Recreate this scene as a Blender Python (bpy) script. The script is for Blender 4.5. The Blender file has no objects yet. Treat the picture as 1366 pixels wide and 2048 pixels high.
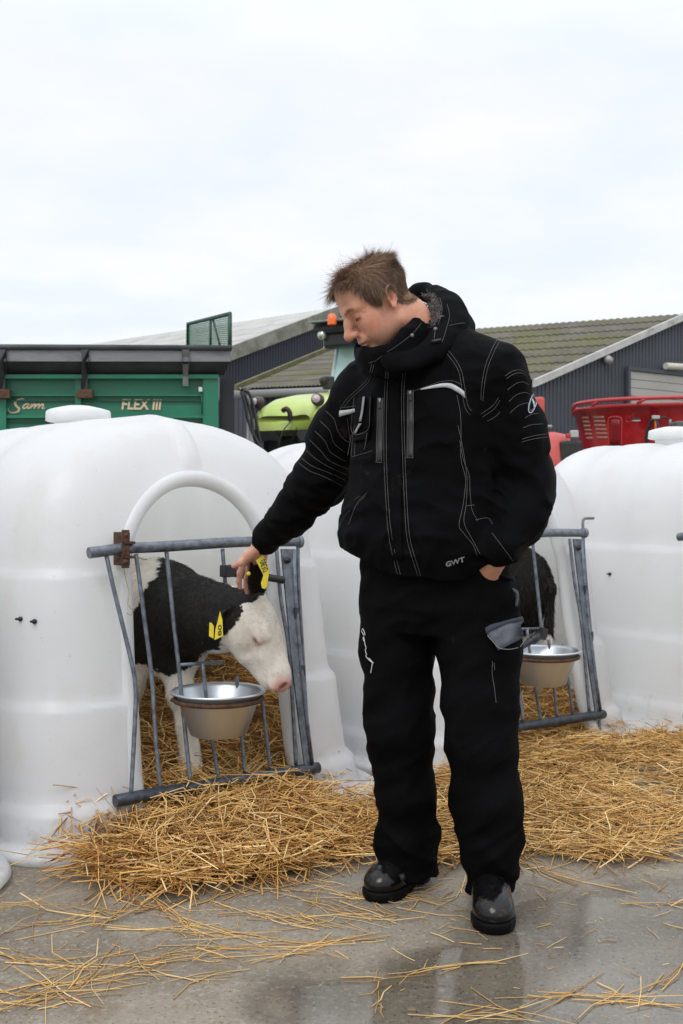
import bpy, bmesh, math, random
import numpy as np
from mathutils import Vector, Matrix
from mathutils.bvhtree import BVHTree

SC = bpy.context.scene
COL = SC.collection
random.seed(7)
RNG = np.random.default_rng(7)
R = math.radians

# ------------------------------------------------------------------ camera
F = 2200.0          # focal length in photo pixels (1366 x 2048)
HC = 1.12           # camera height
HY = 995.0          # horizon row
camd = bpy.data.cameras.new("camera")
camd.sensor_fit = 'VERTICAL'
camd.sensor_height = 36.0
camd.sensor_width = 24.0
camd.lens = F / 2048.0 * 36.0
camd.shift_y = -(1024.0 - HY) / 2048.0
camd.clip_start = 0.05
camd.clip_end = 5000.0
camd.dof.use_dof = True
camd.dof.focus_distance = 3.15
camd.dof.aperture_fstop = 8.0
cam = bpy.data.objects.new("camera", camd)
COL.objects.link(cam)
cam.location = (0, 0, HC)
cam.rotation_euler = (R(90), 0, 0)
SC.camera = cam
CAM = np.array([0.0, 0.0, HC])

# ------------------------------------------------------------------ sky and sun (overcast)
SUN_EL, SUN_AZ = 48.0, 200.0     # azimuth measured clockwise from +Y
wd = bpy.data.worlds.new("World")
SC.world = wd
wd.use_nodes = True
nt = wd.node_tree
nt.nodes.clear()
def N(tree, kind, **kw):
    n = tree.nodes.new(kind)
    for k, v in kw.items():
        if hasattr(n, k):
            setattr(n, k, v)
    return n
wo = N(nt, 'ShaderNodeOutputWorld')
bg_sky = N(nt, 'ShaderNodeBackground')
bg_cld = N(nt, 'ShaderNodeBackground')
mixs = N(nt, 'ShaderNodeMixShader')
sky = N(nt, 'ShaderNodeTexSky', sky_type='NISHITA', sun_disc=False, sun_elevation=R(SUN_EL), sun_rotation=R(SUN_AZ), air_density=1.0, dust_density=2.0)
bg_sky.inputs['Strength'].default_value = 0.12
nt.links.new(sky.outputs[0], bg_sky.inputs['Color'])
tc = N(nt, 'ShaderNodeTexCoord')
sep = N(nt, 'ShaderNodeSeparateXYZ')
nt.links.new(tc.outputs['Generated'], sep.inputs[0])
# project the view direction to a flat cloud deck
mx = N(nt, 'ShaderNodeMath', operation='MAXIMUM'); mx.inputs[1].default_value = 0.0
nt.links.new(sep.outputs['Z'], mx.inputs[0])
ad = N(nt, 'ShaderNodeMath', operation='ADD'); ad.inputs[1].default_value = 0.12
nt.links.new(mx.outputs[0], ad.inputs[0])
dv = N(nt, 'ShaderNodeVectorMath', operation='DIVIDE')
cmb = N(nt, 'ShaderNodeCombineXYZ')
for i in range(3):
    nt.links.new(ad.outputs[0], cmb.inputs[i])
nt.links.new(tc.outputs['Generated'], dv.inputs[0]); nt.links.new(cmb.outputs[0], dv.inputs[1])
sc_ = N(nt, 'ShaderNodeVectorMath', operation='MULTIPLY'); sc_.inputs[1].default_value = (1.0, 1.0, 0.0)
nt.links.new(dv.outputs[0], sc_.inputs[0])
nz = N(nt, 'ShaderNodeTexNoise'); nz.inputs['Scale'].default_value = 1.3; nz.inputs['Detail'].default_value = 6.0; nz.inputs['Roughness'].default_value = 0.55
nt.links.new(sc_.outputs[0], nz.inputs['Vector'])
# cloud brightness: overcast, brighter towards the zenith
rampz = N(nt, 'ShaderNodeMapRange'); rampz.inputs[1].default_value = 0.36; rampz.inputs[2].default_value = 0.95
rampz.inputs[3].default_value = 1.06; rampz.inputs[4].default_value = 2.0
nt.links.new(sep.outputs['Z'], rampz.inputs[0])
rc = N(nt, 'ShaderNodeValToRGB')
rc.color_ramp.elements[0].position = 0.36; rc.color_ramp.elements[0].color = (0.885, 0.945, 1.025, 1)
rc.color_ramp.elements[1].position = 0.62; rc.color_ramp.elements[1].color = (1.03, 1.03, 1.035, 1)
nt.links.new(nz.outputs['Fac'], rc.inputs[0])
vm = N(nt, 'ShaderNodeVectorMath', operation='SCALE')
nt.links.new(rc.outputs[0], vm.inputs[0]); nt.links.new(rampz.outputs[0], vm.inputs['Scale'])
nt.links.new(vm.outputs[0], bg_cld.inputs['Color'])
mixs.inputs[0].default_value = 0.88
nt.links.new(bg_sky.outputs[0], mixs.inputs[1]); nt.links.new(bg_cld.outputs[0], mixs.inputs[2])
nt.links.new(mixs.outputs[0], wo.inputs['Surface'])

sun = bpy.data.lights.new("sun", 'SUN')
sun.energy = 1.10
sun.angle = R(25)
sun.color = (1.0, 0.965, 0.92)
suno = bpy.data.objects.new("sun", sun)
COL.objects.link(suno)
sd = Vector((math.sin(R(SUN_AZ)) * math.cos(R(SUN_EL)), math.cos(R(SUN_AZ)) * math.cos(R(SUN_EL)), math.sin(R(SUN_EL))))
suno.rotation_euler = (-sd).to_track_quat('-Z', 'Y').to_euler()
SC.view_settings.view_transform = 'Standard'
SC.view_settings.look = 'None'
SC.view_settings.exposure = 0.0
SC.view_settings.gamma = 1.0
SC.cycles.max_bounces = 8
SC.cycles.use_denoising = True
SC.render.film_transparent = False

# ------------------------------------------------------------------ toolkit
def P(px, py, D):
    """a point at depth D that lies on photo pixel (px, py)"""
    return np.array([(px - 683.0) / F * D, D, HC + (HY - py) / F * D])
def proj(V):
    V = np.asarray(V, float)
    return 683.0 + V[..., 0] / V[..., 1] * F, HY - (V[..., 2] - HC) / V[..., 1] * F
def ground(px, py):
    return P(px, py, HC * F / (py - HY))
def nrm(v):
    v = np.asarray(v, float)
    return v / (np.linalg.norm(v) + 1e-12)
def sstep(a, b, x):
    t = np.clip((x - a) / (b - a), 0, 1)
    return t * t * (3 - 2 * t)

def _hash(ix, iy, iz, seed):
    h = (ix * 374761393 + iy * 668265263 + iz * 2147483647 + seed * 1274126177) & 0xFFFFFFFF
    h = ((h ^ (h >> 13)) * 1274126177) & 0xFFFFFFFF
    return ((h ^ (h >> 16)) & 0xFFFF) / 65535.0
def vnoise(X, Y, Z, seed=0):
    X, Y, Z = np.broadcast_arrays(X, Y, Z)
    ix, iy, iz = np.floor(X).astype(np.int64), np.floor(Y).astype(np.int64), np.floor(Z).astype(np.int64)
    fx, fy, fz = X - ix, Y - iy, Z - iz
    fx, fy, fz = fx*fx*(3-2*fx), fy*fy*(3-2*fy), fz*fz*(3-2*fz)
    o = 0
    for dx in (0, 1):
        for dy in (0, 1):
            for dz in (0, 1):
                w = (fx if dx else 1-fx) * (fy if dy else 1-fy) * (fz if dz else 1-fz)
                o = o + w * _hash(ix+dx, iy+dy, iz+dz, seed)
    return o
def fbm(X, Y, Z, seed=0, oct=3):
    s, a, t = 0, 1.0, 0
    for i in range(oct):
        s = s + a * vnoise(X * 2**i, Y * 2**i, Z * 2**i, seed + i); t += a; a *= 0.5
    return s / t

# --- materials
MATS = {}
def M(name, base=(0.5, 0.5, 0.5), rough=0.5, metal=0.0, var=0.0, vscale=8.0, bump=0.0, bscale=60.0, attr=None,
      spec=0.5, coat=0.0, stretch=(1, 1, 1), sheen=0.0, rvar=0.0, dirt=None, alpha=1.0, trans=0.0, sss=0.0, emit=None):
    if name in MATS:
        return MATS[name]
    m = bpy.data.materials.new(name); m.use_nodes = True
    t = m.node_tree; b = t.nodes['Principled BSDF']
    b.inputs['Roughness'].default_value = rough
    b.inputs['Metallic'].default_value = metal
    b.inputs['Specular IOR Level'].default_value = spec
    b.inputs['Coat Weight'].default_value = coat
    b.inputs['Coat Roughness'].default_value = 0.12
    b.inputs['Sheen Weight'].default_value = sheen
    b.inputs['Alpha'].default_value = alpha
    b.inputs['Transmission Weight'].default_value = trans
    if sss:
        b.inputs['Subsurface Weight'].default_value = sss
        b.inputs['Subsurface Radius'].default_value = (0.010, 0.004, 0.002)
        b.inputs['Subsurface Scale'].default_value = 0.6
    tcn = N(t, 'ShaderNodeTexCoord')
    mp = N(t, 'ShaderNodeMapping'); mp.inputs['Scale'].default_value = stretch
    t.links.new(tcn.outputs['Object'], mp.inputs['Vector'])
    vec = mp.outputs[0]
    if attr:
        an = N(t, 'ShaderNodeAttribute', attribute_name=attr)
        colout = an.outputs['Color']
    else:
        rgb = N(t, 'ShaderNodeRGB'); rgb.outputs[0].default_value = (*base, 1)
        colout = rgb.outputs[0]
    if var > 0:
        nn = N(t, 'ShaderNodeTexNoise'); nn.inputs['Scale'].default_value = vscale; nn.inputs['Detail'].default_value = 5
        t.links.new(vec, nn.inputs['Vector'])
        mr = N(t, 'ShaderNodeMapRange'); mr.inputs[1].default_value = 0.3; mr.inputs[2].default_value = 0.7
        mr.inputs[3].default_value = 1 - var; mr.inputs[4].default_value = 1 + var
        t.links.new(nn.outputs['Fac'], mr.inputs[0])
        sm = N(t, 'ShaderNodeVectorMath', operation='SCALE')
        t.links.new(colout, sm.inputs[0]); t.links.new(mr.outputs[0], sm.inputs['Scale'])
        colout = sm.outputs[0]
        if rvar:
            mr2 = N(t, 'ShaderNodeMapRange'); mr2.inputs[1].default_value = 0.3; mr2.inputs[2].default_value = 0.7
            mr2.inputs[3].default_value = max(0.02, rough - rvar); mr2.inputs[4].default_value = min(1, rough + rvar)
            t.links.new(nn.outputs['Fac'], mr2.inputs[0]); t.links.new(mr2.outputs[0], b.inputs['Roughness'])
    if dirt:
        # (colour, noise scale, threshold, softness)
        for (dc, ds, th, so, amt) in dirt:
            dn = N(t, 'ShaderNodeTexNoise'); dn.inputs['Scale'].default_value = ds; dn.inputs['Detail'].default_value = 6; dn.inputs['Roughness'].default_value = 0.65
            t.links.new(vec, dn.inputs['Vector'])
            dr = N(t, 'ShaderNodeMapRange'); dr.inputs[1].default_value = th; dr.inputs[2].default_value = th + so
            dr.inputs[3].default_value = 0; dr.inputs[4].default_value = amt
            t.links.new(dn.outputs['Fac'], dr.inputs[0])
            mxn = N(t, 'ShaderNodeMix', data_type='RGBA')
            t.links.new(dr.outputs[0], mxn.inputs[0]); t.links.new(colout, mxn.inputs[6])
            mxn.inputs[7].default_value = (*dc, 1)
            colout = mxn.outputs[2]
    t.links.new(colout, b.inputs['Base Color'])
    if emit:
        b.inputs['Emission Color'].default_value = (*emit[0], 1); b.inputs['Emission Strength'].default_value = emit[1]
    if bump > 0:
        bn = N(t, 'ShaderNodeTexNoise'); bn.inputs['Scale'].default_value = bscale; bn.inputs['Detail'].default_value = 4
        t.links.new(vec, bn.inputs['Vector'])
        bp = N(t, 'ShaderNodeBump'); bp.inputs['Strength'].default_value = bump; bp.inputs['Distance'].default_value = 0.01
        t.links.new(bn.outputs['Fac'], bp.inputs['Height']); t.links.new(bp.outputs[0], b.inputs['Normal'])
    MATS[name] = m
    return m

# --- mesh making
def np_mesh(name, V, faces, cols=None, smooth=True):
    """faces: (n,4) or (n,3) int array or list of lists"""
    me = bpy.data.meshes.new(name)
    V = np.asarray(V, np.float32)
    if isinstance(faces, np.ndarray):
        k = faces.shape[1]; n = len(faces)
        me.vertices.add(len(V)); me.vertices.foreach_set('co', V.ravel())
        me.loops.add(n * k); me.loops.foreach_set('vertex_index', faces.astype(np.int32).ravel())
        me.polygons.add(n)
        me.polygons.foreach_set('loop_start', np.arange(0, n * k, k, dtype=np.int32))
        me.update(calc_edges=True); me.validate()
    else:
        me.from_pydata([tuple(map(float, v)) for v in V], [], faces)
    if smooth:
        me.polygons.foreach_set('use_smooth', np.ones(len(me.polygons), bool))
    if cols is not None:
        a = me.attributes.new('col', 'FLOAT_COLOR', 'POINT')
        c = np.ones((len(V), 4), np.float32); c[:, :3] = cols
        a.data.foreach_set('color', c.ravel())
    me.update()
    return me
def link(name, me, mat=None, parent=None, local=False):
    o = bpy.data.objects.new(name, me)
    COL.objects.link(o)
    if mat is not None:
        for mm in (mat if isinstance(mat, (list, tuple)) else [mat]):
            me.materials.append(mm)
    if parent is not None:
        o.parent = parent
        if not local:
            m = parent.matrix_basis.copy(); q = parent.parent
            if q is not None:
                m = q.matrix_basis @ q_inv(parent) @ m
            o.matrix_parent_inverse = m.inverted()
    return o
def q_inv(o):
    return o.matrix_parent_inverse.copy()
def empty(name, loc=(0, 0, 0), rotz=0.0):
    o = bpy.data.objects.new(name, None); COL.objects.link(o)
    o.location = loc; o.rotation_euler = (0, 0, rotz); o.empty_display_size = 0.1
    o.matrix_basis = Matrix.Translation(Vector(loc)) @ Matrix.Rotation(rotz, 4, 'Z')
    return o
def tag(o, label=None, cat=None, group=None, kind=None):
    for k, v in (('label', label), ('category', cat), ('group', group), ('kind', kind)):
        if v: o[k] = v
    return o
def copy_tree(o, parent=None):
    c = o.copy(); COL.objects.link(c); c.parent = parent
    if parent is not None: c.matrix_parent_inverse = o.matrix_parent_inverse.copy()
    for ch in [x for x in SC.objects if x.parent == o]:
        copy_tree(ch, c)
    return c

class MB:
    """collects shapes of one mesh"""
    def __init__(s): s.v = []; s.f = []; s.sm = []
    def add(s, V, Fs, smooth=True):
        o = len(s.v); s.v.extend([tuple(map(float, p)) for p in V])
        for f in Fs: s.f.append([o + i for i in f]); s.sm.append(smooth)
        return s
    def box(s, c, size, rot=None, taper=None, bev=0.0):
        hx, hy, hz = [q / 2 for q in size]
        if bev <= 0:
            V = [np.array([x*hx, y*hy, z*hz]) for x in (-1, 1) for y in (-1, 1) for z in (-1, 1)]
            Fs = [(0,1,3,2), (4,6,7,5), (0,4,5,1), (2,3,7,6), (0,2,6,4), (1,5,7,3)]
        else:
            bm = bmesh.new(); bmesh.ops.create_cube(bm, size=1.0)
            for v in bm.verts: v.co = Vector((v.co.x*size[0], v.co.y*size[1], v.co.z*size[2]))
            bmesh.ops.bevel(bm, geom=bm.edges[:], offset=bev, segments=2, affect='EDGES', profile=0.6)
            bm.verts.index_update()
            V = [np.array(v.co) for v in bm.verts]; Fs = [[v.index for v in f.verts] for f in bm.faces]; bm.free()
        if rot is not None: V = [rot @ v for v in V]
        return s.add([np.asarray(c) + v for v in V], Fs, False)
    def tube(s, pts, r, n=8, cap=True, flat=None):
        pts = [np.asarray(p, float) for p in pts]; m = len(pts)
        rr = r if hasattr(r, '__len__') else [r] * m
        T = [nrm(pts[min(i+1, m-1)] - pts[max(i-1, 0)]) for i in range(m)]
        up = np.array([0, 0, 1.0]) if abs(T[0][2]) < 0.9 else np.array([1.0, 0, 0])
        a = nrm(np.cross(T[0], up)); V = []
        for i in range(m):
            a = nrm(a - T[i] * np.dot(a, T[i])); b = np.cross(T[i], a)
            for k in range(n):
                th = 2 * math.pi * k / n
                V.append(pts[i] + rr[i] * (math.cos(th) * a + math.sin(th) * b))
        Fs = [(i*n+k, i*n+(k+1) % n, (i+1)*n+(k+1) % n, (i+1)*n+k) for i in range(m-1) for k in range(n)]
        s.add(V, Fs, n > 4)
        if cap:
            o = len(s.v) - m * n
            s.f.append([o + k for k in range(n)][::-1]); s.sm.append(False)
            s.f.append([o + (m-1)*n + k for k in range(n)]); s.sm.append(False)
        return s
    def lathe(s, c, prof, n=32, axis=None, sx=1, sy=1, close=False):
        """prof: (r, z) list"""
        V = []; Fs = []; m = len(prof)
        for (r, z) in prof:
            for k in range(n):
                th = 2*math.pi*k/n; V.append(np.array([r*math.cos(th)*sx, r*math.sin(th)*sy, z]))
        if axis is not None:
            w = nrm(axis); u = nrm(np.cross(w, [0.3, 1, 0.2])); q = np.cross(w, u)
            V = [u*v[0] + q*v[1] + w*v[2] for v in V]
        for i in range(m-1):
            for k in range(n):
                Fs.append((i*n+k, i*n+(k+1) % n, (i+1)*n+(k+1) % n, (i+1)*n+k))
        return s.add([np.asarray(c) + v for v in V], Fs, True)
    def prism(s, poly, d):
        """closed polygon (3-D points) pushed along d"""
        n = len(poly); A = [np.asarray(p, float) for p in poly]; B = [p + np.asarray(d) for p in A]
        Fs = [list(range(n))[::-1], [n + i for i in range(n)]] + [(i, (i+1) % n, n+(i+1) % n, n+i) for i in range(n)]
        return s.add(A + B, Fs, False)
    def build(s, name, mat, parent=None, local=False):
        me = bpy.data.meshes.new(name); me.from_pydata(s.v, [], s.f)
        me.polygons.foreach_set('use_smooth', np.array(s.sm, bool)); me.update()
        return link(name, me, mat, parent, local)

def catmull(pts, step):
    pts = [np.asarray(p, float) for p in pts]
    if len(pts) == 2:
        n = max(2, int(np.linalg.norm(pts[1]-pts[0]) / step) + 1)
        return [pts[0] + (pts[1]-pts[0]) * t for t in np.linspace(0, 1, n)]
    Q = [2*pts[0]-pts[1]] + pts + [2*pts[-1]-pts[-2]]; out = []
    for i in range(1, len(Q)-2):
        n = max(1, int(np.linalg.norm(Q[i+1]-Q[i]) / step))
        for t in np.arange(n) / n:
            out.append(0.5*((2*Q[i]) + (-Q[i-1]+Q[i+1])*t + (2*Q[i-1]-5*Q[i]+4*Q[i+1]-Q[i+2])*t*t + (-Q[i-1]+3*Q[i]-3*Q[i+1]+Q[i+2])*t**3))
    out.append(pts[-1]); return out

# --- signed-distance fields meshed with surface nets
class Field:
    def __init__(s, ax, ay, az):
        s.ax = [np.asarray(a, np.float32) for a in (ax, ay, az)]
        s.F = np.ones([len(a) for a in s.ax], np.float32)
    def sub(s, lo, hi):
        sl = []; g = []
        for i in range(3):
            a = max(0, np.searchsorted(s.ax[i], lo[i]) - 1); b = min(len(s.ax[i]), np.searchsorted(s.ax[i], hi[i]) + 1)
            sl.append(slice(a, b)); g.append(s.ax[i][a:b])
        return tuple(sl), g[0][:, None, None], g[1][None, :, None], g[2][None, None, :]
    def put(s, sl, d, k, cut=False):
        A = s.F[sl]
        if cut:
            h = np.maximum(k - np.abs(A + d), 0) / k
            s.F[sl] = np.maximum(A, -d) + h*h*k*0.25
        else:
            h = np.maximum(k - np.abs(A - d), 0) / k
            s.F[sl] = np.minimum(A, d) - h*h*k*0.25
    def cap(s, a, b, ra, rb, k=0.02, cut=False, sc=None):
        a = np.asarray(a, float); b = np.asarray(b, float); pad = max(ra, rb) + k + 0.03
        sl, X, Y, Z = s.sub(np.minimum(a, b) - pad, np.maximum(a, b) + pad)
        ba = b - a; L = float(ba @ ba) + 1e-12
        t = np.clip(((X-a[0])*ba[0] + (Y-a[1])*ba[1] + (Z-a[2])*ba[2]) / L, 0, 1)
        d = np.sqrt((X-a[0]-t*ba[0])**2 + (Y-a[1]-t*ba[1])**2 + (Z-a[2]-t*ba[2])**2) - (ra + (rb-ra)*t)
        s.put(sl, d, k, cut); return s
    def chain(s, pts, rs, k=0.02):
        for i in range(len(pts)-1): s.cap(pts[i], pts[i+1], rs[i], rs[i+1], k)
        return s
    def ell(s, c, r, Rm=None, k=0.02, cut=False):
        c = np.asarray(c, float); pad = max(r) + k + 0.03
        sl, X, Y, Z = s.sub(c - pad, c + pad)
        X = X - c[0]; Y = Y - c[1]; Z = Z - c[2]
        if Rm is None: q = (X, Y, Z)
        else: q = tuple(Rm[i][0]*X + Rm[i][1]*Y + Rm[i][2]*Z for i in range(3))
        k0 = np.sqrt((q[0]/r[0])**2 + (q[1]/r[1])**2 + (q[2]/r[2])**2)
        k1 = np.sqrt((q[0]/r[0]**2)**2 + (q[1]/r[1]**2)**2 + (q[2]/r[2]**2)**2) + 1e-9
        s.put(sl, (k0*(k0-1)/k1).astype(np.float32), k, cut); return s
    def mesh(s, smooth=2):
        return surfnet(s.F, s.ax, smooth)

def surfnet(F, ax, smooth=2):
    nx, ny, nz = F.shape; S = F < 0
    c = np.zeros((nx-1, ny-1, nz-1), np.uint8)
    for dx in (0, 1):
        for dy in (0, 1):
            for dz in (0, 1):
                c += S[dx:nx-1+dx, dy:ny-1+dy, dz:nz-1+dz]
    act = (c > 0) & (c < 8)
    I, J, K = np.nonzero(act); n = len(I)
    idx = np.full(act.shape, -1, np.int32); idx[act] = np.arange(n)
    acc = np.zeros((n, 3)); cnt = np.zeros(n)
    for axis in range(3):
        for o1 in (0, 1):
            for o2 in (0, 1):
                off = [0, 0, 0]; oth = [q for q in range(3) if q != axis]; off[oth[0]] = o1; off[oth[1]] = o2
                i, j, k = I+off[0], J+off[1], K+off[2]
                a = F[i, j, k]; e = [i, j, k]; e[axis] = e[axis] + 1; b = F[tuple(e)]
                m = (a < 0) != (b < 0); t = np.where(m, a / np.where(m, a-b, 1), 0)
                p = np.stack([ax[0][i], ax[1][j], ax[2][k]], 1).astype(float)
                p[:, axis] += t * (ax[axis][e[axis]] - ax[axis][[i, j, k][axis]])
                acc[m] += p[m]; cnt[m] += 1
    V = acc / np.maximum(cnt, 1)[:, None]
    quads = []
    for axis in range(3):
        u, v = (axis+1) % 3, (axis+2) % 3
        sa = [slice(None)]*3; sb = [slice(None)]*3
        sa[axis] = slice(0, -1); sb[axis] = slice(1, None)
        for q in (u, v): sa[q] = slice(1, -1); sb[q] = slice(1, -1)
        A, B = S[tuple(sa)], S[tuple(sb)]
        pos = list(np.nonzero(A != B)); inside = A[tuple(pos)]
        for q in (u, v): pos[q] = pos[q] + 1
        def at(du, dv):
            e = [pos[0], pos[1], pos[2]]; e[u] = e[u]+du; e[v] = e[v]+dv
            return idx[tuple(e)]
        q = np.stack([at(-1, -1), at(0, -1), at(0, 0), at(-1, 0)], 1)
        q[~inside] = q[~inside][:, ::-1]
        quads.append(q)
    Q = np.concatenate(quads)
    if smooth: V = laplace(V, Q, smooth)
    return V, Q
def laplace(V, Q, it, w=0.5):
    e0 = np.concatenate([Q[:, 0], Q[:, 1], Q[:, 2], Q[:, 3]]); e1 = np.concatenate([Q[:, 1], Q[:, 2], Q[:, 3], Q[:, 0]])
    a = np.concatenate([e0, e1]); b = np.concatenate([e1, e0]); n = len(V)
    cnt = np.maximum(np.bincount(a, minlength=n), 1)
    for _ in range(it):
        M_ = np.stack([np.bincount(a, weights=V[b, i], minlength=n) / cnt for i in range(3)], 1)
        V = V + w * (M_ - V)
    return V
def axis_pts(*segs):
    """(start, end, step) segments joined into one increasing axis"""
    out = []
    for (a, b, st) in segs: out += list(np.arange(a, b - st*0.3, st))
    out.append(segs[-1][1]); return np.array(out)
def vnormals(V, Q):
    n = np.cross(V[Q[:, 2]] - V[Q[:, 0]], V[Q[:, 3]] - V[Q[:, 1]])
    N_ = np.zeros_like(V)
    for k in range(4):
        for i in range(3): N_[:, i] += np.bincount(Q[:, k], weights=n[:, i], minlength=len(V))
    return N_ / (np.linalg.norm(N_, axis=1, keepdims=True) + 1e-12)

# --- laying details on a surface
def bvh_of(V, Q):
    return BVHTree.FromPolygons([tuple(map(float, v)) for v in V], [tuple(int(i) for i in q) for q in Q])
def hit(bvh, px, py, off=0.0):
    d = Vector(P(px, py, 1.0) - CAM).normalized()
    p, n, i, t = bvh.ray_cast(Vector(CAM), d)
    if p is None: return None
    if n.dot(d) > 0: n = -n
    return np.array(p + n * off)
def lay_lines(bvh, lines, r, name, mat, parent, off=0.0008, step=5.0, one=False):
    mb = MB(); runs = []
    for ln in lines:
        run = []
        pts = catmull([np.array(p, float) for p in ln], step)
        prev = None
        for p in pts:
            h = hit(bvh, p[0], p[1], off)
            if h is None or (prev is not None and abs(h[1]-prev[1]) > 0.05):
                if len(run) > 1: runs.append(run)
                run = []; prev = h if h is not None else None
                if h is not None: run = [h]
                continue
            run.append(h); prev = h
        if len(run) > 1: runs.append(run)
    if one and runs: runs = [max(runs, key=len)]
    for run in runs: mb.tube(run, r, 4)
    return mb.build(name, mat, parent) if mb.v else None
def lay_patch(bvh, corners, name, mat, parent, off=0.003, nu=8, nv=8, thick=0.002, edgebow=None):
    """a cloth or plastic piece with thickness, bent onto the surface; corners: four pixels in order round it"""
    c = [np.array(q, float) for q in corners]; top = []
    for j in range(nv+1):
        for i in range(nu+1):
            u, v = i/nu, j/nv
            p = (c[0]*(1-u)+c[1]*u)*(1-v) + (c[3]*(1-u)+c[2]*u)*v
            h = hit(bvh, p[0], p[1], off)
            top.append(h)
    good = [t for t in top if t is not None]
    if not good: return None
    dm = np.median([g[1] for g in good])
    for k in range(len(top)):
        if top[k] is None or abs(top[k][1]-dm) > 0.15:
            i, j = k % (nu+1), k // (nu+1); u, v = i/nu, j/nv
            p = (c[0]*(1-u)+c[1]*u)*(1-v) + (c[3]*(1-u)+c[2]*u)*v
            top[k] = P(p[0], p[1], dm)
    Fs = []; w = nu+1; n = len(top)
    back = [t + nrm(t - CAM) * (thick + off * 0.8) for t in top]
    for j in range(nv):
        for i in range(nu):
            a = j*w+i; Fs.append((a, a+w, a+w+1, a+1)); Fs.append((n+a, n+a+1, n+a+w+1, n+a+w))
    rim = [i for i in range(w)] + [j*w+nu for j in range(1, nv+1)] + [nv*w+i for i in range(nu-1, -1, -1)] + [j*w for j in range(nv-1, 0, -1)]
    for a, b in zip(rim, rim[1:]+rim[:1]): Fs.append((a, b, n+b, n+a))
    mb = MB(); mb.add(top + back, Fs, True)
    return mb.build(name, mat, parent)
def text_verts(txt, bold=0.0, shear=0.0):
    cu = bpy.data.curves.new('lettering', 'FONT'); cu.body = txt; cu.offset = bold; cu.shear = shear; cu.resolution_u = 3
    o = bpy.data.objects.new('lettering', cu); COL.objects.link(o)
    dg = bpy.context.evaluated_depsgraph_get(); dg.update()
    me = bpy.data.meshes.new_from_object(o.evaluated_get(dg))
    bm = bmesh.new(); bm.from_mesh(me); bmesh.ops.triangulate(bm, faces=bm.faces[:])
    V = np.array([v.co[:] for v in bm.verts]); bm.verts.index_update(); Fs = [[v.index for v in f.verts] for f in bm.faces]; bm.free()
    COL.objects.unlink(o); bpy.data.objects.remove(o); bpy.data.curves.remove(cu); bpy.data.meshes.remove(me)
    return V, Fs
def flat_text(txt, org, ux, uy, h, name, mat, parent, bold=0.0, shear=0.0, wid=None):
    """lettering lying on a plane: org = lower left, ux/uy = unit directions, h = cap height, wid = total width"""
    V, Fs = text_verts(txt, bold, shear)
    V[:, 0] -= V[:, 0].min(); V[:, 1] -= V[:, 1].min()
    sy = h / V[:, 1].max(); sx = wid / V[:, 0].max() if wid else sy
    W = [np.asarray(org) + np.asarray(ux)*v[0]*sx + np.asarray(uy)*v[1]*sy for v in V]
    mb = MB(); mb.add(W, Fs, False)
    return mb.build(name, mat, parent)
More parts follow.
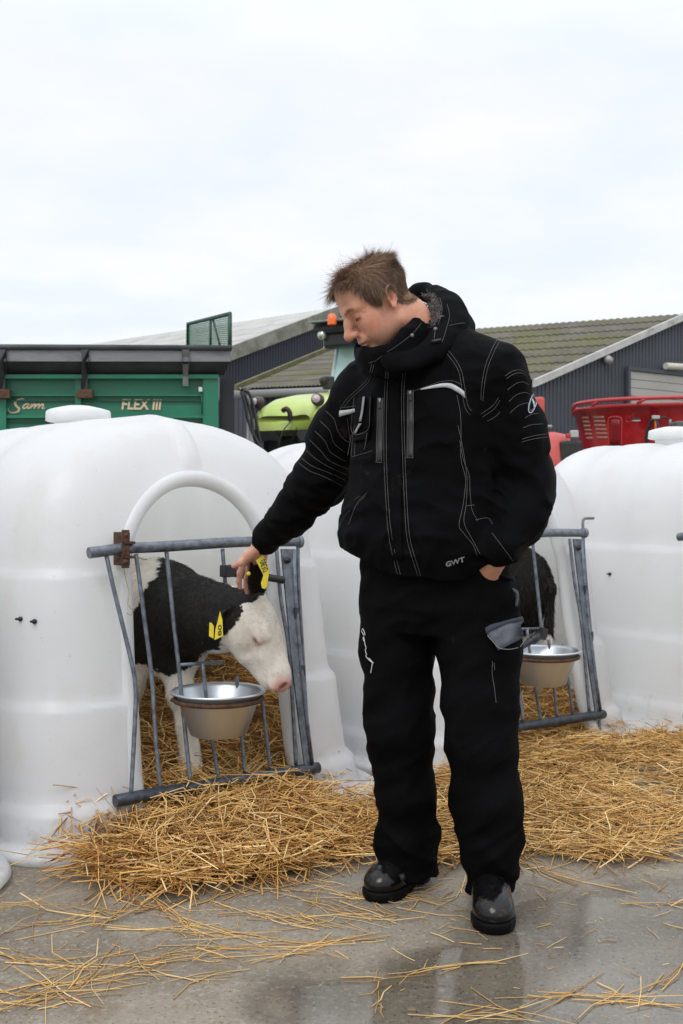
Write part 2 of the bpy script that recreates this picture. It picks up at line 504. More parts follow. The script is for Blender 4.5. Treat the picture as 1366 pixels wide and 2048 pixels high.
# ------------------------------------------------------------------ ground: wet concrete yard
def ground_material():
    m = bpy.data.materials.new("wet_concrete"); m.use_nodes = True
    t = m.node_tree; b = t.nodes['Principled BSDF']; L = t.links.new
    tcn = N(t, 'ShaderNodeTexCoord')
    def noise(scale, detail=5, rough=0.55, off=(0, 0, 0)):
        mp = N(t, 'ShaderNodeMapping'); mp.inputs['Location'].default_value = off
        L(tcn.outputs['Object'], mp.inputs['Vector'])
        n = N(t, 'ShaderNodeTexNoise'); n.inputs['Scale'].default_value = scale; n.inputs['Detail'].default_value = detail; n.inputs['Roughness'].default_value = rough
        L(mp.outputs[0], n.inputs['Vector']); return n.outputs['Fac']
    def mr(x, a, b_, c, d):
        n = N(t, 'ShaderNodeMapRange'); n.interpolation_type = 'SMOOTHSTEP'
        for i, q in enumerate((a, b_, c, d)): n.inputs[i+1].default_value = q
        L(x, n.inputs[0]); return n.outputs[0]
    def math_(op, x, y):
        n = N(t, 'ShaderNodeMath', operation=op)
        for i, q in enumerate((x, y)):
            if isinstance(q, (int, float)): n.inputs[i].default_value = q
            else: L(q, n.inputs[i])
        return n.outputs[0]
    def mixc(f, a, c):
        n = N(t, 'ShaderNodeMix', data_type='RGBA')
        L(f, n.inputs[0])
        for i, q in ((6, a), (7, c)):
            if isinstance(q, tuple): n.inputs[i].default_value = (*q, 1)
            else: L(q, n.inputs[i])
        return n.outputs[2]
    # puddle blobs given by centre and radii on the yard
    sp = N(t, 'ShaderNodeSeparateXYZ'); L(tcn.outputs['Object'], sp.inputs[0])
    wet = None
    for (cx, cy, rx, ry) in PUDDLES:
        dx = math_('DIVIDE', math_('SUBTRACT', sp.outputs['X'], cx), rx); dy = math_('DIVIDE', math_('SUBTRACT', sp.outputs['Y'], cy), ry)
        d = math_('SQRT', math_('ADD', math_('MULTIPLY', dx, dx), math_('MULTIPLY', dy, dy)), 0.0)
        w = mr(d, 0.3, 1.25, 1.0, 0.0)
        wet = w if wet is None else math_('MAXIMUM', wet, w)
    wet = math_('ADD', math_('MULTIPLY', wet, 0.62), math_('MULTIPLY', noise(3.2, 6, 0.6, (3, 1, 0)), 0.72))
    puddle = mr(wet, 0.625, 0.665, 0.0, 1.0)      # standing film of water
    damp = mr(wet, 0.30, 0.62, 0.0, 1.0)
    c = mixc(mr(noise(1.7, 6, 0.6), 0.32, 0.68, 0, 1), (0.152, 0.128, 0.096), (0.290, 0.254, 0.200))
    c = mixc(mr(noise(55, 4, 0.7, (9, 4, 0)), 0.50, 0.68, 0, 0.75), c, (0.33, 0.31, 0.275))
    c = mixc(mr(noise(90, 3, 0.7, (2, 7, 0)), 0.55, 0.68, 0, 0.8), c, (0.055, 0.048, 0.04))
    c = mixc(mr(noise(2.6, 5, 0.65, (5, 8, 0)), 0.54, 0.72, 0, 0.5), c, (0.17, 0.110, 0.055))
    c = mixc(mr(noise(0.9, 4, 0.6, (1, 3, 0)), 0.55, 0.7, 0, 0.5), c, (0.26, 0.25, 0.235))
    dk = N(t, 'ShaderNodeVectorMath', operation='SCALE'); L(c, dk.inputs[0]); L(mr(damp, 0, 1, 1.0, 0.62), dk.inputs['Scale'])
    L(dk.outputs[0], b.inputs['Base Color'])
    r1 = mr(damp, 0, 1, 0.72, 0.36); 
    r2 = N(t, 'ShaderNodeMix', data_type='FLOAT'); L(puddle, r2.inputs[0]); L(r1, r2.inputs[2]); r2.inputs[3].default_value = 0.045
    L(mr(puddle, 0, 1, 0.5, 0.75), b.inputs['Specular IOR Level'])
    L(r2.outputs[0], b.inputs['Roughness'])
    hgt = math_('ADD', math_('MULTIPLY', noise(60, 5, 0.7), 0.6), math_('MULTIPLY', noise(9, 4, 0.6), 0.6))
    bp = N(t, 'ShaderNodeBump'); bp.inputs['Distance'].default_value = 0.012
    L(mr(puddle, 0, 1, 0.55, 0.03), bp.inputs['Strength']); L(hgt, bp.inputs['Height'])
    L(bp.outputs[0], b.inputs['Normal'])
    return m
def gxy(px, py):
    q = ground(px, py); return q[0], q[1]
PUDDLES = [(0.72, 2.75, 0.46, 0.42), (0.60, 2.42, 0.55, 0.26), (1.15, 2.95, 0.50, 0.34), (0.10, 2.42, 0.34, 0.15), (0.30, 2.62, 0.22, 0.14), (2.2, 3.6, 0.8, 0.5)]
mb = MB()
xs = [-400, -60, -12, -4, -1.6, 1.6, 4, 12, 60, 400]; ys = [-60, -8, 0.5, 2.2, 4.2, 7, 14, 40, 120, 900]
V = [(x, y, 0.0) for y in ys for x in xs]; w = len(xs)
mb.add(V, [(j*w+i, j*w+i+1, (j+1)*w+i+1, (j+1)*w+i) for j in range(len(ys)-1) for i in range(w-1)], False)
tag(mb.build('ground', ground_material()), 'wet grey concrete farmyard with puddles', None, None, 'structure')

# ------------------------------------------------------------------ calf hutches
HO = np.array([-0.351, 3.70, 0.0])                 # front middle of the first hutch
HA = R(39.1)
HU = np.array([math.cos(HA), math.sin(HA), 0]); HV = np.array([-math.sin(HA), math.cos(HA), 0])
ROW = np.array([1.27, 0.985, 0.0])                 # from one hutch to the next
def hl(x, y, z): return HO + HU*x + HV*y + np.array([0, 0, z])
def to_hl(p):
    d = np.asarray(p, float) - HO
    return d @ HU, d @ HV, np.asarray(p, float)[..., 2]

def plastic_material():
    m = M('white_plastic', (0.775, 0.80, 0.84), rough=0.34, var=0.035, vscale=3.0, bump=0.05, bscale=14, spec=0.45,
          dirt=[((0.50, 0.40, 0.27), 55, 0.665, 0.05, 0.8), ((0.62, 0.58, 0.50), 4.0, 0.55, 0.2, 0.4), ((0.35, 0.27, 0.16), 130, 0.665, 0.04, 0.75)])
    t = m.node_tree; b = t.nodes['Principled BSDF']; out = t.nodes['Material Output']
    src = b.inputs['Base Color'].links[0].from_socket
    # splashes of muck low on the walls
    tcn = N(t, 'ShaderNodeTexCoord'); sp = N(t, 'ShaderNodeSeparateXYZ'); t.links.new(tcn.outputs['Object'], sp.inputs[0])
    hr = N(t, 'ShaderNodeMapRange'); hr.inputs[1].default_value = 0.0; hr.inputs[2].default_value = 0.42; hr.inputs[3].default_value = 0.20; hr.inputs[4].default_value = -0.10
    t.links.new(sp.outputs['Z'], hr.inputs[0])
    n = N(t, 'ShaderNodeTexNoise'); n.inputs['Scale'].default_value = 16; n.inputs['Detail'].default_value = 7; n.inputs['Roughness'].default_value = 0.7
    t.links.new(tcn.outputs['Object'], n.inputs['Vector'])
    a = N(t, 'ShaderNodeMath', operation='ADD'); t.links.new(n.outputs['Fac'], a.inputs[0]); t.links.new(hr.outputs[0], a.inputs[1])
    q = N(t, 'ShaderNodeMapRange'); q.inputs[1].default_value = 0.66; q.inputs[2].default_value = 0.86; q.inputs[4].default_value = 0.6
    t.links.new(a.outputs[0], q.inputs[0])
    mx_ = N(t, 'ShaderNodeMix', data_type='RGBA'); t.links.new(q.outputs[0], mx_.inputs[0]); t.links.new(src, mx_.inputs[6]); mx_.inputs[7].default_value = (0.42, 0.36, 0.27, 1)
    t.links.new(mx_.outputs[2], b.inputs['Base Color'])
    tr = N(t, 'ShaderNodeBsdfTranslucent'); tr.inputs['Color'].default_value = (0.98, 0.97, 0.92, 1)
    ms = N(t, 'ShaderNodeMixShader'); ms.inputs[0].default_value = 0.40
    t.links.new(b.outputs[0], ms.inputs[1]); t.links.new(tr.outputs[0], ms.inputs[2]); t.links.new(ms.outputs[0], out.inputs['Surface'])
    return m
PLASTIC = plastic_material()
RUST = M('rusty_steel', (0.10, 0.055, 0.035), rough=0.7, metal=0.5, var=0.5, vscale=60, bump=0.2, bscale=200)
GALV = M('weathered_galvanised_steel', (0.155, 0.175, 0.205), rough=0.5, metal=0.55, var=0.4, vscale=38, bump=0.12, bscale=160, rvar=0.15,
         dirt=[((0.05, 0.05, 0.055), 14, 0.56, 0.1, 0.7), ((0.33, 0.35, 0.37), 50, 0.63, 0.05, 0.6)])
DARKST = M('dark_wet_steel', (0.055, 0.065, 0.085), rough=0.42, metal=0.5, var=0.45, vscale=45, bump=0.12, bscale=160)
RUBBER = M('black_rubber', (0.012, 0.012, 0.013), rough=0.45)
BOLT = M('bolt_steel', (0.035, 0.035, 0.04), rough=0.45, metal=0.8)

HUTCH_LEN = 2.05
LEV = []   # z, half width, front y, back y, plan exponent
def hutch_profile():
    low = [(0.0, 0.790, -0.036), (0.016, 0.802, -0.046), (0.034, 0.792, -0.036), (0.040, 0.775, -0.012), (0.046, 0.748, 0.034), (0.058, 0.738, 0.054), (0.08, 0.735, 0.060), (0.115, 0.731, 0.066),
           (0.130, 0.727, 0.071), (0.147, 0.712, 0.088), (0.160, 0.705, 0.097), (0.19, 0.701, 0.102), (0.30, 0.692, 0.119), (0.425, 0.683, 0.136), (0.440, 0.679, 0.140), (0.458, 0.666, 0.155), (0.472, 0.661, 0.161),
           (0.50, 0.658, 0.165), (0.66, 0.648, 0.186), (0.845, 0.637, 0.206), (0.860, 0.634, 0.209), (0.878, 0.623, 0.221), (0.892, 0.619, 0.226), (0.92, 0.616, 0.230)]
    for (z, a, yf) in low: LEV.append((z, a, yf, HUTCH_LEN - yf, 6.2 if z > 0.05 else 5.4))
    z0, zt, a0, y0 = 0.92, 1.400, 0.616, 0.230
    for tau in np.concatenate([np.linspace(0.05, 0.85, 18), [0.89, 0.92, 0.945, 0.965, 0.98, 0.992, 1.0]]):
        k = max(0.0, 1 - tau**2.9)**(1/2.9)
        yf = y0 + 0.21 * (1 - max(0.0, 1 - tau**3.0)**(1/2.1)) + 0.05*tau
        LEV.append((z0 + (zt-z0)*tau, max(0.012, a0*k), yf, HUTCH_LEN - yf, 6.2 - 1.8*tau))
hutch_profile()
ARCH_S, ARCH_R, DW, DZ0 = 0.855, 0.335, 0.305, 0.05      # door: spring height, rise, half width, threshold
def door_half(z):
    z = np.asarray(z, float)
    return np.where(z < ARCH_S, DW + 0.028*(ARCH_S - z), DW * np.sqrt(np.clip(1 - ((z-ARCH_S)/ARCH_R)**2, 0, 1)))
def front_y(x, z):
    """y of the hutch front at (x, z)"""
    zs = [l[0] for l in LEV]
    a = np.interp(z, zs, [l[1] for l in LEV]); yf = np.interp(z, zs, [l[2] for l in LEV]); e = np.interp(z, zs, [l[4] for l in LEV])
    hy = (HUTCH_LEN - 2*yf)/2; 
    return yf + hy*(1 - max(0, 1 - min(1, abs(x)/a)**e)**(1/e))
def make_hutch_meshes():
    NT = 220; V = []; W = NT
    for (z, a, yf, yb, e) in LEV:
        hy = (yb-yf)/2; cy = (yb+yf)/2
        for k in range(NT):
            th = 2*math.pi*(k)/NT
            # crowd samples toward flat front: use angle through superellipse
            c, s_ = math.cos(th), math.sin(th)
            r = (abs(c)**e + abs(s_)**e)**(-1/e)
            V.append((a*r*c, cy + hy*r*s_, z))
    V = np.array(V)
    Q = np.array([(i*W+k, i*W+(k+1) % W, (i+1)*W+(k+1) % W, (i+1)*W+k) for i in range(len(LEV)-1) for k in range(W)])
    top = (len(LEV)-1)*W
    capq = []
    for k in range(0, W//2):
        # join k and its mirror image across x = 0
        a_, b_ = k, (k+1) % W
        m1, m2 = (W//2 - k) % W, (W//2 - k - 1) % W
    # denser grid where needed: two passes of ribs as normal displacement
    Nn = vnormals(V, Q)
    x, y, z = V.T
    rib = np.zeros(len(V))
    up = sstep(0.62, 0.90, z)
    for y0 in (0.62, 0.95, 1.28, 1.61): rib += 0.017*np.exp(-np.clip(np.abs(y-y0)/0.095, 0, 6)**4)*up
    side = sstep(0.35, 0.8, np.abs(Nn[:, 0])) * (1-up) * sstep(0.05, 0.12, z)
    rib += 0.016*np.exp(-((x)/0.035)**4) * sstep(1.20, 1.26, z) * (y < 0.75)
    rib += 0.012*(np.exp(-np.clip(np.abs(np.abs(x)-0.335)/0.02, 0, 6)**2)) * sstep(0.95, 1.05, z) * (y < 0.6) * 0.0
    V = V + Nn*rib[:, None]
    faces = [tuple(q) for q in Q]
    tl = [top + k for k in range(W)]
    bm = bmesh.new()
    bv = [bm.verts.new(v) for v in V]
    for f in faces: bm.faces.new([bv[i] for i in f])
    h = W//2; q = W//4      # close the ridge strip: index k at angle th mirrors to pi - th
    for k in range(-q, q):
        a1, a2 = k % W, (k+1) % W
        b1, b2 = (h - k) % W, (h - k - 1) % W
        ids = []
        for i in (a1, a2, b2, b1):
            if i not in ids: ids.append(i)
        if len(ids) >= 3:
            try: bm.faces.new([bv[tl[i]] for i in ids])
            except ValueError: pass
    # fine front zone, then cut the door
    fr = [f for f in bm.faces if f.calc_center_median().y < 0.62 and abs(f.calc_center_median().x) < 0.45 and f.calc_center_median().z > 0.03]
    ed = list({e for f in fr for e in f.edges})
    bmesh.ops.subdivide_edges(bm, edges=ed, cuts=2, use_grid_fill=True)
    for it in range(1):
        kill = []
        for f in bm.faces:
            c = f.calc_center_median()
            if c.y < 0.95 and c.z > DZ0 and abs(c.x) < float(door_half(c.z)) and c.z < ARCH_S+ARCH_R: kill.append(f)
        bmesh.ops.delete(bm, geom=kill, context='FACES')
    loose = [v for v in bm.verts if not v.link_faces]
    bmesh.ops.delete(bm, geom=loose, context='VERTS')
    # the door outline is clipped cleanly: border vertices move on to it
    outline = []
    for zz in np.linspace(DZ0, ARCH_S, 30): outline.append((DW + 0.028*(ARCH_S-zz), zz))
    for th in np.linspace(0, math.pi, 60): outline.append((DW*math.cos(th), ARCH_S + ARCH_R*math.sin(th)))
    for zz in np.linspace(ARCH_S, DZ0, 30): outline.append((-(DW + 0.028*(ARCH_S-zz)), zz))
    oa = np.array(outline)
    for v in bm.verts:
        if v.co.y < 0.95 and v.co.z > 0.03 and any(e.is_boundary for e in v.link_edges):
            d = np.hypot(oa[:, 0]-v.co.x, oa[:, 1]-v.co.z); j = int(d.argmin())
            if v.co.z > DZ0 + 0.02 or abs(v.co.x) > DW-0.02:
                v.co.x, v.co.z = oa[j]
                v.co.y = front_y(v.co.x, v.co.z)
    bmesh.ops.recalc_face_normals(bm, faces=bm.faces[:])
    me = bpy.data.meshes.new('shell'); bm.to_mesh(me); bm.free()
    me.polygons.foreach_set('use_smooth', np.ones(len(me.polygons), bool)); me.update()
    # rolled lip round the door
    lip = MB(); pts = [np.array([x, front_y(x, z) + 0.019, z]) for (x, z) in outline]
    # keep the lip a smooth run
    pts = np.array(pts); 
    for _ in range(6): pts[1:-1] = 0.25*pts[:-2] + 0.5*pts[1:-1] + 0.25*pts[2:]
    lip.tube(list(pts), 0.030, 14)
    cap = MB(); cz = 1.392; cy = 1.20
    prof = [(0.0, 0.116), (0.05, 0.113), (0.10, 0.102), (0.124, 0.094), (0.129, 0.087), (0.131, 0.05), (0.122, 0.045), (0.098, 0.044), (0.098, 0.012), (0.112, 0.008), (0.118, -0.03)]
    n = 48; Vc = []
    for (r, z) in prof:
        for k in range(n):
            th = 2*math.pi*k/n
            g = 1 + (0.035 if (k % 8) in (0, 1, 2, 3, 4) else 0.0)*(1 if 0.046 < z < 0.1 and r > 0.11 else 0)
            Vc.append((r*g*math.cos(th), cy + r*g*math.sin(th), cz+z))
    cap.add(Vc, [(i*n+k, (i+1)*n+k, (i+1)*n+(k+1) % n, i*n+(k+1) % n) for i in range(len(prof)-1) for k in range(n)])
    return me, lip, cap
hutch_me, lip_mb, cap_mb = make_hutch_meshes()
hutch_me.materials.append(PLASTIC)
HUTCHES = []
hl_labels = ['white plastic calf hutch with a calf reaching out over its gate to the man',
             'white plastic calf hutch behind the man, dark tail and leg of a calf inside',
             'white plastic calf hutch furthest right, only its rounded side in view',
             'white plastic calf hutch cut off at the bottom left edge, just its base flange showing']
BVH_H = None
def build_hutch(k, shift):
    loc = HO + shift
    e = empty('calf_hutch', tuple(loc), HA)
    tag(e, hl_labels[k], 'calf hutch', 'white calf hutches in a row')
    if k == 0:
        e['_new'] = 1
        o = bpy.data.objects.new('shell', hutch_me); COL.objects.link(o); o.parent = e
        lip_mb.build('door_rim', PLASTIC, e, True)
        cap_mb.build('vent_cap', PLASTIC, e, True)
        del e['_new']
    HUTCHES.append(e); return e
h0 = build_hutch(0, np.zeros(3))
bm = bmesh.new(); bm.from_mesh(hutch_me); BVH_LOCAL = BVHTree.FromBMesh(bm); bm.free()
def hutch_hit(px, py, shift=np.zeros(3)):
    """local point and normal where pixel ray meets a hutch"""
    o = CAM - HO - shift; d = P(px, py, 1.0) - CAM
    ol = Vector((o @ HU, o @ HV, o[2])); dl = Vector((d @ HU, d @ HV, d[2])).normalized()
    p, n, i, t = BVH_LOCAL.ray_cast(ol, dl)
    if p is None: return None, None
    if n.dot(dl) > 0: n = -n
    return np.array(p), np.array(n)
def studs(e, pix, shift):
    for (px, py) in pix:
        p, n = hutch_hit(px, py, shift)
        if p is None: continue
        b = MB(); b.lathe(p - n*0.004, [(0.0, 0.026), (0.004, 0.026), (0.004, 0.010), (0.008, 0.010), (0.008, 0.002), (0.0115, 0.002), (0.0115, 0.0)], 10, axis=n)
        b.build('bolt', BOLT, e, True)
H3 = np.array([2.92, 1.37, 0.0])
for k, sh in ((1, ROW), (2, H3)):
    c = copy_tree(h0); c.location = tuple(HO + sh); tag(c, hl_labels[k]); HUTCHES.append(c)
c = copy_tree(h0); c.location = tuple(HO + np.array([-1.105, -1.04, 0])); tag(c, hl_labels[3]); HUTCHES.append(c)
studs(HUTCHES[0], [(42, 1238), (70, 1243)], np.zeros(3))
studs(HUTCHES[2], [(1220, 1148)], H3)

# ------------------------------------------------------------------ gates
GN = None
def gate_y(z): return 0.058 + (z-0.14)*0.128
def on_gate(px, py, off=0.0):
    """pixel ray meets the leaning gate plane (off metres in front of it)"""
    o = CAM - HO; d = P(px, py, 1.0) - CAM
    ol = np.array([o @ HU, o @ HV, o[2]]); dl = np.array([d @ HU, d @ HV, d[2]])
    # y = 0.082 + (z-0.14)*0.128 - off
    t = (0.058 - off + (ol[2]-0.14)*0.128 - ol[1]) / (dl[1] - 0.128*dl[2])
    p = ol + dl*t
    return hl(*p)
def build_gate(low_teat=False):
    e = empty('calf_gate', tuple(on_gate(232, 1600) * np.array([1, 1, 0])))
    tag(e, 'grey pipe gate the black and white calf leans through, steel bowl in its ring', 'gate', 'pipe gates on the hutches')
    top = [on_gate(x, y) for x, y in ((178, 1106), (250, 1097), (330, 1093), (480, 1084), (596, 1083))]
    tb = MB(); tb.tube(catmull(top, 0.03), 0.0185, 16, cap=False)
    # open pipe mouth
    tb.tube([top[0], top[0] + (top[1]-top[0])*0.4], 0.0150, 16, cap=True)
    n0 = nrm(top[0]-top[1]); tb.lathe(top[0], [(0.0150, -0.001), (0.0185, 0.0)], 16, axis=n0)
    tb.lathe(top[-1], [(0.0185, -0.001), (0.024, 0.0), (0.024, 0.012), (0.016, 0.018), (0, 0.018)], 16, axis=nrm(top[-1]-top[-2]))
    tb.build('top_rail', GALV, e)
    lo = [on_gate(x, y) for x, y in ((230, 1602), (330, 1584), (480, 1560), (636, 1535))]
    b = MB(); b.tube(catmull(lo, 0.04), 0.0200, 16); b.build('bottom_rail', DARKST, e)
    bars = [[(213, 1112), (228, 1180), (262, 1320), (271, 1375), (270, 1440), (262, 1588)],
            [(272, 1108), (288, 1230), (303, 1350), (312, 1480), (321, 1580)],
            [(333, 1104), (345, 1220), (357, 1330), (369, 1450), (381, 1568)],
            [(405, 1326), (418, 1440), (437, 1558)],
            [(473, 1352), (479, 1420), (490, 1550)],
            [(520, 1360), (530, 1450), (541, 1540)],
            [(553, 1098), (562, 1200), (578, 1300), (586, 1420), (592, 1530)],
            [(445, 1098), (451, 1170), (457, 1215)] if not low_teat else [(434, 1090), (441, 1180), (452, 1330)]]
    for pl in bars:
        q = [on_gate(x, y) for x, y in pl]
        b = MB(); b.tube(catmull(q, 0.02), 0.0072 if pl[0][1] < 1300 else 0.0066, 10); b.build('bar', GALV, e)
    b = MB(); b.tube([on_gate(358, 1330), on_gate(400, 1327), on_gate(445, 1325)], 0.006, 10); b.build('cross_bar', GALV, e)
    # flat post with a rolled edge, drop rod beside it
    A = [on_gate(x, y, 0.012) for x, y in ((563, 1098), (571, 1180), (584, 1320), (598, 1440), (610, 1532))]
    B = [on_gate(x, y, 0.012) for x, y in ((587, 1098), (590, 1180), (601, 1320), (613, 1440), (624, 1528))]
    nf = -HV*0.99 + np.array([0, 0, 0.1])
    fb = MB()
    n = len(A); Vv = A + B + [p - nf*0.008 for p in A] + [p - nf*0.008 for p in B]
    Fs = []
    for i in range(n-1):
        Fs += [(i, n+i, n+i+1, i+1), (2*n+i, 2*n+i+1, 3*n+i+1, 3*n+i), (i, i+1, 2*n+i+1, 2*n+i), (n+i, 3*n+i, 3*n+i+1, n+i+1)]
    Fs += [(0, 2*n, 3*n, n), (n-1, 2*n-1, 4*n-1, 3*n-1)]
    fb.add(Vv, Fs, False)
    fb.tube(B, 0.008, 8); fb.build('latch_post', GALV, e)
    bb = MB(); bb.lathe(on_gate(574, 1121, 0.02), [(0, 0.012), (0.010, 0.012), (0.010, 0), (0.013, 0)], 10, axis=nf); bb.build('bolt', BOLT, e)
    rod = [on_gate(x, y, 0.0) for x, y in ((616, 1046), (603, 1047), (597, 1052), (596, 1080), (597, 1160), (604, 1280), (613, 1430), (622, 1540), (623, 1605))]
    rod[0] = rod[0] - HV*0.03
    b = MB(); b.tube(catmull(rod, 0.02), 0.0068, 10); b.build('drop_rod', GALV, e)
    for (x, y) in ((592, 1226), (605, 1341)):
        t = MB(); t.box(on_gate(x, y, 0.012), (0.018, 0.014, 0.042), np.array([HU, -HV, [0, 0, 1]]).T, bev=0.003); t.build('rod_clip', DARKST, e)
    t = MB(); t.box(on_gate(589, 1077, 0.0), (0.062, 0.02, 0.006), np.array([HU, -HV, [0, 0, 1]]).T, bev=0.001); t.build('rod_guide', GALV, e)
    t = MB(); t.box(on_gate(616, 1548, 0.0), (0.05, 0.02, 0.006), np.array([HU, -HV, [0, 0, 1]]).T, bev=0.001); t.build('rod_guide', GALV, e)
    # hinge bracket on the left jamb
    M3 = np.array([HU, -HV, [0, 0, 1]]).T
    h = MB(); c = on_gate(252, 1098)
    h.box(on_gate(251, 1098, 0.021), (0.026, 0.006, 0.125), M3, bev=0.001)
    h.box(on_gate(252, 1085, 0.0), (0.038, 0.06, 0.008), M3, bev=0.001); h.box(on_gate(252, 1114, 0.0), (0.038, 0.06, 0.008), M3, bev=0.001)
    h.lathe(on_gate(251, 1070, 0.024), [(0, 0.009), (0.008, 0.009), (0.009, 0), (0.012, 0)], 8, axis=-HV); h.lathe(on_gate(251, 1124, 0.024), [(0, 0.009), (0.008, 0.009), (0.009, 0), (0.012, 0)], 8, axis=-HV)
    h.box(on_gate(252, 1098) + HV*0.03, (0.03, 0.06, 0.11), M3, bev=0.002)
    h.build('hinge_bracket', RUST, e)
    # ring and arms that carry the bowl
    rg = MB(); cen = BOWL_C + np.array([0, 0, -0.030])
    ring = [cen + 0.146*np.array([math.cos(a), math.sin(a), 0]) for a in np.linspace(0, 2*math.pi, 49)]
    rg.tube(ring, 0.0085, 8, cap=False)
    for sx in (-0.12, 0.12):
        rg.tube([cen + HU*sx + HV*0.10 + np.array([0, 0, -0.006]), hl(*(lambda q: (q[0], gate_y(q[2]), q[2]))(to_hl(cen + HU*sx)))], 0.007, 8)
    rg.build('bowl_ring', RUST, e)
    # drinking teat: clamp block and black tube
    if low_teat:
        tt = MB(); tt.box(on_gate(450, 1338, 0.01), (0.030, 0.04, 0.050), M3 @ np.array([[0.94, 0, 0.34], [0, 1, 0], [-0.34, 0, 0.94]]), bev=0.004)
        a, b_ = on_gate(449, 1340, 0.01), on_gate(375, 1378, 0.0)
    else:
        tt = MB(); tt.box(on_gate(455, 1142, 0.02), (0.042, 0.04, 0.042), M3, bev=0.004)
        a, b_ = on_gate(452, 1141, 0.02), on_gate(566, 1160, 0.02)
    tt.tube([a + (b_-a)*s for s in (0.0, 0.25, 0.42, 0.43, 0.55, 0.56, 0.97, 1.0)], [0.018, 0.019, 0.02, 0.015, 0.015, 0.0135, 0.0135, 0.0145], 14)
    tt.build('teat', RUBBER, e)
    return e
BOWL_C = P(437, 1379, 3.685)
STEEL = M('stainless_steel', (0.60, 0.645, 0.70), rough=0.36, metal=0.82, var=0.12, vscale=7, stretch=(1, 1, 0.15), rvar=0.07, bump=0.02, bscale=30)
gate0 = build_gate()
for ch in [x for x in SC.objects if x.parent == gate0 and x.name.startswith('top_rail')]: pass
g1 = build_gate(True); g1.location = Vector(gate0.location) + Vector(ROW)
tag(g1, 'grey pipe gate beside the man\'s hip with a steel bowl and bent rod handle')
g2 = copy_tree(gate0); _root = np.array(gate0.location); _d = on_gate(178, 1106) - _root
g2.rotation_euler = (0, 0, R(-90)); _e = P(1356, 1057, 4.95); g2.location = (float(_e[0] - _d[1]), float(_e[1] + _d[0]), 0.0)
_m = Matrix.Translation(g2.location) @ Matrix.Rotation(R(-90), 4, 'Z')
g2.matrix_basis = Matrix.Translation(Vector(_e)) @ Matrix.Rotation(R(4.5), 4, Vector((-0.776, -0.63, 0))) @ Matrix.Translation(-Vector(_e)) @ _m
tag(g2, 'grey pipe gate leaning by the right hutch, only its pipe end in view')

def build_bowl():
    e = MB(); r0, r1, h = 0.156, 0.094, 0.150
    prof = [(0.0, -h+0.003), (r1-0.012, -h+0.003), (r1-0.004, -h+0.008), (r0-0.016, -0.012), (r0-0.010, -0.003), (r0, 0.0), (r0+0.004, -0.003), (r0+0.003, -0.008), (r0-0.008, -0.010), (r0-0.014, -0.016), (r1, -h+0.004), (r1-0.010, -h), (0.0, -h)]
    e.lathe(BOWL_C, prof[::-1], 72)
    o = e.build('feeding_bowl', STEEL)
    return o
bowl0 = build_bowl()
tag(bowl0, 'stainless steel feeding bowl under the calf\'s muzzle', 'feeding bowl', 'steel bowls hung on the gates')
bowl1 = bowl0.copy(); COL.objects.link(bowl1); bowl1.location = tuple(ROW)
tag(bowl1, 'stainless steel feeding bowl next to the man\'s grey pocket flap')
tw = MB()
q = [on_gate(x, y, -0.03) for x, y in ((246, 1112), (250, 1150), (258, 1185), (256, 1210), (266, 1222), (261, 1231), (254, 1226))]
tw.tube(catmull(q, 0.01), 0.0016, 5)
q = [on_gate(x, y, -0.02) for x, y in ((243, 1120), (262, 1112), (285, 1118), (295, 1120))]
tw.tube(catmull(q, 0.01), 0.0016, 5)
tag(tw.build('baling_twine', M('twine', (0.45, 0.33, 0.16), rough=0.8)), 'scrap of straw coloured twine hanging from the rusty hinge', 'twine')
# ------------------------------------------------------------------ the man
CLOTH = M('black_canvas', (0.0026, 0.0027, 0.0033), rough=0.70, var=0.35, vscale=5, bump=0.35, bscale=420, spec=0.05, sheen=0.0,
          dirt=[((0.035, 0.030, 0.025), 9, 0.66, 0.1, 0.5)])
CLOTH2 = M('black_trouser_canvas', (0.0028, 0.0029, 0.0034), rough=0.74, var=0.35, vscale=6, bump=0.35, bscale=380, spec=0.045, sheen=0.0,
           dirt=[((0.035, 0.028, 0.02), 7, 0.66, 0.1, 0.55)])
THREAD = M('pale_thread', (0.115, 0.112, 0.108), rough=0.8)
REFLEX = M('grey_reflective_tape', (0.42, 0.43, 0.45), rough=0.4, var=0.1, vscale=60)
ZIPM = M('dark_zip', (0.016, 0.016, 0.017), rough=0.5)
ZIPPULL = M('zip_metal', (0.25, 0.25, 0.26), rough=0.35, metal=0.9)
YAW = R(33)
BU = np.array([math.cos(YAW), -math.sin(YAW), 0]); BF = np.array([-math.sin(YAW), -math.cos(YAW), 0])     # his left, his front

# head frame: forward, left, up
_ca, _sa, _cp, _sp = math.cos(R(20)), math.sin(R(20)), math.cos(R(35)), math.sin(R(35))
HFW = np.array([-_ca*_cp, -_sa*_cp, -_sp]); HUP = np.array([-_ca*_sp, -_sa*_sp, _cp]); HLF = np.cross(HUP, HFW)
HR = np.array([HFW, HLF, HUP]); H0 = P(751, 603, 3.0)
def hd(x, y, z): return H0 + HFW*x + HLF*y + HUP*z
def to_head(V): return (np.asarray(V) - H0) @ HR.T

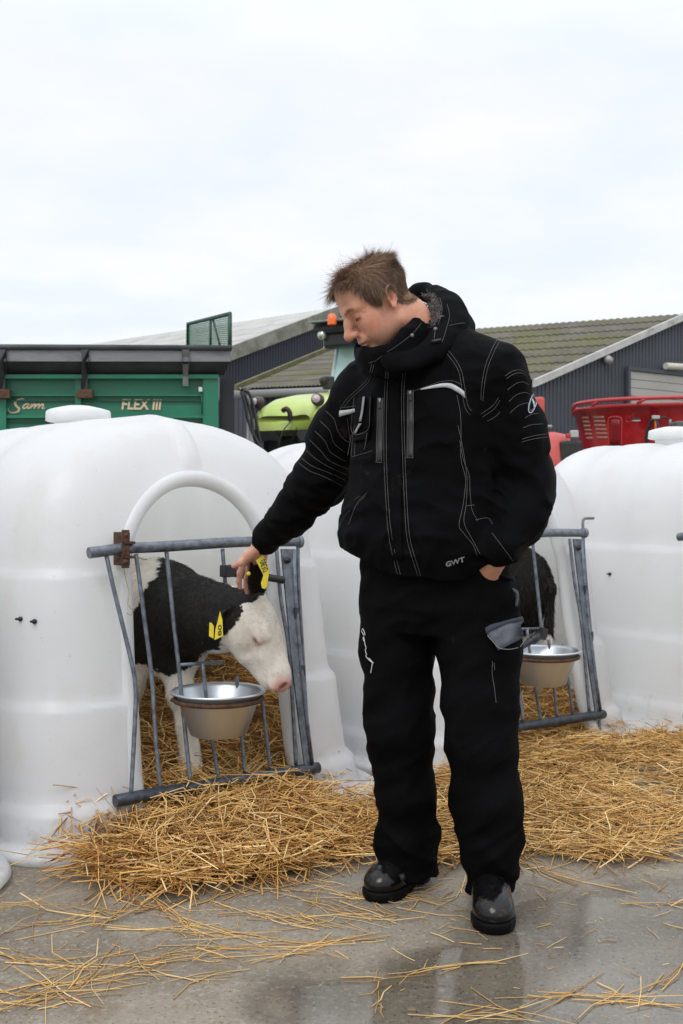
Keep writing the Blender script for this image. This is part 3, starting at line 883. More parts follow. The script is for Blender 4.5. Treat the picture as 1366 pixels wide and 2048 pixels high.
def build_body():
    ax = axis_pts((-0.36, -0.205, 0.0026), (-0.205, -0.09, 0.008), (-0.09, 0.21, 0.0026), (0.21, 0.345, 0.008), (0.345, 0.48, 0.003), (0.48, 0.64, 0.01))
    ay = axis_pts((2.66, 2.80, 0.01), (2.80, 3.20, 0.0028), (3.20, 3.42, 0.008), (3.42, 3.68, 0.0026))
    az = axis_pts((0.01, 0.80, 0.012), (0.80, 1.02, 0.0026), (1.02, 1.46, 0.010), (1.46, 1.83, 0.0026))
    f = Field(ax, ay, az)
    # --- hidden body under the clothes (one continuous figure)
    neck0 = P(842, 690, 3.06)
    f.chain([neck0, P(858, 860, 3.06), P(868, 1040, 3.06), P(868, 1160, 3.06)], [0.07, 0.12, 0.11, 0.115], 0.06)
    for s in (-1, 1): f.chain([P(858, 800, 3.06) + BU*0.06*s, P(866, 1150, 3.06) + BU*0.07*s], [0.09, 0.10], 0.05)
    f.chain([neck0, ARM_R[0], ARM_R[2], ARM_R[-1]], [0.06, 0.055, 0.042, 0.030], 0.03)
    f.chain([neck0, ARM_L[0], ARM_L[2], ARM_L[-1]], [0.06, 0.055, 0.042, 0.030], 0.03)
    f.chain([P(800, 1190, 3.14), P(805, 1470, 3.08), P(818, 1715, 3.15)], [0.085, 0.055, 0.032], 0.03)
    f.chain([P(948, 1190, 3.02), P(965, 1480, 2.97), P(985, 1750, 3.02)], [0.085, 0.055, 0.032], 0.03)
    for a, b in ((P(818, 1735, 3.14), P(778, 1768, 3.08)), (P(984, 1760, 3.0), P(988, 1815, 2.90))): f.cap(a, b, 0.026, 0.022, 0.02)
    # --- neck
    f.chain([neck0, P(812, 640, 3.03), hd(-0.025, 0, -0.02)], [0.066, 0.060, 0.062], 0.03)
    # --- head
    E = lambda c, r, k=0.02, cut=False: f.ell(hd(*c), r, HR, k, cut)
    E((-0.012, 0, 0.030), (0.096, 0.076, 0.083), 0.02)
    E((0.030, 0, 0.042), (0.062, 0.062, 0.060), 0.03)           # forehead
    E((0.030, 0, -0.030), (0.058, 0.058, 0.075), 0.03)          # face mass
    for s in (-1, 1):
        f.cap(hd(-0.002, 0.050*s, -0.068), hd(0.066, 0.018*s, -0.104), 0.020, 0.019, 0.030)   # jaw
        E((0.052, 0.042*s, -0.032), (0.030, 0.022, 0.026), 0.025)   # cheek bone
        E((0.052, 0.038*s, -0.066), (0.030, 0.020, 0.030), 0.025)   # cheek
        f.cap(hd(0.076, 0.040*s, 0.021), hd(0.089, 0.012*s, 0.019), 0.011, 0.012, 0.016)   # brow
    E((0.078, 0, -0.105), (0.018, 0.020, 0.016), 0.02)          # chin
    for s in (-1, 1):
        E((0.097, 0.031*s, -0.002), (0.016, 0.017, 0.011), 0.014, True)    # eye hollow
        E((0.0755, 0.031*s, -0.002), (0.0135, 0.0145, 0.0125), 0.006)      # lidded eye
        E((0.090, 0.031*s, -0.0075), (0.005, 0.013, 0.0016), 0.003, True)  # lid line
    f.chain([hd(0.090, 0, 0.012), hd(0.103, 0, -0.010), hd(0.121, 0, -0.036)], [0.0088, 0.0102, 0.0122], 0.014)   # nose
    E((0.119, 0, -0.040), (0.0112, 0.013, 0.0112), 0.010)
    for s in (-1, 1):
        E((0.105, 0.0125*s, -0.042), (0.0115, 0.0075, 0.0085), 0.008)
        E((0.111, 0.0075*s, -0.0495), (0.0055, 0.0038, 0.0040), 0.003, True)
        # fold from nostril to the corner of the mouth
        f.cap(hd(0.098, 0.021*s, -0.046), hd(0.088, 0.031*s, -0.070), 0.0026, 0.0018, 0.008, True)
        for (q1, q2) in (((0.073, 0.051*s, 0.000), (0.062, 0.057*s, 0.006)), ((0.073, 0.051*s, -0.005), (0.061, 0.057*s, -0.006)), ((0.086, 0.020*s, -0.017), (0.078, 0.038*s, -0.020))):
            f.cap(hd(*q1), hd(*q2), 0.0008, 0.0005, 0.004, True)
    E((0.090, 0, -0.066), (0.012, 0.026, 0.016), 0.015)         # muzzle
    E((0.0985, 0, -0.0705), (0.0068, 0.020, 0.0048), 0.006)     # upper lip
    E((0.0965, 0, -0.0815), (0.0072, 0.017, 0.0058), 0.006)     # lower lip
    f.cap(hd(0.1065, 0.0, -0.0760), hd(0.0955, 0.0245, -0.0755), 0.0017, 0.0012, 0.004, True)
    f.cap(hd(0.1065, 0.0, -0.0760), hd(0.0955, -0.0245, -0.0755), 0.0017, 0.0012, 0.004, True)
    # --- ears
    for s in (-1, 1):
        a = R(12)
        fe = HFW*math.cos(a) + HUP*math.sin(a); ue = -HFW*math.sin(a) + HUP*math.cos(a); le = HLF*s
        fl = nrm(fe + le*0.38); ll = nrm(le - fe*0.38)
        Re = np.array([fl, ll, ue]); c = hd(-0.010, 0.0790*s, -0.006)
        def ep(u_, v_, w_=0.0): return c + fl*u_ + ue*v_ + ll*w_
        f.ell(ep(-0.002, 0.002, -0.003), (0.0150, 0.0035, 0.0265), Re, 0.004)
        hx = [(0.010, -0.001, 0), (0.0135, 0.010, 0.002), (0.0105, 0.021, 0.003), (0.003, 0.028, 0.004), (-0.006, 0.029, 0.005), (-0.0135, 0.023, 0.006), (-0.0165, 0.012, 0.006), (-0.0155, 0.000, 0.005), (-0.0115, -0.012, 0.004), (-0.006, -0.021, 0.002)]
        q = [ep(*h_) for h_ in hx]; f.chain(q, [0.0030, 0.0034, 0.0036, 0.0038, 0.0040, 0.0042, 0.0042, 0.0040, 0.0040, 0.0045], 0.0025)
        f.ell(ep(0.0005, -0.0255, 0.001), (0.0085, 0.0050, 0.0095), Re, 0.004)
        f.chain([ep(0.003, 0.018, 0.001), ep(-0.006, 0.012, 0.002), ep(-0.009, 0.000, 0.002), ep(-0.005, -0.012, 0.001)], [0.0026, 0.0030, 0.0030, 0.0030], 0.003)
        f.ell(ep(0.003, -0.003, 0.0), (0.0062, 0.0075, 0.0090), Re, 0.003, True)
        f.ell(ep(0.0105, -0.006, 0.002), (0.0036, 0.0036, 0.0055), Re, 0.004)
        f.ell(ep(-0.010, 0.0, -0.010), (0.012, 0.010, 0.022), Re, 0.010)
    # --- right hand, fingers closing behind the calf's ear
    W = ARM_R[-1]; wr = W + nrm(W - ARM_R[-2])*0.012
    K = [P(491, 1119, 3.560), P(502, 1127, 3.585), P(514, 1131, 3.610), P(526, 1130, 3.635)]
    f.cap(ARM_R[-1], wr, 0.030, 0.029, 0.01)
    for i, k_ in enumerate(K):
        f.cap(wr + (k_-wr)*0.05, k_, 0.0215, [0.0135, 0.0135, 0.0125, 0.0115][i], 0.018)
    fing = [[K[0], P(480, 1146, 3.565), P(478, 1162, 3.580), P(480, 1175, 3.598)],
            [K[1], P(494, 1156, 3.605), P(493, 1172, 3.618), P(494, 1184, 3.630)],
            [K[2], P(510, 1158, 3.640), P(509, 1174, 3.648), P(509, 1184, 3.652)],
            [K[3], P(528, 1152, 3.670), P(527, 1166, 3.676), P(526, 1176, 3.678)]]
    rad = [[0.0118, 0.0102, 0.0092, 0.0074], [0.0118, 0.0105, 0.0094, 0.0076], [0.0112, 0.010, 0.0088, 0.0072], [0.0100, 0.0086, 0.0078, 0.0064]]
    for q, r in zip(fing, rad): f.chain(q, r, 0.005)
    th = [wr + np.array([-0.006, -0.012, -0.012]), P(497, 1110, 3.525), P(482, 1125, 3.520), P(467, 1132, 3.528)]
    f.chain(th, [0.020, 0.0150, 0.0112, 0.0080], 0.010)
    # --- left hand pushed into the trouser pocket
    W = ARM_L[-1]
    def hip(px, py, off):
        h = hit(BVH_T, px, py, 0.0)
        h = P(px, py, 2.93) if h is None else h
        return h + nrm(h - CAM)*off
    wr = 0.5*W + 0.5*hip(984, 1114, -0.016)
    f.cap(W, wr, 0.031, 0.030, 0.01)
    KL = [hip(946, 1146, 0.034), hip(955, 1156, 0.034), hip(967, 1164, 0.036), hip(981, 1170, 0.042)]
    for k_ in KL: f.cap(wr, k_, 0.027, 0.0135, 0.02)
    for i, k_ in enumerate(KL):
        t1 = k_ + np.array([-0.010, 0.016, -0.038]); t2 = t1 + np.array([-0.003, 0.016, -0.028])
        f.chain([k_, t1, t2], [0.0115, 0.0098, 0.0078], 0.005)
    f.chain([wr, hip(958, 1128, 0.012), hip(944, 1156, 0.036)], [0.019, 0.014, 0.009], 0.012)
    V, Q = f.mesh(1)
    # --- skin colours that belong to the skin
    L = to_head(V); px, py = proj(V)
    c = np.empty((len(V), 3)); c[:] = (0.57, 0.285, 0.188)
    def blend(col, w):
        c[:] = c*(1-w[:, None]) + np.array(col)*w[:, None]
    def g(ctr, r): return np.exp(-(((L-np.array(ctr))/np.array(r))**2).sum(1))
    n1 = fbm(L[:, 0]*90, L[:, 1]*90, L[:, 2]*90, 3)
    blend((0.50, 0.185, 0.125), np.clip(1.0*g((0.118, 0, -0.038), (0.022, 0.018, 0.020)), 0, 1)*0.75)
    for s in (-1, 1):
        blend((0.52, 0.185, 0.125), g((0.060, 0.05*s, -0.040), (0.034, 0.03, 0.030))*0.6)
        blend((0.56, 0.215, 0.155), g((-0.010, 0.085*s, -0.008), (0.024, 0.016, 0.036))*0.7)
    beard = np.clip(sstep(-0.052, -0.078, L[:, 2])*sstep(0.0, 0.03, L[:, 0])*(L[:, 2] > -0.13), 0, 1)
    blend((0.33, 0.195, 0.135), beard*(0.25+0.6*n1))
    lips = np.clip(g((0.099, 0, -0.0705), (0.014, 0.020, 0.0050)) + g((0.097, 0, -0.081), (0.014, 0.017, 0.0060)), 0, 1)
    blend((0.46, 0.175, 0.145), lips*0.7)
    blend((0.22, 0.095, 0.07), np.clip(g((0.088, 0.031, -0.0078), (0.010, 0.014, 0.0022)) + g((0.088, -0.031, -0.0078), (0.010, 0.014, 0.0022)), 0, 1)*0.8)
    blend((0.44, 0.20, 0.15), np.clip(g((0.085, 0.031, -0.014), (0.014, 0.017, 0.005)), 0, 1)*0.4)
    sc = hair_mask(L); blend((0.20, 0.12, 0.078), sc*0.8)
    hand = (px < 570) & (V[:, 2] < 1.02)
    blend((0.56, 0.30, 0.225), hand*0.8)
    for q in fing + [th]:
        d = np.linalg.norm(V - q[-1], axis=1); blend((0.60, 0.24, 0.17), np.exp(-(d/0.016)**2)*0.6)
        for kk in q[1:-1]:
            d = np.linalg.norm(V - kk, axis=1); blend((0.50, 0.22, 0.16), np.exp(-(d/0.009)**2)*0.4)
    n2 = fbm(L[:, 0]*240, L[:, 1]*240, L[:, 2]*240, 17); blend((0.50, 0.20, 0.14), np.clip((n2-0.5)*1.6, 0, 0.4)*(1-sc))
    c *= (0.86 + 0.28*n1)[:, None]
    me = np_mesh('person', V, Q, c)
    return me, V, Q, fing, th

def hair_mask(L):
    x, y, z = L[:, 0], L[:, 1], L[:, 2]; ay_ = np.abs(y)
    # hairline height as a function of front/back position
    hx = np.array([-0.12, -0.06, -0.032, -0.020, -0.004, 0.006, 0.014, 0.030, 0.046, 0.053, 0.058, 0.066, 0.075, 0.10])
    side = np.array([-0.055, -0.050, -0.040, 0.026, 0.028, 0.010, -0.010, 0.002, 0.016, 0.040, 0.078, 0.090, 0.094, 0.10])
    mid = np.interp(x, hx, np.maximum(side, [-0.055, -0.05, -0.03, 0.03, 0.03, 0.03, 0.03, 0.03, 0.05, 0.07, 0.078, 0.082, 0.084, 0.084]))
    side = np.interp(x, hx, side)
    w = sstep(0.02, 0.055, ay_)
    line = mid*(1-w) + side*w
    nz_ = vnoise(x*160, y*160, z*160, 5)*0.008
    m = sstep(-0.004, 0.006, z - line + nz_ - 0.004)
    back = ((L[:, 0] < -0.02) & (z > -0.06)).astype(float)
    return np.clip(m, 0, 1)*(z > -0.07)*(np.abs(L).max(1) < 0.16)

# arms: shoulder, upper arm, elbow, forearm, wrist
ARM_R = [P(728, 788, 3.20), P(678, 868, 3.28), P(636, 962, 3.36), P(588, 1024, 3.44), P(530, 1080, 3.52)]
ARM_L = [P(986, 752, 2.95), P(1024, 860, 2.965), P(1050, 968, 2.985), P(1042, 1032, 2.93), P(1006, 1094, 2.872)]

def wrinkle(X, Y, Z, fx, fz, seed):
    n = fbm(X*fx, Y*fx, Z*fz, seed, 2)
    return (1 - np.abs(2*n - 1))**3

def build_jacket():
    ax = np.arange(-0.34, 0.68, 0.0062); ay = np.arange(2.66, 3.66, 0.0062); az = np.arange(0.84, 1.80, 0.0062)
    f = Field(ax, ay, az)
    # trunk: stacked ellipses
    tab = np.array([  # z, px centre, half width, half depth
        [0.885, 850, 0.202, 0.140], [0.905, 850, 0.214, 0.152], [0.955, 850, 0.240, 0.172], [1.02, 849, 0.252, 0.184], [1.10, 854, 0.232, 0.172],
        [1.17, 857, 0.220, 0.160], [1.32, 858, 0.215, 0.150], [1.42, 858, 0.208, 0.138], [1.47, 860, 0.190, 0.122], [1.51, 862, 0.155, 0.105], [1.55, 862, 0.10, 0.085], [1.60, 856, 0.07, 0.07]])
    sl, X, Y, Z = f.sub(np.array([-0.2, 2.66, 0.85]), np.array([0.6, 3.5, 1.62]))
    zf = Z.ravel(); cx = (np.interp(zf, tab[:, 0], tab[:, 1]) - 683)*3.06/F; a = np.interp(zf, tab[:, 0], tab[:, 2]); b = np.interp(zf, tab[:, 0], tab[:, 3])
    # lean the trunk: belly forward, shoulders back
    cy = 3.065 + 0.0*zf
    cx, cy, a, b = [q[None, None, :] for q in (cx, cy, a, b)]
    u = (X-cx)*BU[0] + (Y-cy)*BU[1]; v = (X-cx)*BF[0] + (Y-cy)*BF[1]
    rr = ((np.abs(u)/a)**2.4 + (np.abs(v)/b)**2.4)**(1/2.4)
    d = (rr - 1)*np.minimum(a, b)
    zb = 0.905 + 0.48*np.clip(0.16 - X, 0, 0.3) + 1.15*np.clip(X - 0.335, 0, 0.12)
    d = np.maximum(d, (zb - Z)); d = np.maximum(d, Z - 1.60)
    f.put(sl, d.astype(np.float32), 0.02)
    # shoulders and sleeves
    f.cap(P(815, 700, 3.10), ARM_R[0] + np.array([0.005, 0, 0.008]), 0.062, 0.083, 0.06)
    f.cap(P(905, 690, 3.03), ARM_L[0], 0.066, 0.086, 0.06)
    f.chain(ARM_R, [0.084, 0.082, 0.076, 0.058, 0.044], 0.035)
    f.chain(ARM_L, [0.084, 0.083, 0.077, 0.060, 0.049], 0.030)
    # cuffs
    e = nrm(ARM_R[-1]-ARM_R[-2]); f.cap(ARM_R[-1] - e*0.035, ARM_R[-1], 0.047, 0.043, 0.006)
    e = nrm(ARM_L[-1]-ARM_L[-2]); f.cap(ARM_L[-1] - e*0.045, ARM_L[-1] - e*0.002, 0.053, 0.049, 0.006)
    # collar: a standing band round the neck, low in front
    path = [P(842, 614, 3.15), P(838, 632, 3.01), P(810, 668, 2.930), P(776, 696, 2.915), P(738, 704, 2.955), P(722, 692, 3.02), P(735, 670, 3.09)]
    low = [P(858, 660, 3.17), P(868, 690, 3.03), P(830, 722, 2.95), P(785, 740, 2.94), P(748, 733, 2.97), P(732, 722, 3.04), P(745, 700, 3.12)]
    for A, r in ((path, 0.0105), (low, 0.022)):
        q = catmull(A, 0.02)
        for i in range(len(q)-1): f.cap(q[i], q[i+1], r, r, 0.012)
    for wq in (0.3, 0.5, 0.7):
        q = catmull([(1-wq)*a_ + wq*b_ for a_, b_ in zip(path, low)], 0.02)
        for i in range(len(q)-1): f.cap(q[i], q[i+1], 0.0125, 0.0125, 0.016)
    # folds: stronger at elbows and waist
    X = f.ax[0][:, None, None]; Y = f.ax[1][None, :, None]; Z = f.ax[2][None, None, :]
    band = np.abs(f.F) < 0.035
    I, J, K = np.nonzero(band)
    x, y, z = f.ax[0][I].astype(float), f.ax[1][J].astype(float), f.ax[2][K].astype(float)
    p = np.stack([x, y, z], 1)
    def near(c, r): return np.exp(-(((p-c)/r)**2).sum(1))
    wr = 0.45 + 0.0*x
    wr += 0.9*near(ARM_R[2], 0.13) + 0.7*near(ARM_R[3], 0.10) + 1.0*near(ARM_L[2], 0.13) + 0.9*near(ARM_L[3], 0.09) + 0.5*near(P(870, 1070, 2.9), 0.16) + 0.5*near(P(735, 1010, 3.05), 0.14)
    # folds run across the sleeves
    dr = nrm(ARM_R[3]-ARM_R[1]); t = p @ dr
    w1 = wrinkle(t + 0.25*x, (p @ np.array([0.3, 0.9, 0.3]))*0.3, x*0.4, 21, 21, 11)
    w2 = wrinkle(x, y, z, 11, 17, 21)
    arm = near(ARM_R[2], 0.2) + near(ARM_R[4], 0.15) + near(ARM_L[2], 0.17) + near(ARM_L[4], 0.12)
    arm = np.clip(arm*1.4, 0, 1)
    disp = wr*(0.019*(w1*arm + w2*(1-arm)) - 0.006) + 0.004*(fbm(x*6, y*6, z*6, 31) - 0.5)
    f.F[I, J, K] -= disp.astype(np.float32)
    # room for the neck and chin
    f.chain([P(842, 690, 3.06), P(812, 640, 3.03), hd(-0.02, 0, 0.0)], [0.071, 0.070, 0.075], 0.006)if False else None
    f.cap(P(812, 640, 3.03), P(836, 672, 3.05), 0.066, 0.066, 0.008, True)
    f.ell(hd(0.045, 0.0, -0.075), (0.062, 0.066, 0.070), HR, 0.008, True)
    V, Q = f.mesh(2)
    return V, Q

def build_hood():
    ax = np.arange(0.02, 0.48, 0.0055); ay = np.arange(2.78, 3.42, 0.0055); az = np.arange(1.38, 1.80, 0.0055)
    f = Field(ax, ay, az)
    def run(pts, rs, k):
        q = catmull(pts, 0.015); r = np.interp(np.linspace(0, len(rs)-1, len(q)), range(len(rs)), rs)
        for i in range(len(q)-1): f.cap(q[i], q[i+1], r[i], r[i+1], k)
    run([P(824, 586, 3.22), P(848, 582, 3.18), P(876, 594, 3.11), P(902, 620, 3.06), P(916, 654, 3.02), P(898, 690, 2.97), P(862, 714, 2.92), P(815, 732, 2.895), P(780, 734, 2.90)],
        [0.016, 0.018, 0.020, 0.022, 0.024, 0.022, 0.018, 0.014, 0.010], 0.02)
    run([P(868, 606, 3.08), P(880, 632, 3.03), P(876, 662, 2.975), P(848, 694, 2.925), P(806, 714, 2.90), P(772, 718, 2.91)], [0.011, 0.012, 0.013, 0.012, 0.010, 0.008], 0.012)
    run([P(890, 612, 3.07), P(900, 642, 3.03), P(888, 676, 2.97), P(856, 704, 2.93), P(812, 722, 2.91), P(776, 724, 2.92)], [0.017, 0.020, 0.018, 0.013, 0.009, 0.006], 0.03)
    f.ell(P(888, 648, 3.09), (0.055, 0.10, 0.075), None, 0.04)     # bag of the hood hanging behind
    f.ell(P(895, 670, 3.17), (0.08, 0.09, 0.085), None, 0.04)
    f.ell(P(848, 634, 3.12), (0.036, 0.080, 0.062), None, 0.012, True)    # open inside
    I, J, K = np.nonzero(np.abs(f.F) < 0.03)
    x, y, z = f.ax[0][I].astype(float), f.ax[1][J].astype(float), f.ax[2][K].astype(float)
    f.F[I, J, K] -= (0.008*(wrinkle(x + 0.3*z, y, z, 14, 14, 41) - 0.4)).astype(np.float32)
    return f.mesh(2)

def build_trousers():
    ax = np.arange(-0.04, 0.58, 0.0065); ay = np.arange(2.70, 3.40, 0.0065); az = np.arange(-0.02, 1.02, 0.0065)
    f = Field(ax, ay, az)
    # hips
    sl, X, Y, Z = f.sub(np.array([-0.1, 2.7, 0.72]), np.array([0.6, 3.4, 1.02]))
    cx = (868-683)*3.07/F; cy = 3.075
    a = np.interp(Z.ravel(), [0.70, 0.82, 0.90, 1.0], [0.165, 0.205, 0.214, 0.20])[None, None, :]; b = np.interp(Z.ravel(), [0.70, 0.82, 0.90, 1.0], [0.10, 0.138, 0.142, 0.13])[None, None, :]
    u = (X-cx)*BU[0] + (Y-cy)*BU[1]; v = (X-cx)*BF[0] + (Y-cy)*BF[1]
    d = (((np.abs(u)/a)**2.5 + (np.abs(v)/b)**2.5)**(1/2.5) - 1)*np.minimum(a, b)
    d = np.maximum(np.maximum(d, 0.745 - Z), Z - 0.985)
    f.put(sl, d.astype(np.float32), 0.03)
    rl = [P(800, 1200, 3.15), P(795, 1300, 3.13), P(797, 1390, 3.11), P(800, 1470, 3.09), P(809, 1580, 3.11), P(813, 1670, 3.14), P(815, 1735, 3.165)]
    rr = [0.112, 0.102, 0.092, 0.086, 0.081, 0.080, 0.080]
    ll = [P(948, 1200, 3.02), P(957, 1300, 3.00), P(961, 1390, 2.98), P(963, 1480, 2.965), P(971, 1590, 2.975), P(979, 1690, 3.0), P(983, 1775, 3.01)]
    lr = [0.116, 0.110, 0.097, 0.089, 0.089, 0.078, 0.066]
    f.chain(rl, rr, 0.03); f.chain(ll, lr, 0.03)
    # open the hems flat
    for (c, z0) in ((rl[-1], 0.042), (ll[-1], 0.046)):
        sl, X, Y, Z = f.sub(c - 0.13, c + 0.13)
        A = f.F[sl]; f.F[sl] = np.maximum(A, (z0 - Z) * np.ones_like(A)*1.0)
    I, J, K = np.nonzero(np.abs(f.F) < 0.035)
    x, y, z = f.ax[0][I].astype(float), f.ax[1][J].astype(float), f.ax[2][K].astype(float)
    amp = np.interp(z, [0.05, 0.2, 0.35, 0.5, 0.65, 0.8, 1.0], [0.014, 0.018, 0.010, 0.015, 0.009, 0.012, 0.006])
    w = wrinkle(x + 0.30*np.sin(z*7), y + 0.2*z, z + 0.55*x*np.sin(z*5+1), 5.5, 9.5, 51)
    w2 = wrinkle(x, y, z - 0.6*x, 9, 19, 61)
    f.F[I, J, K] -= (amp*(0.95*w + 0.5*w2 - 0.55)).astype(np.float32)
    return f.mesh(2)

def build_clog(toe, heel, name, parent):
    toe = np.asarray(toe, float); heel = np.asarray(heel, float); toe[2] = heel[2] = 0
    fd = nrm(toe - heel); sd_ = np.array([-fd[1], fd[0], 0]); Rm = np.array([fd, sd_, [0, 0, 1.0]])
    L = np.linalg.norm(toe-heel); c = (toe+heel)/2
    lo = np.minimum(toe, heel) - 0.09; hi = np.maximum(toe, heel) + 0.09
    f = Field(np.arange(lo[0], hi[0], 0.004), np.arange(lo[1], hi[1], 0.004), np.arange(-0.012, 0.20, 0.004))
    at = lambda x, y, z: c + fd*x + sd_*y + np.array([0, 0, z])
    f.ell(at(L/2-0.060, 0, 0.044), (0.062, 0.053, 0.040), Rm, 0.015)     # toe box
    f.ell(at(L/2-0.090, 0, 0.054), (0.066, 0.049, 0.043), Rm, 0.025)
    f.cap(at(L/2-0.125, 0, 0.062), at(-0.02, 0, 0.100), 0.044, 0.043, 0.03)
    f.cap(at(-L/2+0.05, 0, 0.05), at(-L/2+0.055, 0, 0.11), 0.040, 0.038, 0.03)
    f.cap(at(-L/2+0.05, 0, 0.05), at(0, 0, 0.05), 0.040, 0.046, 0.03)
    sl, X, Y, Z = f.sub(lo, hi + 0.2); f.F[sl] = np.maximum(f.F[sl], 0.024 - Z)
    V, Q = f.mesh(1)
    o = link(name, np_mesh(name, V, Q), CLOG, parent)
    f = Field(np.arange(lo[0], hi[0], 0.004), np.arange(lo[1], hi[1], 0.004), np.arange(-0.012, 0.06, 0.003))
    f.ell(at(L/2-0.062, 0, 0.02), (0.067, 0.058, 0.05), Rm, 0.02); f.cap(at(L/2-0.09, 0, 0.02), at(-L/2+0.045, 0, 0.02), 0.052, 0.043, 0.02)
    sl, X, Y, Z = f.sub(lo, hi + 0.1); f.F[sl] = np.maximum(np.maximum(f.F[sl], 0.002 - Z), Z - 0.030)
    # arch under the foot
    f.ell(at(-0.03, 0, 0.0), (0.03, 0.08, 0.012), Rm, 0.01, True)
    V, Q = f.mesh(1)
    link('sole', np_mesh('sole', V, Q), CLOGSOLE, o)
    return o

CLOG = M('wet_black_leather', (0.0055, 0.0053, 0.0058), rough=0.15, var=0.5, vscale=24, bump=0.08, bscale=120, rvar=0.10, spec=0.34,
         dirt=[((0.05, 0.038, 0.022), 26, 0.60, 0.1, 0.6)])
CLOGSOLE = M('black_clog_sole', (0.0045, 0.0044, 0.0042), rough=0.6, spec=0.08, var=0.4, vscale=30, dirt=[((0.07, 0.05, 0.03), 30, 0.58, 0.1, 0.7)])
SKIN = M('skin', attr='col', rough=0.47, sss=0.06, bump=0.22, bscale=520, spec=0.4)

TV, TQ = build_trousers()
BVH_T = bvh_of(TV, TQ)
body_me, BV, BQ, FING, THUMB = build_body()
person = link('person', body_me, SKIN)
tag(person, 'man in black work jacket and trousers, head bowed, one hand reaching to the calf', 'person')
JV, JQ = build_jacket()
jacket = link('jacket', np_mesh('jacket', JV, JQ), CLOTH, person)
V, Q = build_hood(); HVV, HQ = V, Q
hpx, hpy = proj(V)
hood = link('hood', np_mesh('hood', V, Q), CLOTH, jacket)
trousers = link('trousers', np_mesh('trousers', TV, TQ), CLOTH2, person)
build_clog(ground(742, 1806), ground(850, 1752), 'clog', person)
build_clog(ground(992, 1876) + np.array([0, 0.012, 0]), ground(975, 1790) + np.array([0.0, 0.01, 0]), 'clog', person)
# ------------------------------------------------------------------ hair
def strands(name, roots, dirs, lens, curl, w0, cols, mat, parent, seg=4, seed=1):
    """thin tapering blades; curl = sideways bend vectors"""
    n = len(roots); rg = np.random.default_rng(seed)
    t = np.linspace(0, 1, seg+1)
    pts = roots[:, None, :] + dirs[:, None, :]*(lens[:, None]*t)[:, :, None] + curl[:, None, :]*(t**2)[None, :, None]
    side = np.cross(dirs, rg.normal(size=(n, 3))); side /= np.linalg.norm(side, axis=1, keepdims=True) + 1e-9
    wd_ = w0*(1 - 0.85*t**1.5)
    A = pts + side[:, None, :]*wd_[None, :, None]; B = pts - side[:, None, :]*wd_[None, :, None]
    V = np.stack([A, B], 2).reshape(-1, 3); k = (seg+1)*2
    base = (np.arange(n)*k)[:, None]; fs = []
    for i in range(seg): fs.append(base + np.array([[2*i, 2*i+1, 2*i+3, 2*i+2]]))
    Q = np.concatenate(fs, 0)
    C = np.repeat(cols, k, axis=0)
    return link(name, np_mesh(name, V, Q, C), mat, parent)
def sample_faces(V, Q, w, n, rg):
    p = w/w.sum(); idx = rg.choice(len(Q), n, p=p); q = Q[idx]
    a = rg.random((n, 1)); b = rg.random((n, 1))
    pos = (V[q[:, 0]]*(1-a)+V[q[:, 1]]*a)*(1-b) + (V[q[:, 3]]*(1-a)+V[q[:, 2]]*a)*b
    nn = np.cross(V[q[:, 2]]-V[q[:, 0]], V[q[:, 3]]-V[q[:, 1]])
    return pos, nn/(np.linalg.norm(nn, axis=1, keepdims=True)+1e-12), idx
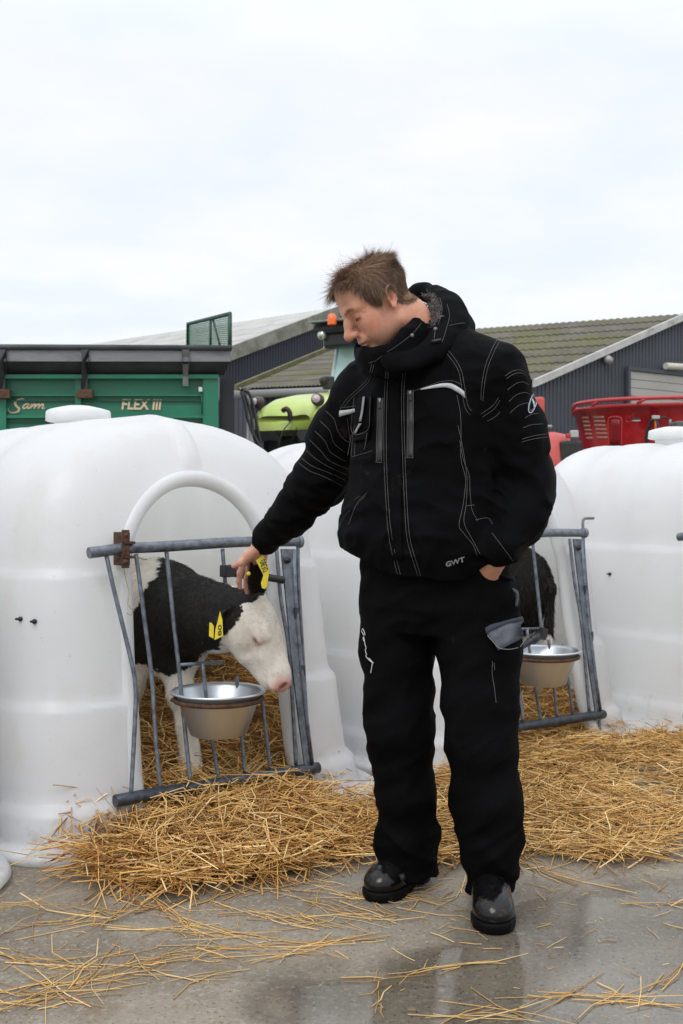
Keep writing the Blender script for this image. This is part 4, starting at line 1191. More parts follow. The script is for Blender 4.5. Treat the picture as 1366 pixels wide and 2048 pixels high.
def build_hair():
    rg = np.random.default_rng(3)
    L = to_head(BV); m = hair_mask(L)
    fm = m[BQ].mean(1); area = np.linalg.norm(np.cross(BV[BQ[:, 2]]-BV[BQ[:, 0]], BV[BQ[:, 3]]-BV[BQ[:, 1]]), axis=1)
    c = L[BQ].mean(1)
    thin = 1 - 0.60*np.exp(-(((c-np.array([0.010, 0.0, 0.11]))/np.array([0.05, 0.045, 0.03]))**2).sum(1))
    w = area*(fm > 0.45)*thin
    n = 24000
    pos, nn, idx = sample_faces(BV, BQ, w, n, rg)
    l = to_head(pos); nl = nn @ HR.T
    x, y, z = l.T
    fx = sstep(-0.03, 0.04, x)*sstep(0.02, 0.07, z)
    flow = np.stack([1.0*fx - 0.45*(1-fx)*sstep(0.0, -0.05, -x*-1) + 0.05, np.sign(y)*0.25*fx + 0.1*np.sign(y), -0.35*fx - 1.0*(1-fx)], 1)
    ns = 26
    cl = np.stack([vnoise(x*ns, y*ns, z*ns, 71), vnoise(x*ns, y*ns, z*ns, 72), vnoise(x*ns, y*ns, z*ns, 73)], 1) - 0.5
    flow += cl*(0.35 + 1.0*sstep(0.05, 0.10, z))[:, None] + rg.normal(size=(n, 3))*0.20
    flow -= nl*(flow*nl).sum(1, keepdims=True)
    flow /= np.linalg.norm(flow, axis=1, keepdims=True) + 1e-9
    lift = 0.22 + 0.12*sstep(0.03, 0.09, z)*vnoise(x*40, y*40, z*40, 80) + 0.15*sstep(0.03, 0.07, x)
    d = flow + nl*lift[:, None]; d /= np.linalg.norm(d, axis=1, keepdims=True)
    ln = np.interp(z, [-0.06, -0.02, 0.03, 0.07, 0.10, 0.13], [0.009, 0.011, 0.016, 0.024, 0.037, 0.039]) + 0.022*sstep(0.035, 0.07, x)*sstep(0.06, 0.085, z)
    ln *= rg.uniform(0.65, 1.25, n)*(0.62 + 0.38*sstep(-0.085, 0.0, x))*1.2; ln = np.maximum(ln, 0.0125)
    curl = (rg.normal(size=(n, 3))*0.22 + cl*2.2)*ln[:, None]*0.85
    wisp = rg.random(n) < 0.03*sstep(0.04, 0.09, z)
    d[wisp] += nl[wisp]*0.7; d /= np.linalg.norm(d, axis=1, keepdims=True)
    curl[wisp] += rg.normal(size=(wisp.sum(), 3))*0.016
    curl -= nl*np.minimum((curl*nl).sum(1), 0)[:, None]
    curl -= nl*(0.06 + 0.16*sstep(0.04, 0.09, z))[:, None]*ln[:, None]
    tone = np.clip(0.45 + 0.5*(fbm(x*30, y*30, z*30, 90) - 0.5) + rg.normal(size=n)*0.22 + 0.45*sstep(0.06, 0.11, z) - 0.12, 0, 1)
    cols = np.array([0.066, 0.040, 0.026])*(1-tone[:, None]) + np.array([0.33, 0.205, 0.130])*tone[:, None]
    r = pos - nn*0.001
    D = d @ HR; 
    return r, d @ HR, ln, curl @ HR, cols
def world_hair():
    r, _, ln, _, cols = build_hair()
    return r
_r, _d, _ln, _cu, _co = build_hair()
# (flow is worked out in head axes, strands live in the world)
HAIRM = M('brown_hair', attr='col', rough=0.42, spec=0.35)
strands('hair', _r, _d, _ln, _cu, 0.00050, _co, HAIRM, person, 4, 5)
# eyebrows and lashes
def brows():
    rg = np.random.default_rng(11); bb = bvh_of(BV, BQ)
    for s in (-1, 1):
        for kind in ('eyebrow', 'eyelash'):
            Rr, Dd, Ln = [], [], []
            for i in range(110 if kind == 'eyebrow' else 30):
                t = rg.random()
                if kind == 'eyebrow': o = hd(0.118, s*(0.014 + 0.034*t), 0.0165 + 0.006*math.sin(t*2.6) + rg.normal()*0.0022)
                else: o = hd(0.118, s*(0.020 + 0.024*t), -0.0085 - 0.001*math.sin(t*3))
                p, n, i_, q = bb.ray_cast(Vector(o), Vector(-HFW))
                if p is None: continue
                Rr.append(np.array(p))
                if kind == 'eyebrow': Dd.append(nrm(np.array(n)*0.5 + HLF*s*0.8 + HUP*(0.35-0.6*t) + rg.normal(size=3)*0.15)); Ln.append(rg.uniform(0.006, 0.010))
                else: Dd.append(nrm(np.array(n)*0.9 - HUP*0.7 + HLF*s*0.25)); Ln.append(0.006)
            col = (0.27, 0.175, 0.115) if kind == 'eyebrow' else (0.09, 0.05, 0.035); Rr = np.array(Rr)
            strands(kind, Rr, np.array(Dd), np.array(Ln), np.zeros_like(Rr), 0.0005, np.tile(np.array([col]), (len(Rr), 1)), HAIRM, person, 3, 6)
brows()

# ------------------------------------------------------------------ jacket details
BVJ = bvh_of(JV, JQ); BVHD = bvh_of(HVV, HQ)
st = [
    # front opening, double rows
    [(772, 742), (769, 800), (768, 900), (772, 1000), (779, 1080), (795, 1148)], [(777, 742), (774, 800), (773, 900), (777, 1000), (785, 1080), (801, 1149)],
    [(806, 730), (803, 800), (805, 900), (809, 1000), (815, 1080), (836, 1152)], [(811, 730), (808, 800), (810, 900), (814, 1000), (821, 1080), (842, 1152)],
    # yoke seams, left breast
    [(874, 688), (900, 715), (918, 745), (924, 780), (930, 815), (940, 830)], [(879, 684), (905, 711), (923, 742), (930, 778), (936, 812), (944, 822)],
    # armhole seams
    [(996, 676), (983, 700), (970, 735), (963, 775), (962, 800)], [(1001, 680), (988, 704), (975, 738), (968, 778), (966, 802)],
    [(930, 645), (960, 652), (990, 672), (1003, 684)], [(928, 649), (958, 657), (985, 676)],
    # right yoke
    [(744, 728), (735, 758), (716, 778), (697, 795), (682, 815), (680, 832)], [(748, 730), (739, 761), (720, 781), (702, 797), (687, 815)],
    [(680, 816), (712, 812)],
    # breast pocket top edge
    [(812, 787), (845, 776), (880, 764), (905, 762), (925, 770)],
    # side panel seams
    [(914, 790), (921, 830), (922, 880), (922, 920), (931, 960), (926, 1010), (918, 1050), (926, 1065), (946, 1090), (954, 1110)],
    [(919, 880), (927, 920), (938, 950), (940, 985), (944, 1020), (955, 1042)],
    [(916, 850), (927, 905), (934, 960), (932, 1010), (928, 1045), (944, 1078), (960, 1108)],
    [(932, 1012), (948, 1010)], [(950, 1040), (975, 1036), (985, 1048)],
    # left lower pocket
    [(735, 985), (716, 1004), (700, 1042)], [(731, 992), (712, 1012), (697, 1050)], [(720, 992), (708, 1000)], [(700, 1020), (684, 1040), (676, 1062)],
    # pocket of the right breast
    [(714, 832), (706, 870), (703, 912)], [(720, 832), (712, 872), (709, 914)], [(703, 914), (744, 902)], [(695, 836), (700, 880)],
    # right sleeve arcs
    [(652, 822), (668, 838), (676, 862), (690, 880), (700, 884)], [(640, 842), (660, 862), (668, 886), (690, 905)], [(630, 862), (650, 882), (662, 905), (694, 924)],
    [(620, 880), (642, 902), (660, 922), (696, 938)], [(612, 900), (630, 916), (655, 932), (694, 950)], [(603, 916), (625, 932), (655, 944), (690, 960)], [(598, 926), (620, 942), (650, 954), (685, 972)],
    # left sleeve arcs
    [(1010, 752), (1024, 743), (1040, 740), (1051, 746)], [(1012, 758), (1026, 749), (1042, 746), (1052, 752)], [(1015, 780), (1030, 768), (1045, 764), (1058, 770)], [(1018, 803), (1032, 790), (1050, 785), (1064, 792)],
    [(1020, 826), (1036, 812), (1054, 806), (1070, 810)], [(1050, 836), (1062, 829), (1076, 827)], [(1046, 856), (1062, 850), (1086, 848)], [(1044, 878), (1066, 872), (1092, 868)], [(1044, 884), (1066, 878), (1094, 874)],
    # lower arm seam and cuff
    [(984, 1066), (1004, 1092), (1026, 1122)],
    [(962, 828), (985, 812), (997, 795)], [(965, 834), (988, 818), (1000, 800)], [(975, 842), (990, 834), (1000, 824)],
]
lay_lines(BVJ, st, 0.00052, 'stitching', THREAD, jacket)
for ln_ in ([(838, 590), (848, 612), (846, 640), (828, 668), (800, 694)], [(894, 608), (899, 632), (892, 660), (884, 684)], [(880, 596), (884, 622), (876, 650)], [(930, 646), (912, 648), (898, 652)]): lay_lines(BVHD, [ln_], 0.0005, 'stitching', THREAD, hood, one=True)
for ln_ in ([(842, 604), (846, 636), (828, 664), (796, 690), (774, 704)], [(764, 712), (750, 722), (738, 726)]): lay_lines(BVJ, [ln_], 0.0005, 'stitching', THREAD, jacket, one=True)
# front placket, zips, flaps
lay_patch(BVJ, [(780, 742), (801, 738), (806, 1120), (786, 1120)], 'front_placket', CLOTH, jacket, 0.003, 4, 30, 0.004)
def zip_at(top, bot, wpx=12):
    a, b = np.array(top, float), np.array(bot, float); d = (b-a)/np.linalg.norm(b-a); n = np.array([-d[1], d[0]])*wpx/2
    z = lay_patch(BVJ, [a-n, a+n, b+n, b-n], 'zip', ZIPM, jacket, 0.002, 2, 14, 0.002)
    lay_lines(BVJ, [[a-n, b-n], [a+n, b+n], [b-n*1.2, b+n*1.2]], 0.0005, 'stitching', THREAD, z, 0.003)
    pl = lay_patch(BVJ, [a+d*1-n*0.5, a+d*1+n*0.5, a+d*10+n*0.35, a+d*10-n*0.35], 'zip_pull', ZIPPULL, z, 0.006, 2, 3, 0.002)
    lay_patch(BVJ, [a+d*10-n*0.3, a+d*10+n*0.3, a+d*22+n*0.5, a+d*22-n*0.5], 'zip_pull', ZIPM, z, 0.006, 2, 4, 0.0025)
zip_at((822, 780), (821, 916)); zip_at((762, 796), (759, 925), 11)
zt = lay_patch(BVJ, [(779, 706), (789, 705), (791, 722), (783, 724)], 'zip_pull', ZIPPULL, jacket, 0.006, 2, 3, 0.003)
lay_patch(BVJ, [(787, 722), (793, 719), (803, 735), (797, 742)], 'zip_pull', M('zip_tab', (0.10, 0.10, 0.105), rough=0.5), jacket, 0.006, 2, 3, 0.003)
lay_patch(BVJ, [(776, 727), (806, 715), (810, 722), (780, 734)], 'collar_tab', CLOTH, jacket, 0.006, 4, 2, 0.003)
lay_patch(BVJ, [(717, 798), (747, 793), (743, 860), (712, 868)], 'pocket_flap', CLOTH, jacket, 0.006, 6, 8, 0.005)
lay_patch(BVJ, [(733, 797), (737, 796), (730, 843), (726, 843)], 'reflective_strip', M('dull_tape', (0.20, 0.205, 0.21), rough=0.5), jacket, 0.0125, 2, 8, 0.001)
lay_patch(BVJ, [(726, 846), (731, 846), (720, 868), (715, 868)], 'reflective_strip', M('dull_tape'), jacket, 0.0125, 2, 4, 0.001)
lay_patch(BVJ, [(712, 868), (744, 860), (740, 880), (710, 886)], 'pocket', CLOTH, jacket, 0.008, 6, 4, 0.006)
lay_lines(BVJ, [[(716, 798), (712, 866), (742, 858), (747, 795)], [(711, 870), (704, 912)], [(741, 866), (734, 900)]], 0.0005, 'stitching', THREAD, jacket, 0.0128)
lay_patch(BVJ, [(680, 821), (711, 817), (712, 824), (679, 833)], 'reflective_strip', REFLEX, jacket, 0.003, 6, 2, 0.001)
RS = [((842, 778), (842, 780)), ((858, 773), (858, 778)), ((875, 769), (876, 776)), ((890, 767), (891, 775)), ((905, 768), (906, 779)), ((918, 775), (921, 788)), ((929, 783), (931, 797))]
for i in range(len(RS)-1): pass
def lay_strip(bvh, rows, name, mat, parent, off):
    mb = MB(); top = []
    for a, b in rows:
        for q in (a, b):
            h = hit(bvh, q[0], q[1], off); top.append(h)
    n = len(top); bk = [t + nrm(t-CAM)*(off+0.001) for t in top]
    Fs = []
    for i in range(len(rows)-1):
        a = 2*i; Fs += [(a, a+1, a+3, a+2), (n+a, n+a+2, n+a+3, n+a+1), (a, a+2, n+a+2, n+a), (a+1, n+a+1, n+a+3, a+3)]
    mb.add(top+bk, Fs, True); return mb.build(name, mat, parent)
RSd = []
ta = catmull([np.array(r[0], float) for r in RS], 5); tb_ = catmull([np.array(r[1], float) for r in RS], 5); k_ = min(len(ta), len(tb_))
ta = [ta[int(i*(len(ta)-1)/(k_-1))] for i in range(k_)]; tb_ = [tb_[int(i*(len(tb_)-1)/(k_-1))] for i in range(k_)]
lay_strip(BVJ, list(zip(ta, tb_)), 'reflective_strip', REFLEX, jacket, 0.003)
# lettering on the hem
def surf_text(bvh, txt, org, ang, hpx, wpx, name, mat, parent, bold=0.02, shear=0.0, off=0.0012):
    V, Fs = text_verts(txt, bold, shear); V[:, 0] -= V[:, 0].min(); V[:, 1] -= V[:, 1].min()
    sx, sy = wpx/V[:, 0].max(), hpx/V[:, 1].max(); c, s = math.cos(R(ang)), math.sin(R(ang)); W = []
    last = None
    for v in V:
        x, y = v[0]*sx, v[1]*sy
        h = hit(bvh, org[0] + x*c - y*s, org[1] - x*s - y*c, off)
        if h is None: h = last if last is not None else P(org[0], org[1], 3)
        W.append(h); last = h
    mb = MB(); mb.add(W, Fs, False); return mb.build(name, mat, parent)
surf_text(BVJ, 'GWT', (893, 1134), 17, 10, 40, 'logo_lettering', M('logo_grey', (0.22, 0.22, 0.225), rough=0.6), jacket, 0.035, 0.15)
# round sleeve badge
def badge():
    cx, cy, a, b, rot = 1065, 806, 7.5, 21, R(-14)
    def ringpx(k, m=28): return [(cx + (a*k*math.cos(t))*math.cos(rot) - (b*k*math.sin(t))*math.sin(rot)*-1*-1, cy + b*k*math.sin(t)) for t in np.linspace(0, 2*math.pi, m)]
    def rp(k, m=28):
        out = []
        for t in np.linspace(0, 2*math.pi, m):
            u, v = a*k*math.cos(t), b*k*math.sin(t); out.append((cx + u*math.cos(rot) - v*math.sin(rot)*-1, cy + u*math.sin(rot)*0.3 + v*math.cos(rot)))
        return out
    tint = M('badge_thread', (0.34, 0.40, 0.44), rough=0.6)
    o = lay_lines(BVJ, [rp(1.0), rp(0.96)], 0.0011, 'sleeve_badge', tint, jacket, 0.0016, 3)
    if o is None: return
    lay_lines(BVJ, [[(cx-2, cy-7), (cx+1, cy), (cx+3, cy+8)], [(cx-1, cy-8), (cx+2.5, cy+1)]], 0.0016, 'emblem', M('badge_white', (0.55, 0.58, 0.60), rough=0.6), o, 0.0016, 2)
    lay_lines(BVJ, [rp(0.74, 24)], 0.0008, 'badge_lettering', M('badge_blue', (0.11, 0.14, 0.19), rough=0.6), o, 0.0014, 2)
badge()
# fleece lining of the hood
def fleece():
    rg = np.random.default_rng(21); V = []; C = []
    rows = [((847, 588), (862, 586)), ((853, 598), (874, 598)), ((856, 612), (880, 616)), ((856, 628), (878, 634)), ((853, 642), (870, 650)), ((850, 652), (858, 656))]
    roots = []; nn = []
    for _ in range(2600):
        t = rg.random()*(len(rows)-1); i = int(t); f = t-i; s = rg.random()
        l = np.array(rows[i][0])*(1-f)+np.array(rows[i+1][0])*f; r = np.array(rows[i][1])*(1-f)+np.array(rows[i+1][1])*f
        p = l*(1-s)+r*s; h = hit(BVHD, p[0], p[1], 0.0)
        if h is None: h2 = hit(BVJ, p[0], p[1], 0.0); h = h2
        if h is None: continue
        roots.append(h)
    roots = np.array(roots); n = len(roots)
    d = rg.normal(size=(n, 3)); d[:, 1] -= 1.2; d /= np.linalg.norm(d, axis=1, keepdims=True)
    tone = rg.random((n, 1)); cols = np.array([0.10, 0.09, 0.09])*(1-tone) + np.array([0.30, 0.27, 0.265])*tone
    strands('fleece_lining', roots, d, rg.uniform(0.005, 0.010, n), rg.normal(size=(n, 3))*0.005, 0.0012, cols, M('grey_fleece', attr='col', rough=0.95, spec=0.1), hood, 3, 9)
fleece()
# drawcord toggles on the hood
def toggles():
    a = hit(BVHD, 871, 661, 0.004); b = hit(BVHD, 868, 683, 0.010); c = hit(BVHD, 863, 687, 0.008); d = hit(BVHD, 880, 683, 0.008)
    if any(q is None for q in (a, b, c, d)): return
    m = MB(); m.tube([a, b], 0.0016, 6); m.tube([c, d], 0.0042, 8); m.build('drawcord', RUBBER, hood)
    m = MB(); m.lathe(a, [(0, 0.003), (0.004, 0.003), (0.0065, 0.0005), (0.0065, -0.002)], 14, axis=np.array([-0.2, -1, 0.1])); m.build('eyelet', M('eyelet_metal', (0.12, 0.12, 0.12), rough=0.4, metal=0.9), hood)
    e = hit(BVHD, 822, 672, 0.004) 
    e = e if e is not None else hit(BVJ, 822, 672, 0.004)
    if e is not None:
        m = MB(); m.lathe(e, [(0, 0.003), (0.004, 0.003), (0.0065, 0.0005), (0.0065, -0.002)], 14, axis=np.array([-0.2, -1, 0.1])); m.build('eyelet', M('eyelet_metal'), hood)
toggles()

# ------------------------------------------------------------------ trouser details
DENIM = M('grey_worn_canvas', (0.105, 0.112, 0.135), rough=0.85, var=0.35, vscale=40, bump=0.3, bscale=400, spec=0.2)
fl = lay_patch(BVH_T, [(970, 1262), (1037, 1236), (1047, 1270), (994, 1301)], 'pocket_flap', DENIM, trousers, 0.012, 8, 5, 0.004)
lay_patch(BVH_T, [(969, 1259), (1034, 1232), (1037, 1240), (971, 1267)], 'flap_hem', M('dark_worn_canvas', (0.03, 0.035, 0.05), rough=0.85), trousers, 0.015, 8, 2, 0.003)
lay_lines(BVH_T, [[(974, 1270), (994, 1296), (1026, 1297)], [(1030, 1296), (1045, 1270)]], 0.0006, 'stitching', M('pale_stitch', (0.30, 0.31, 0.34)), trousers, 0.0165)
lp = MB()
q = [P(1024, 1178, 2.95), P(1033, 1184, 2.945), P(1035, 1196, 2.945), P(1032, 1212, 2.95)]
lp.tube(catmull(q, 0.004), 0.0045, 6); lp.build('tool_loop', DENIM, trousers)
# pocket mouth round the hand
def pocket_edge():
    px_ = [(944, 1084), (953, 1098), (968, 1122), (986, 1142), (1006, 1154), (1022, 1158)]
    m = MB(); pts = []
    for p in catmull([np.array(q, float) for q in px_], 6):
        h = hit(BVH_T, p[0], p[1], 0.0)
        if h is not None: pts.append(h)
    if len(pts) > 2:
        bb = [p + np.array([0.0, 0.0, -0.0]) for p in pts]
        m.tube([p + nrm(CAM-p)*0.010 for p in pts], 0.0055, 8)
    m.build('pocket_edge', CLOTH2, trousers)
pocket_edge()
lay_lines(BVH_T, [[(985, 1322), (984, 1345), (988, 1372), (992, 1405)], [(988, 1325), (989, 1340)]], 0.0007, 'stitching', M('grey_thread', (0.10, 0.10, 0.10), rough=0.8), trousers, 0.001)
# white script down the right thigh
sw = [[(726, 1258), (724, 1262), (727, 1268), (729, 1271)], [(726, 1257), (728, 1260), (731, 1270)], [(728, 1273), (727, 1278), (729, 1282)], [(728, 1274), (729, 1276), (730, 1284), (731, 1288)],
      [(730, 1288), (732, 1292), (733, 1298)], [(731, 1298), (732, 1304), (734, 1309), (732, 1312)], [(732, 1312), (736, 1317), (742, 1322), (748, 1326)], [(734, 1315), (740, 1321), (746, 1326)], [(738, 1316), (744, 1323), (745, 1332)], [(741, 1321), (744, 1324)],
      [(745, 1326), (744, 1334), (743, 1340), (742, 1346)]]
lay_lines(BVH_T, sw, 0.0011, 'leg_lettering', M('white_print', (0.55, 0.55, 0.54), rough=0.6), trousers, 0.0012, 2)
# ------------------------------------------------------------------ calves
COAT = M('calf_coat', attr='col', rough=0.75, spec=0.18, bump=0.25, bscale=260)
FURM = M('calf_fur', attr='col', rough=0.48, spec=0.4)
HS = 1.10
def calf_head(f, C, fw, up, k=0.03, droop=None):
    """adds a calf's head to the field; returns its frame"""
    fw = nrm(fw); up = nrm(up - fw*np.dot(up, fw)); rt = np.cross(fw, up)       # rt: the calf's right
    Rm = np.array([fw, up, rt]); at = lambda a, b, c: C + (fw*a + up*b + rt*c)*HS
    E = lambda c, r, kk=0.03, cut=False: f.ell(at(*c), [q*HS for q in r], Rm, kk, cut)
    E((-0.030, 0.012, 0), (0.078, 0.074, 0.070), k)
    E((0.010, 0.040, 0), (0.075, 0.040, 0.055), 0.03)       # forehead
    E((-0.070, 0.045, 0), (0.035, 0.030, 0.035), 0.03)      # poll
    f.cap(at(0.03, 0.010, 0), at(0.150, 0.004, 0), 0.060*HS, 0.040*HS, 0.03)
    f.cap(at(0.05, 0.045, 0), at(0.165, 0.022, 0), 0.024*HS, 0.022*HS, 0.03)   # bridge of the nose
    E((0.178, 0.002, 0), (0.040, 0.036, 0.042), 0.025)      # muzzle
    E((0.196, 0.010, 0), (0.020, 0.024, 0.034), 0.012)      # nose pad
    for s in (-1, 1):
        f.cap(at(-0.035, -0.060, 0.036*s), at(0.075, -0.050, 0.022*s), 0.034*HS, 0.024*HS, 0.03)   # jaw
        E((0.000, -0.022, 0.044*s), (0.052, 0.048, 0.028), 0.03)    # cheek
        E((0.040, 0.036, 0.050*s), (0.028, 0.017, 0.017), 0.018)    # brow
        E((0.050, 0.016, 0.060*s), (0.017, 0.015, 0.012), 0.010)    # lidded eye
        E((0.053, 0.010, 0.0745*s), (0.013, 0.0022, 0.006), 0.004, True)
        E((0.205, 0.012, 0.024*s), (0.009, 0.012, 0.008), 0.006, True)   # nostril
        E((0.190, -0.012, 0.034*s), (0.018, 0.015, 0.012), 0.012)
        f.cap(at(0.203, -0.016, 0.012*s), at(0.135, -0.026, 0.043*s), 0.0030*HS, 0.0026*HS, 0.006, True)   # mouth
    f.cap(at(0.08, -0.046, 0), at(0.172, -0.032, 0), 0.026*HS, 0.021*HS, 0.02)     # chin
    return at, Rm, rt
def ear(name, base, tip, face, w, mat, parent, cols, seed):
    """a cupped leaf-shaped ear with thickness and hair fringe"""
    ax_ = nrm(tip-base); L = np.linalg.norm(tip-base); nn = nrm(face - ax_*np.dot(face, ax_)); sd_ = np.cross(ax_, nn)
    m, k = 14, 9; V = []; 
    for j in range(m+1):
        t = j/m; ww = w*(math.sin(math.pi*min(1, 0.16+0.84*t)**0.85)**0.75*0.98 + 0.02) if t < 1 else w*0.03
        for i in range(k+1):
            s = i/k*2-1
            V.append(base + ax_*L*t + sd_*ww*s + nn*(0.45*ww*(s*s) - 0.3*ww))
    n = len(V); V = np.array(V); V2 = V - nn*0.006; W = k+1; Fs = []
    for j in range(m):
        for i in range(k):
            a = j*W+i; Fs += [(a, a+1, a+W+1, a+W), (n+a, n+a+W, n+a+W+1, n+a+1)]
    rim = list(range(W)) + [j*W+k for j in range(1, m+1)] + [m*W+i for i in range(k-1, -1, -1)] + [j*W for j in range(m-1, 0, -1)]
    for a, b in zip(rim, rim[1:]+rim[:1]): Fs.append((a, n+a, n+b, b))
    VV = np.concatenate([V, V2]); me = np_mesh(name, VV, Fs, np.tile(np.array(cols), (len(VV), 1)))
    o = link(name, me, mat, parent)
    rg = np.random.default_rng(seed); ri = rg.choice(len(V), 1500); r = V[ri] + rg.normal(size=(1500, 3))*0.002
    d = ax_*0.7 + (V[ri]-(base+tip)/2)*4 + rg.normal(size=(1500, 3))*0.35 + nn*rg.uniform(-0.6, 0.6, (1500, 1)); d /= np.linalg.norm(d, axis=1, keepdims=True)
    strands('ear_fur', r, d, rg.uniform(0.008, 0.018, 1500), rg.normal(size=(1500, 3))*0.003, 0.0006, np.tile(np.array(cols), (1500, 1))*rg.uniform(0.7, 1.6, (1500, 1)), FURM, o, 2, seed)
    return o, ax_, nn, sd_
def in_poly(px, py, poly):
    c = np.zeros(px.shape, bool); n = len(poly)
    for i in range(n):
        x1, y1 = poly[i]; x2, y2 = poly[(i+1) % n]
        m = ((y1 > py) != (y2 > py)) & (px < (x2-x1)*(py-y1)/(y2-y1+1e-9)+x1); c ^= m
    return c
BLACK = np.array([0.0095, 0.0085, 0.0080]); WHITE = np.array([0.66, 0.62, 0.555]); PINK = np.array([0.60, 0.335, 0.295])
CH = P(501, 1254, 3.70)
CFW = nrm(np.array([0.47, -0.20, -0.86])); CUPV = np.array([0.88, -0.10, 0.46])
def build_calf():
    ax = axis_pts((-1.55, -0.60, 0.011), (-0.60, -0.10, 0.0042)); ay = axis_pts((3.40, 3.90, 0.0042), (3.90, 5.05, 0.011)); az = axis_pts((0.10, 0.38, 0.011), (0.38, 0.86, 0.0042), (0.86, 1.02, 0.008))
    f = Field(ax, ay, az)
    sh = P(318, 1235, 4.10); rump = np.array([-1.08, 4.78, 0.70]); bd = nrm(rump - sh)
    f.ell(sh, (0.17, 0.19, 0.215), None, 0.05)
    f.ell(sh*0.5 + rump*0.5 + np.array([0, 0, -0.02]), (0.40, 0.175, 0.20), np.array([bd, np.cross([0, 0, 1], bd), [0, 0, 1]]), 0.06)
    f.ell(rump, (0.20, 0.17, 0.19), np.array([bd, np.cross([0, 0, 1], bd), [0, 0, 1]]), 0.06)
    f.cap(sh + np.array([-0.02, 0.05, 0.16]), rump + np.array([0, 0, 0.14]), 0.045, 0.05, 0.06)      # backbone
    f.ell(P(345, 1285, 3.99), (0.105, 0.11, 0.135), None, 0.05)      # brisket
    f.chain([P(338, 1210, 4.04), P(392, 1232, 3.90), P(440, 1236, 3.79), P(478, 1235, 3.72)], [0.150, 0.128, 0.108, 0.088], 0.05)
    at, Rm, rt = calf_head(f, CH, CFW, CUPV)
    if rt[1] > 0: rt = rt
    # legs (fore, then hind): shoulder/elbow, knee, fetlock, hoof
    lat = np.array([-bd[1], bd[0], 0.0])
    for s, px_ in ((1, 0), (-1, 1)):
        top = sh + lat*0.095*s + np.array([0, 0, -0.12])
        fo = [P(282, 1300, 4.04), P(262, 1370, 4.02), P(256, 1450, 4.02), P(254, 1560, 4.02)] if px_ == 0 else [P(352, 1320, 3.97), P(362, 1390, 3.92), P(374, 1455, 3.90), P(384, 1540, 3.88)]
        f.chain([top] + fo, [0.095, 0.066, 0.043, 0.033, 0.040], 0.03)
        f.ell(fo[1], (0.046, 0.046, 0.052), None, 0.02)
        ht = rump + lat*0.085*s
        f.chain([ht, ht + np.array([0.05, -0.06, -0.22]), ht + np.array([-0.05, 0.05, -0.38]), ht + np.array([0.0, 0.0, -0.58])], [0.12, 0.072, 0.040, 0.036], 0.03)
    I, J, K = np.nonzero(np.abs(f.F) < 0.02)
    x, y, z = f.ax[0][I].astype(float), f.ax[1][J].astype(float), f.ax[2][K].astype(float)
    f.F[I, J, K] -= (0.004*(fbm(x*28, y*28, z*28, 101) - 0.5)).astype(np.float32)
    V, Q = f.mesh(2)
    return V, Q, at, Rm, rt
BLK = [(225, 1085), (262, 1100), (322, 1098), (352, 1100), (400, 1140), (470, 1172), (512, 1180), (535, 1180), (533, 1186), (505, 1202), (482, 1214), (487, 1222), (482, 1236), (466, 1254), (449, 1270), (441, 1284), (438, 1300), (420, 1304), (404, 1308), (396, 1322), (372, 1340), (340, 1353), (318, 1346), (302, 1332), (270, 1326), (240, 1340)]
def coat_colour(V, Rm):
    px, py = proj(V); n = len(V)
    x, y, z = V.T
    wx = (fbm(x*55, y*55, z*55, 111) - 0.5)*16; wy = (fbm(x*55, y*55, z*55, 112) - 0.5)*16
    blk = in_poly(px+wx, py+wy, BLK)
    back = (y > 4.18)
    pat = in_poly(px+wx, py+wy, [(240, 1112), (300, 1112), (320, 1118), (313, 1148), (292, 1176), (272, 1212), (240, 1250)])
    blk &= ~pat
    blk |= in_poly(px+wx, py+wy, [(215, 1345), (266, 1345), (276, 1400), (268, 1440), (215, 1470)])
    c = np.where(blk[:, None], BLACK, WHITE)
    L = (V - CH) @ Rm.T / HS
    head = np.abs(L).max(1) < 0.26
    g = lambda ctr, r: np.exp(-(((L-np.array(ctr))/np.array(r))**2).sum(1))*head
    tone = fbm(x*26, y*26, z*26, 120)
    c = np.where(blk[:, None], c, c*(0.78 + 0.34*tone[:, None]))
    def bl(col, w):
        nonlocal c
        w = np.clip(w, 0, 1)[:, None]*(~blk)[:, None]; c = c*(1-w) + np.array(col)*w
    bl((0.50, 0.42, 0.31), 0.75*g((0.02, 0.075, 0.02), (0.075, 0.035, 0.05))*sstep(0.35, 0.65, fbm(x*60, y*60, z*25, 131)))
    bl(PINK, 0.95*g((0.206, 0.012, 0), (0.020, 0.028, 0.040)) )
    bl((0.55, 0.26, 0.22), 0.9*np.exp(-(((L[:, 0]-0.203)/0.020)**2 + ((L[:, 1]-0.010)/0.030)**2))*head)
    for s in (-1, 1):
        bl((0.60, 0.40, 0.36), 0.75*g((0.052, 0.012, 0.068*s), (0.024, 0.018, 0.022)))
        bl((0.10, 0.05, 0.045), 0.9*g((0.205, 0.012, 0.027*s), (0.010, 0.012, 0.010)))
        bl((0.045, 0.025, 0.022), 1.3*g((0.053, 0.009, 0.071*s), (0.014, 0.0048, 0.014)))
        bl((0.30, 0.23, 0.13), 0.8*g((0.172, 0.012, 0.040*s), (0.010, 0.010, 0.012))*sstep(0.4, 0.6, fbm(x*120, y*120, z*120, 140)))
    return c, blk
CV, CQ, C_AT, C_R, C_RT = build_calf()
ccol, cblk = coat_colour(CV, C_R)
calf = link('calf', np_mesh('calf', CV, CQ, ccol), COAT)
tag(calf, 'black and white calf with white face and yellow ear tags, head out over the gate', 'calf', 'calves in the hutches')
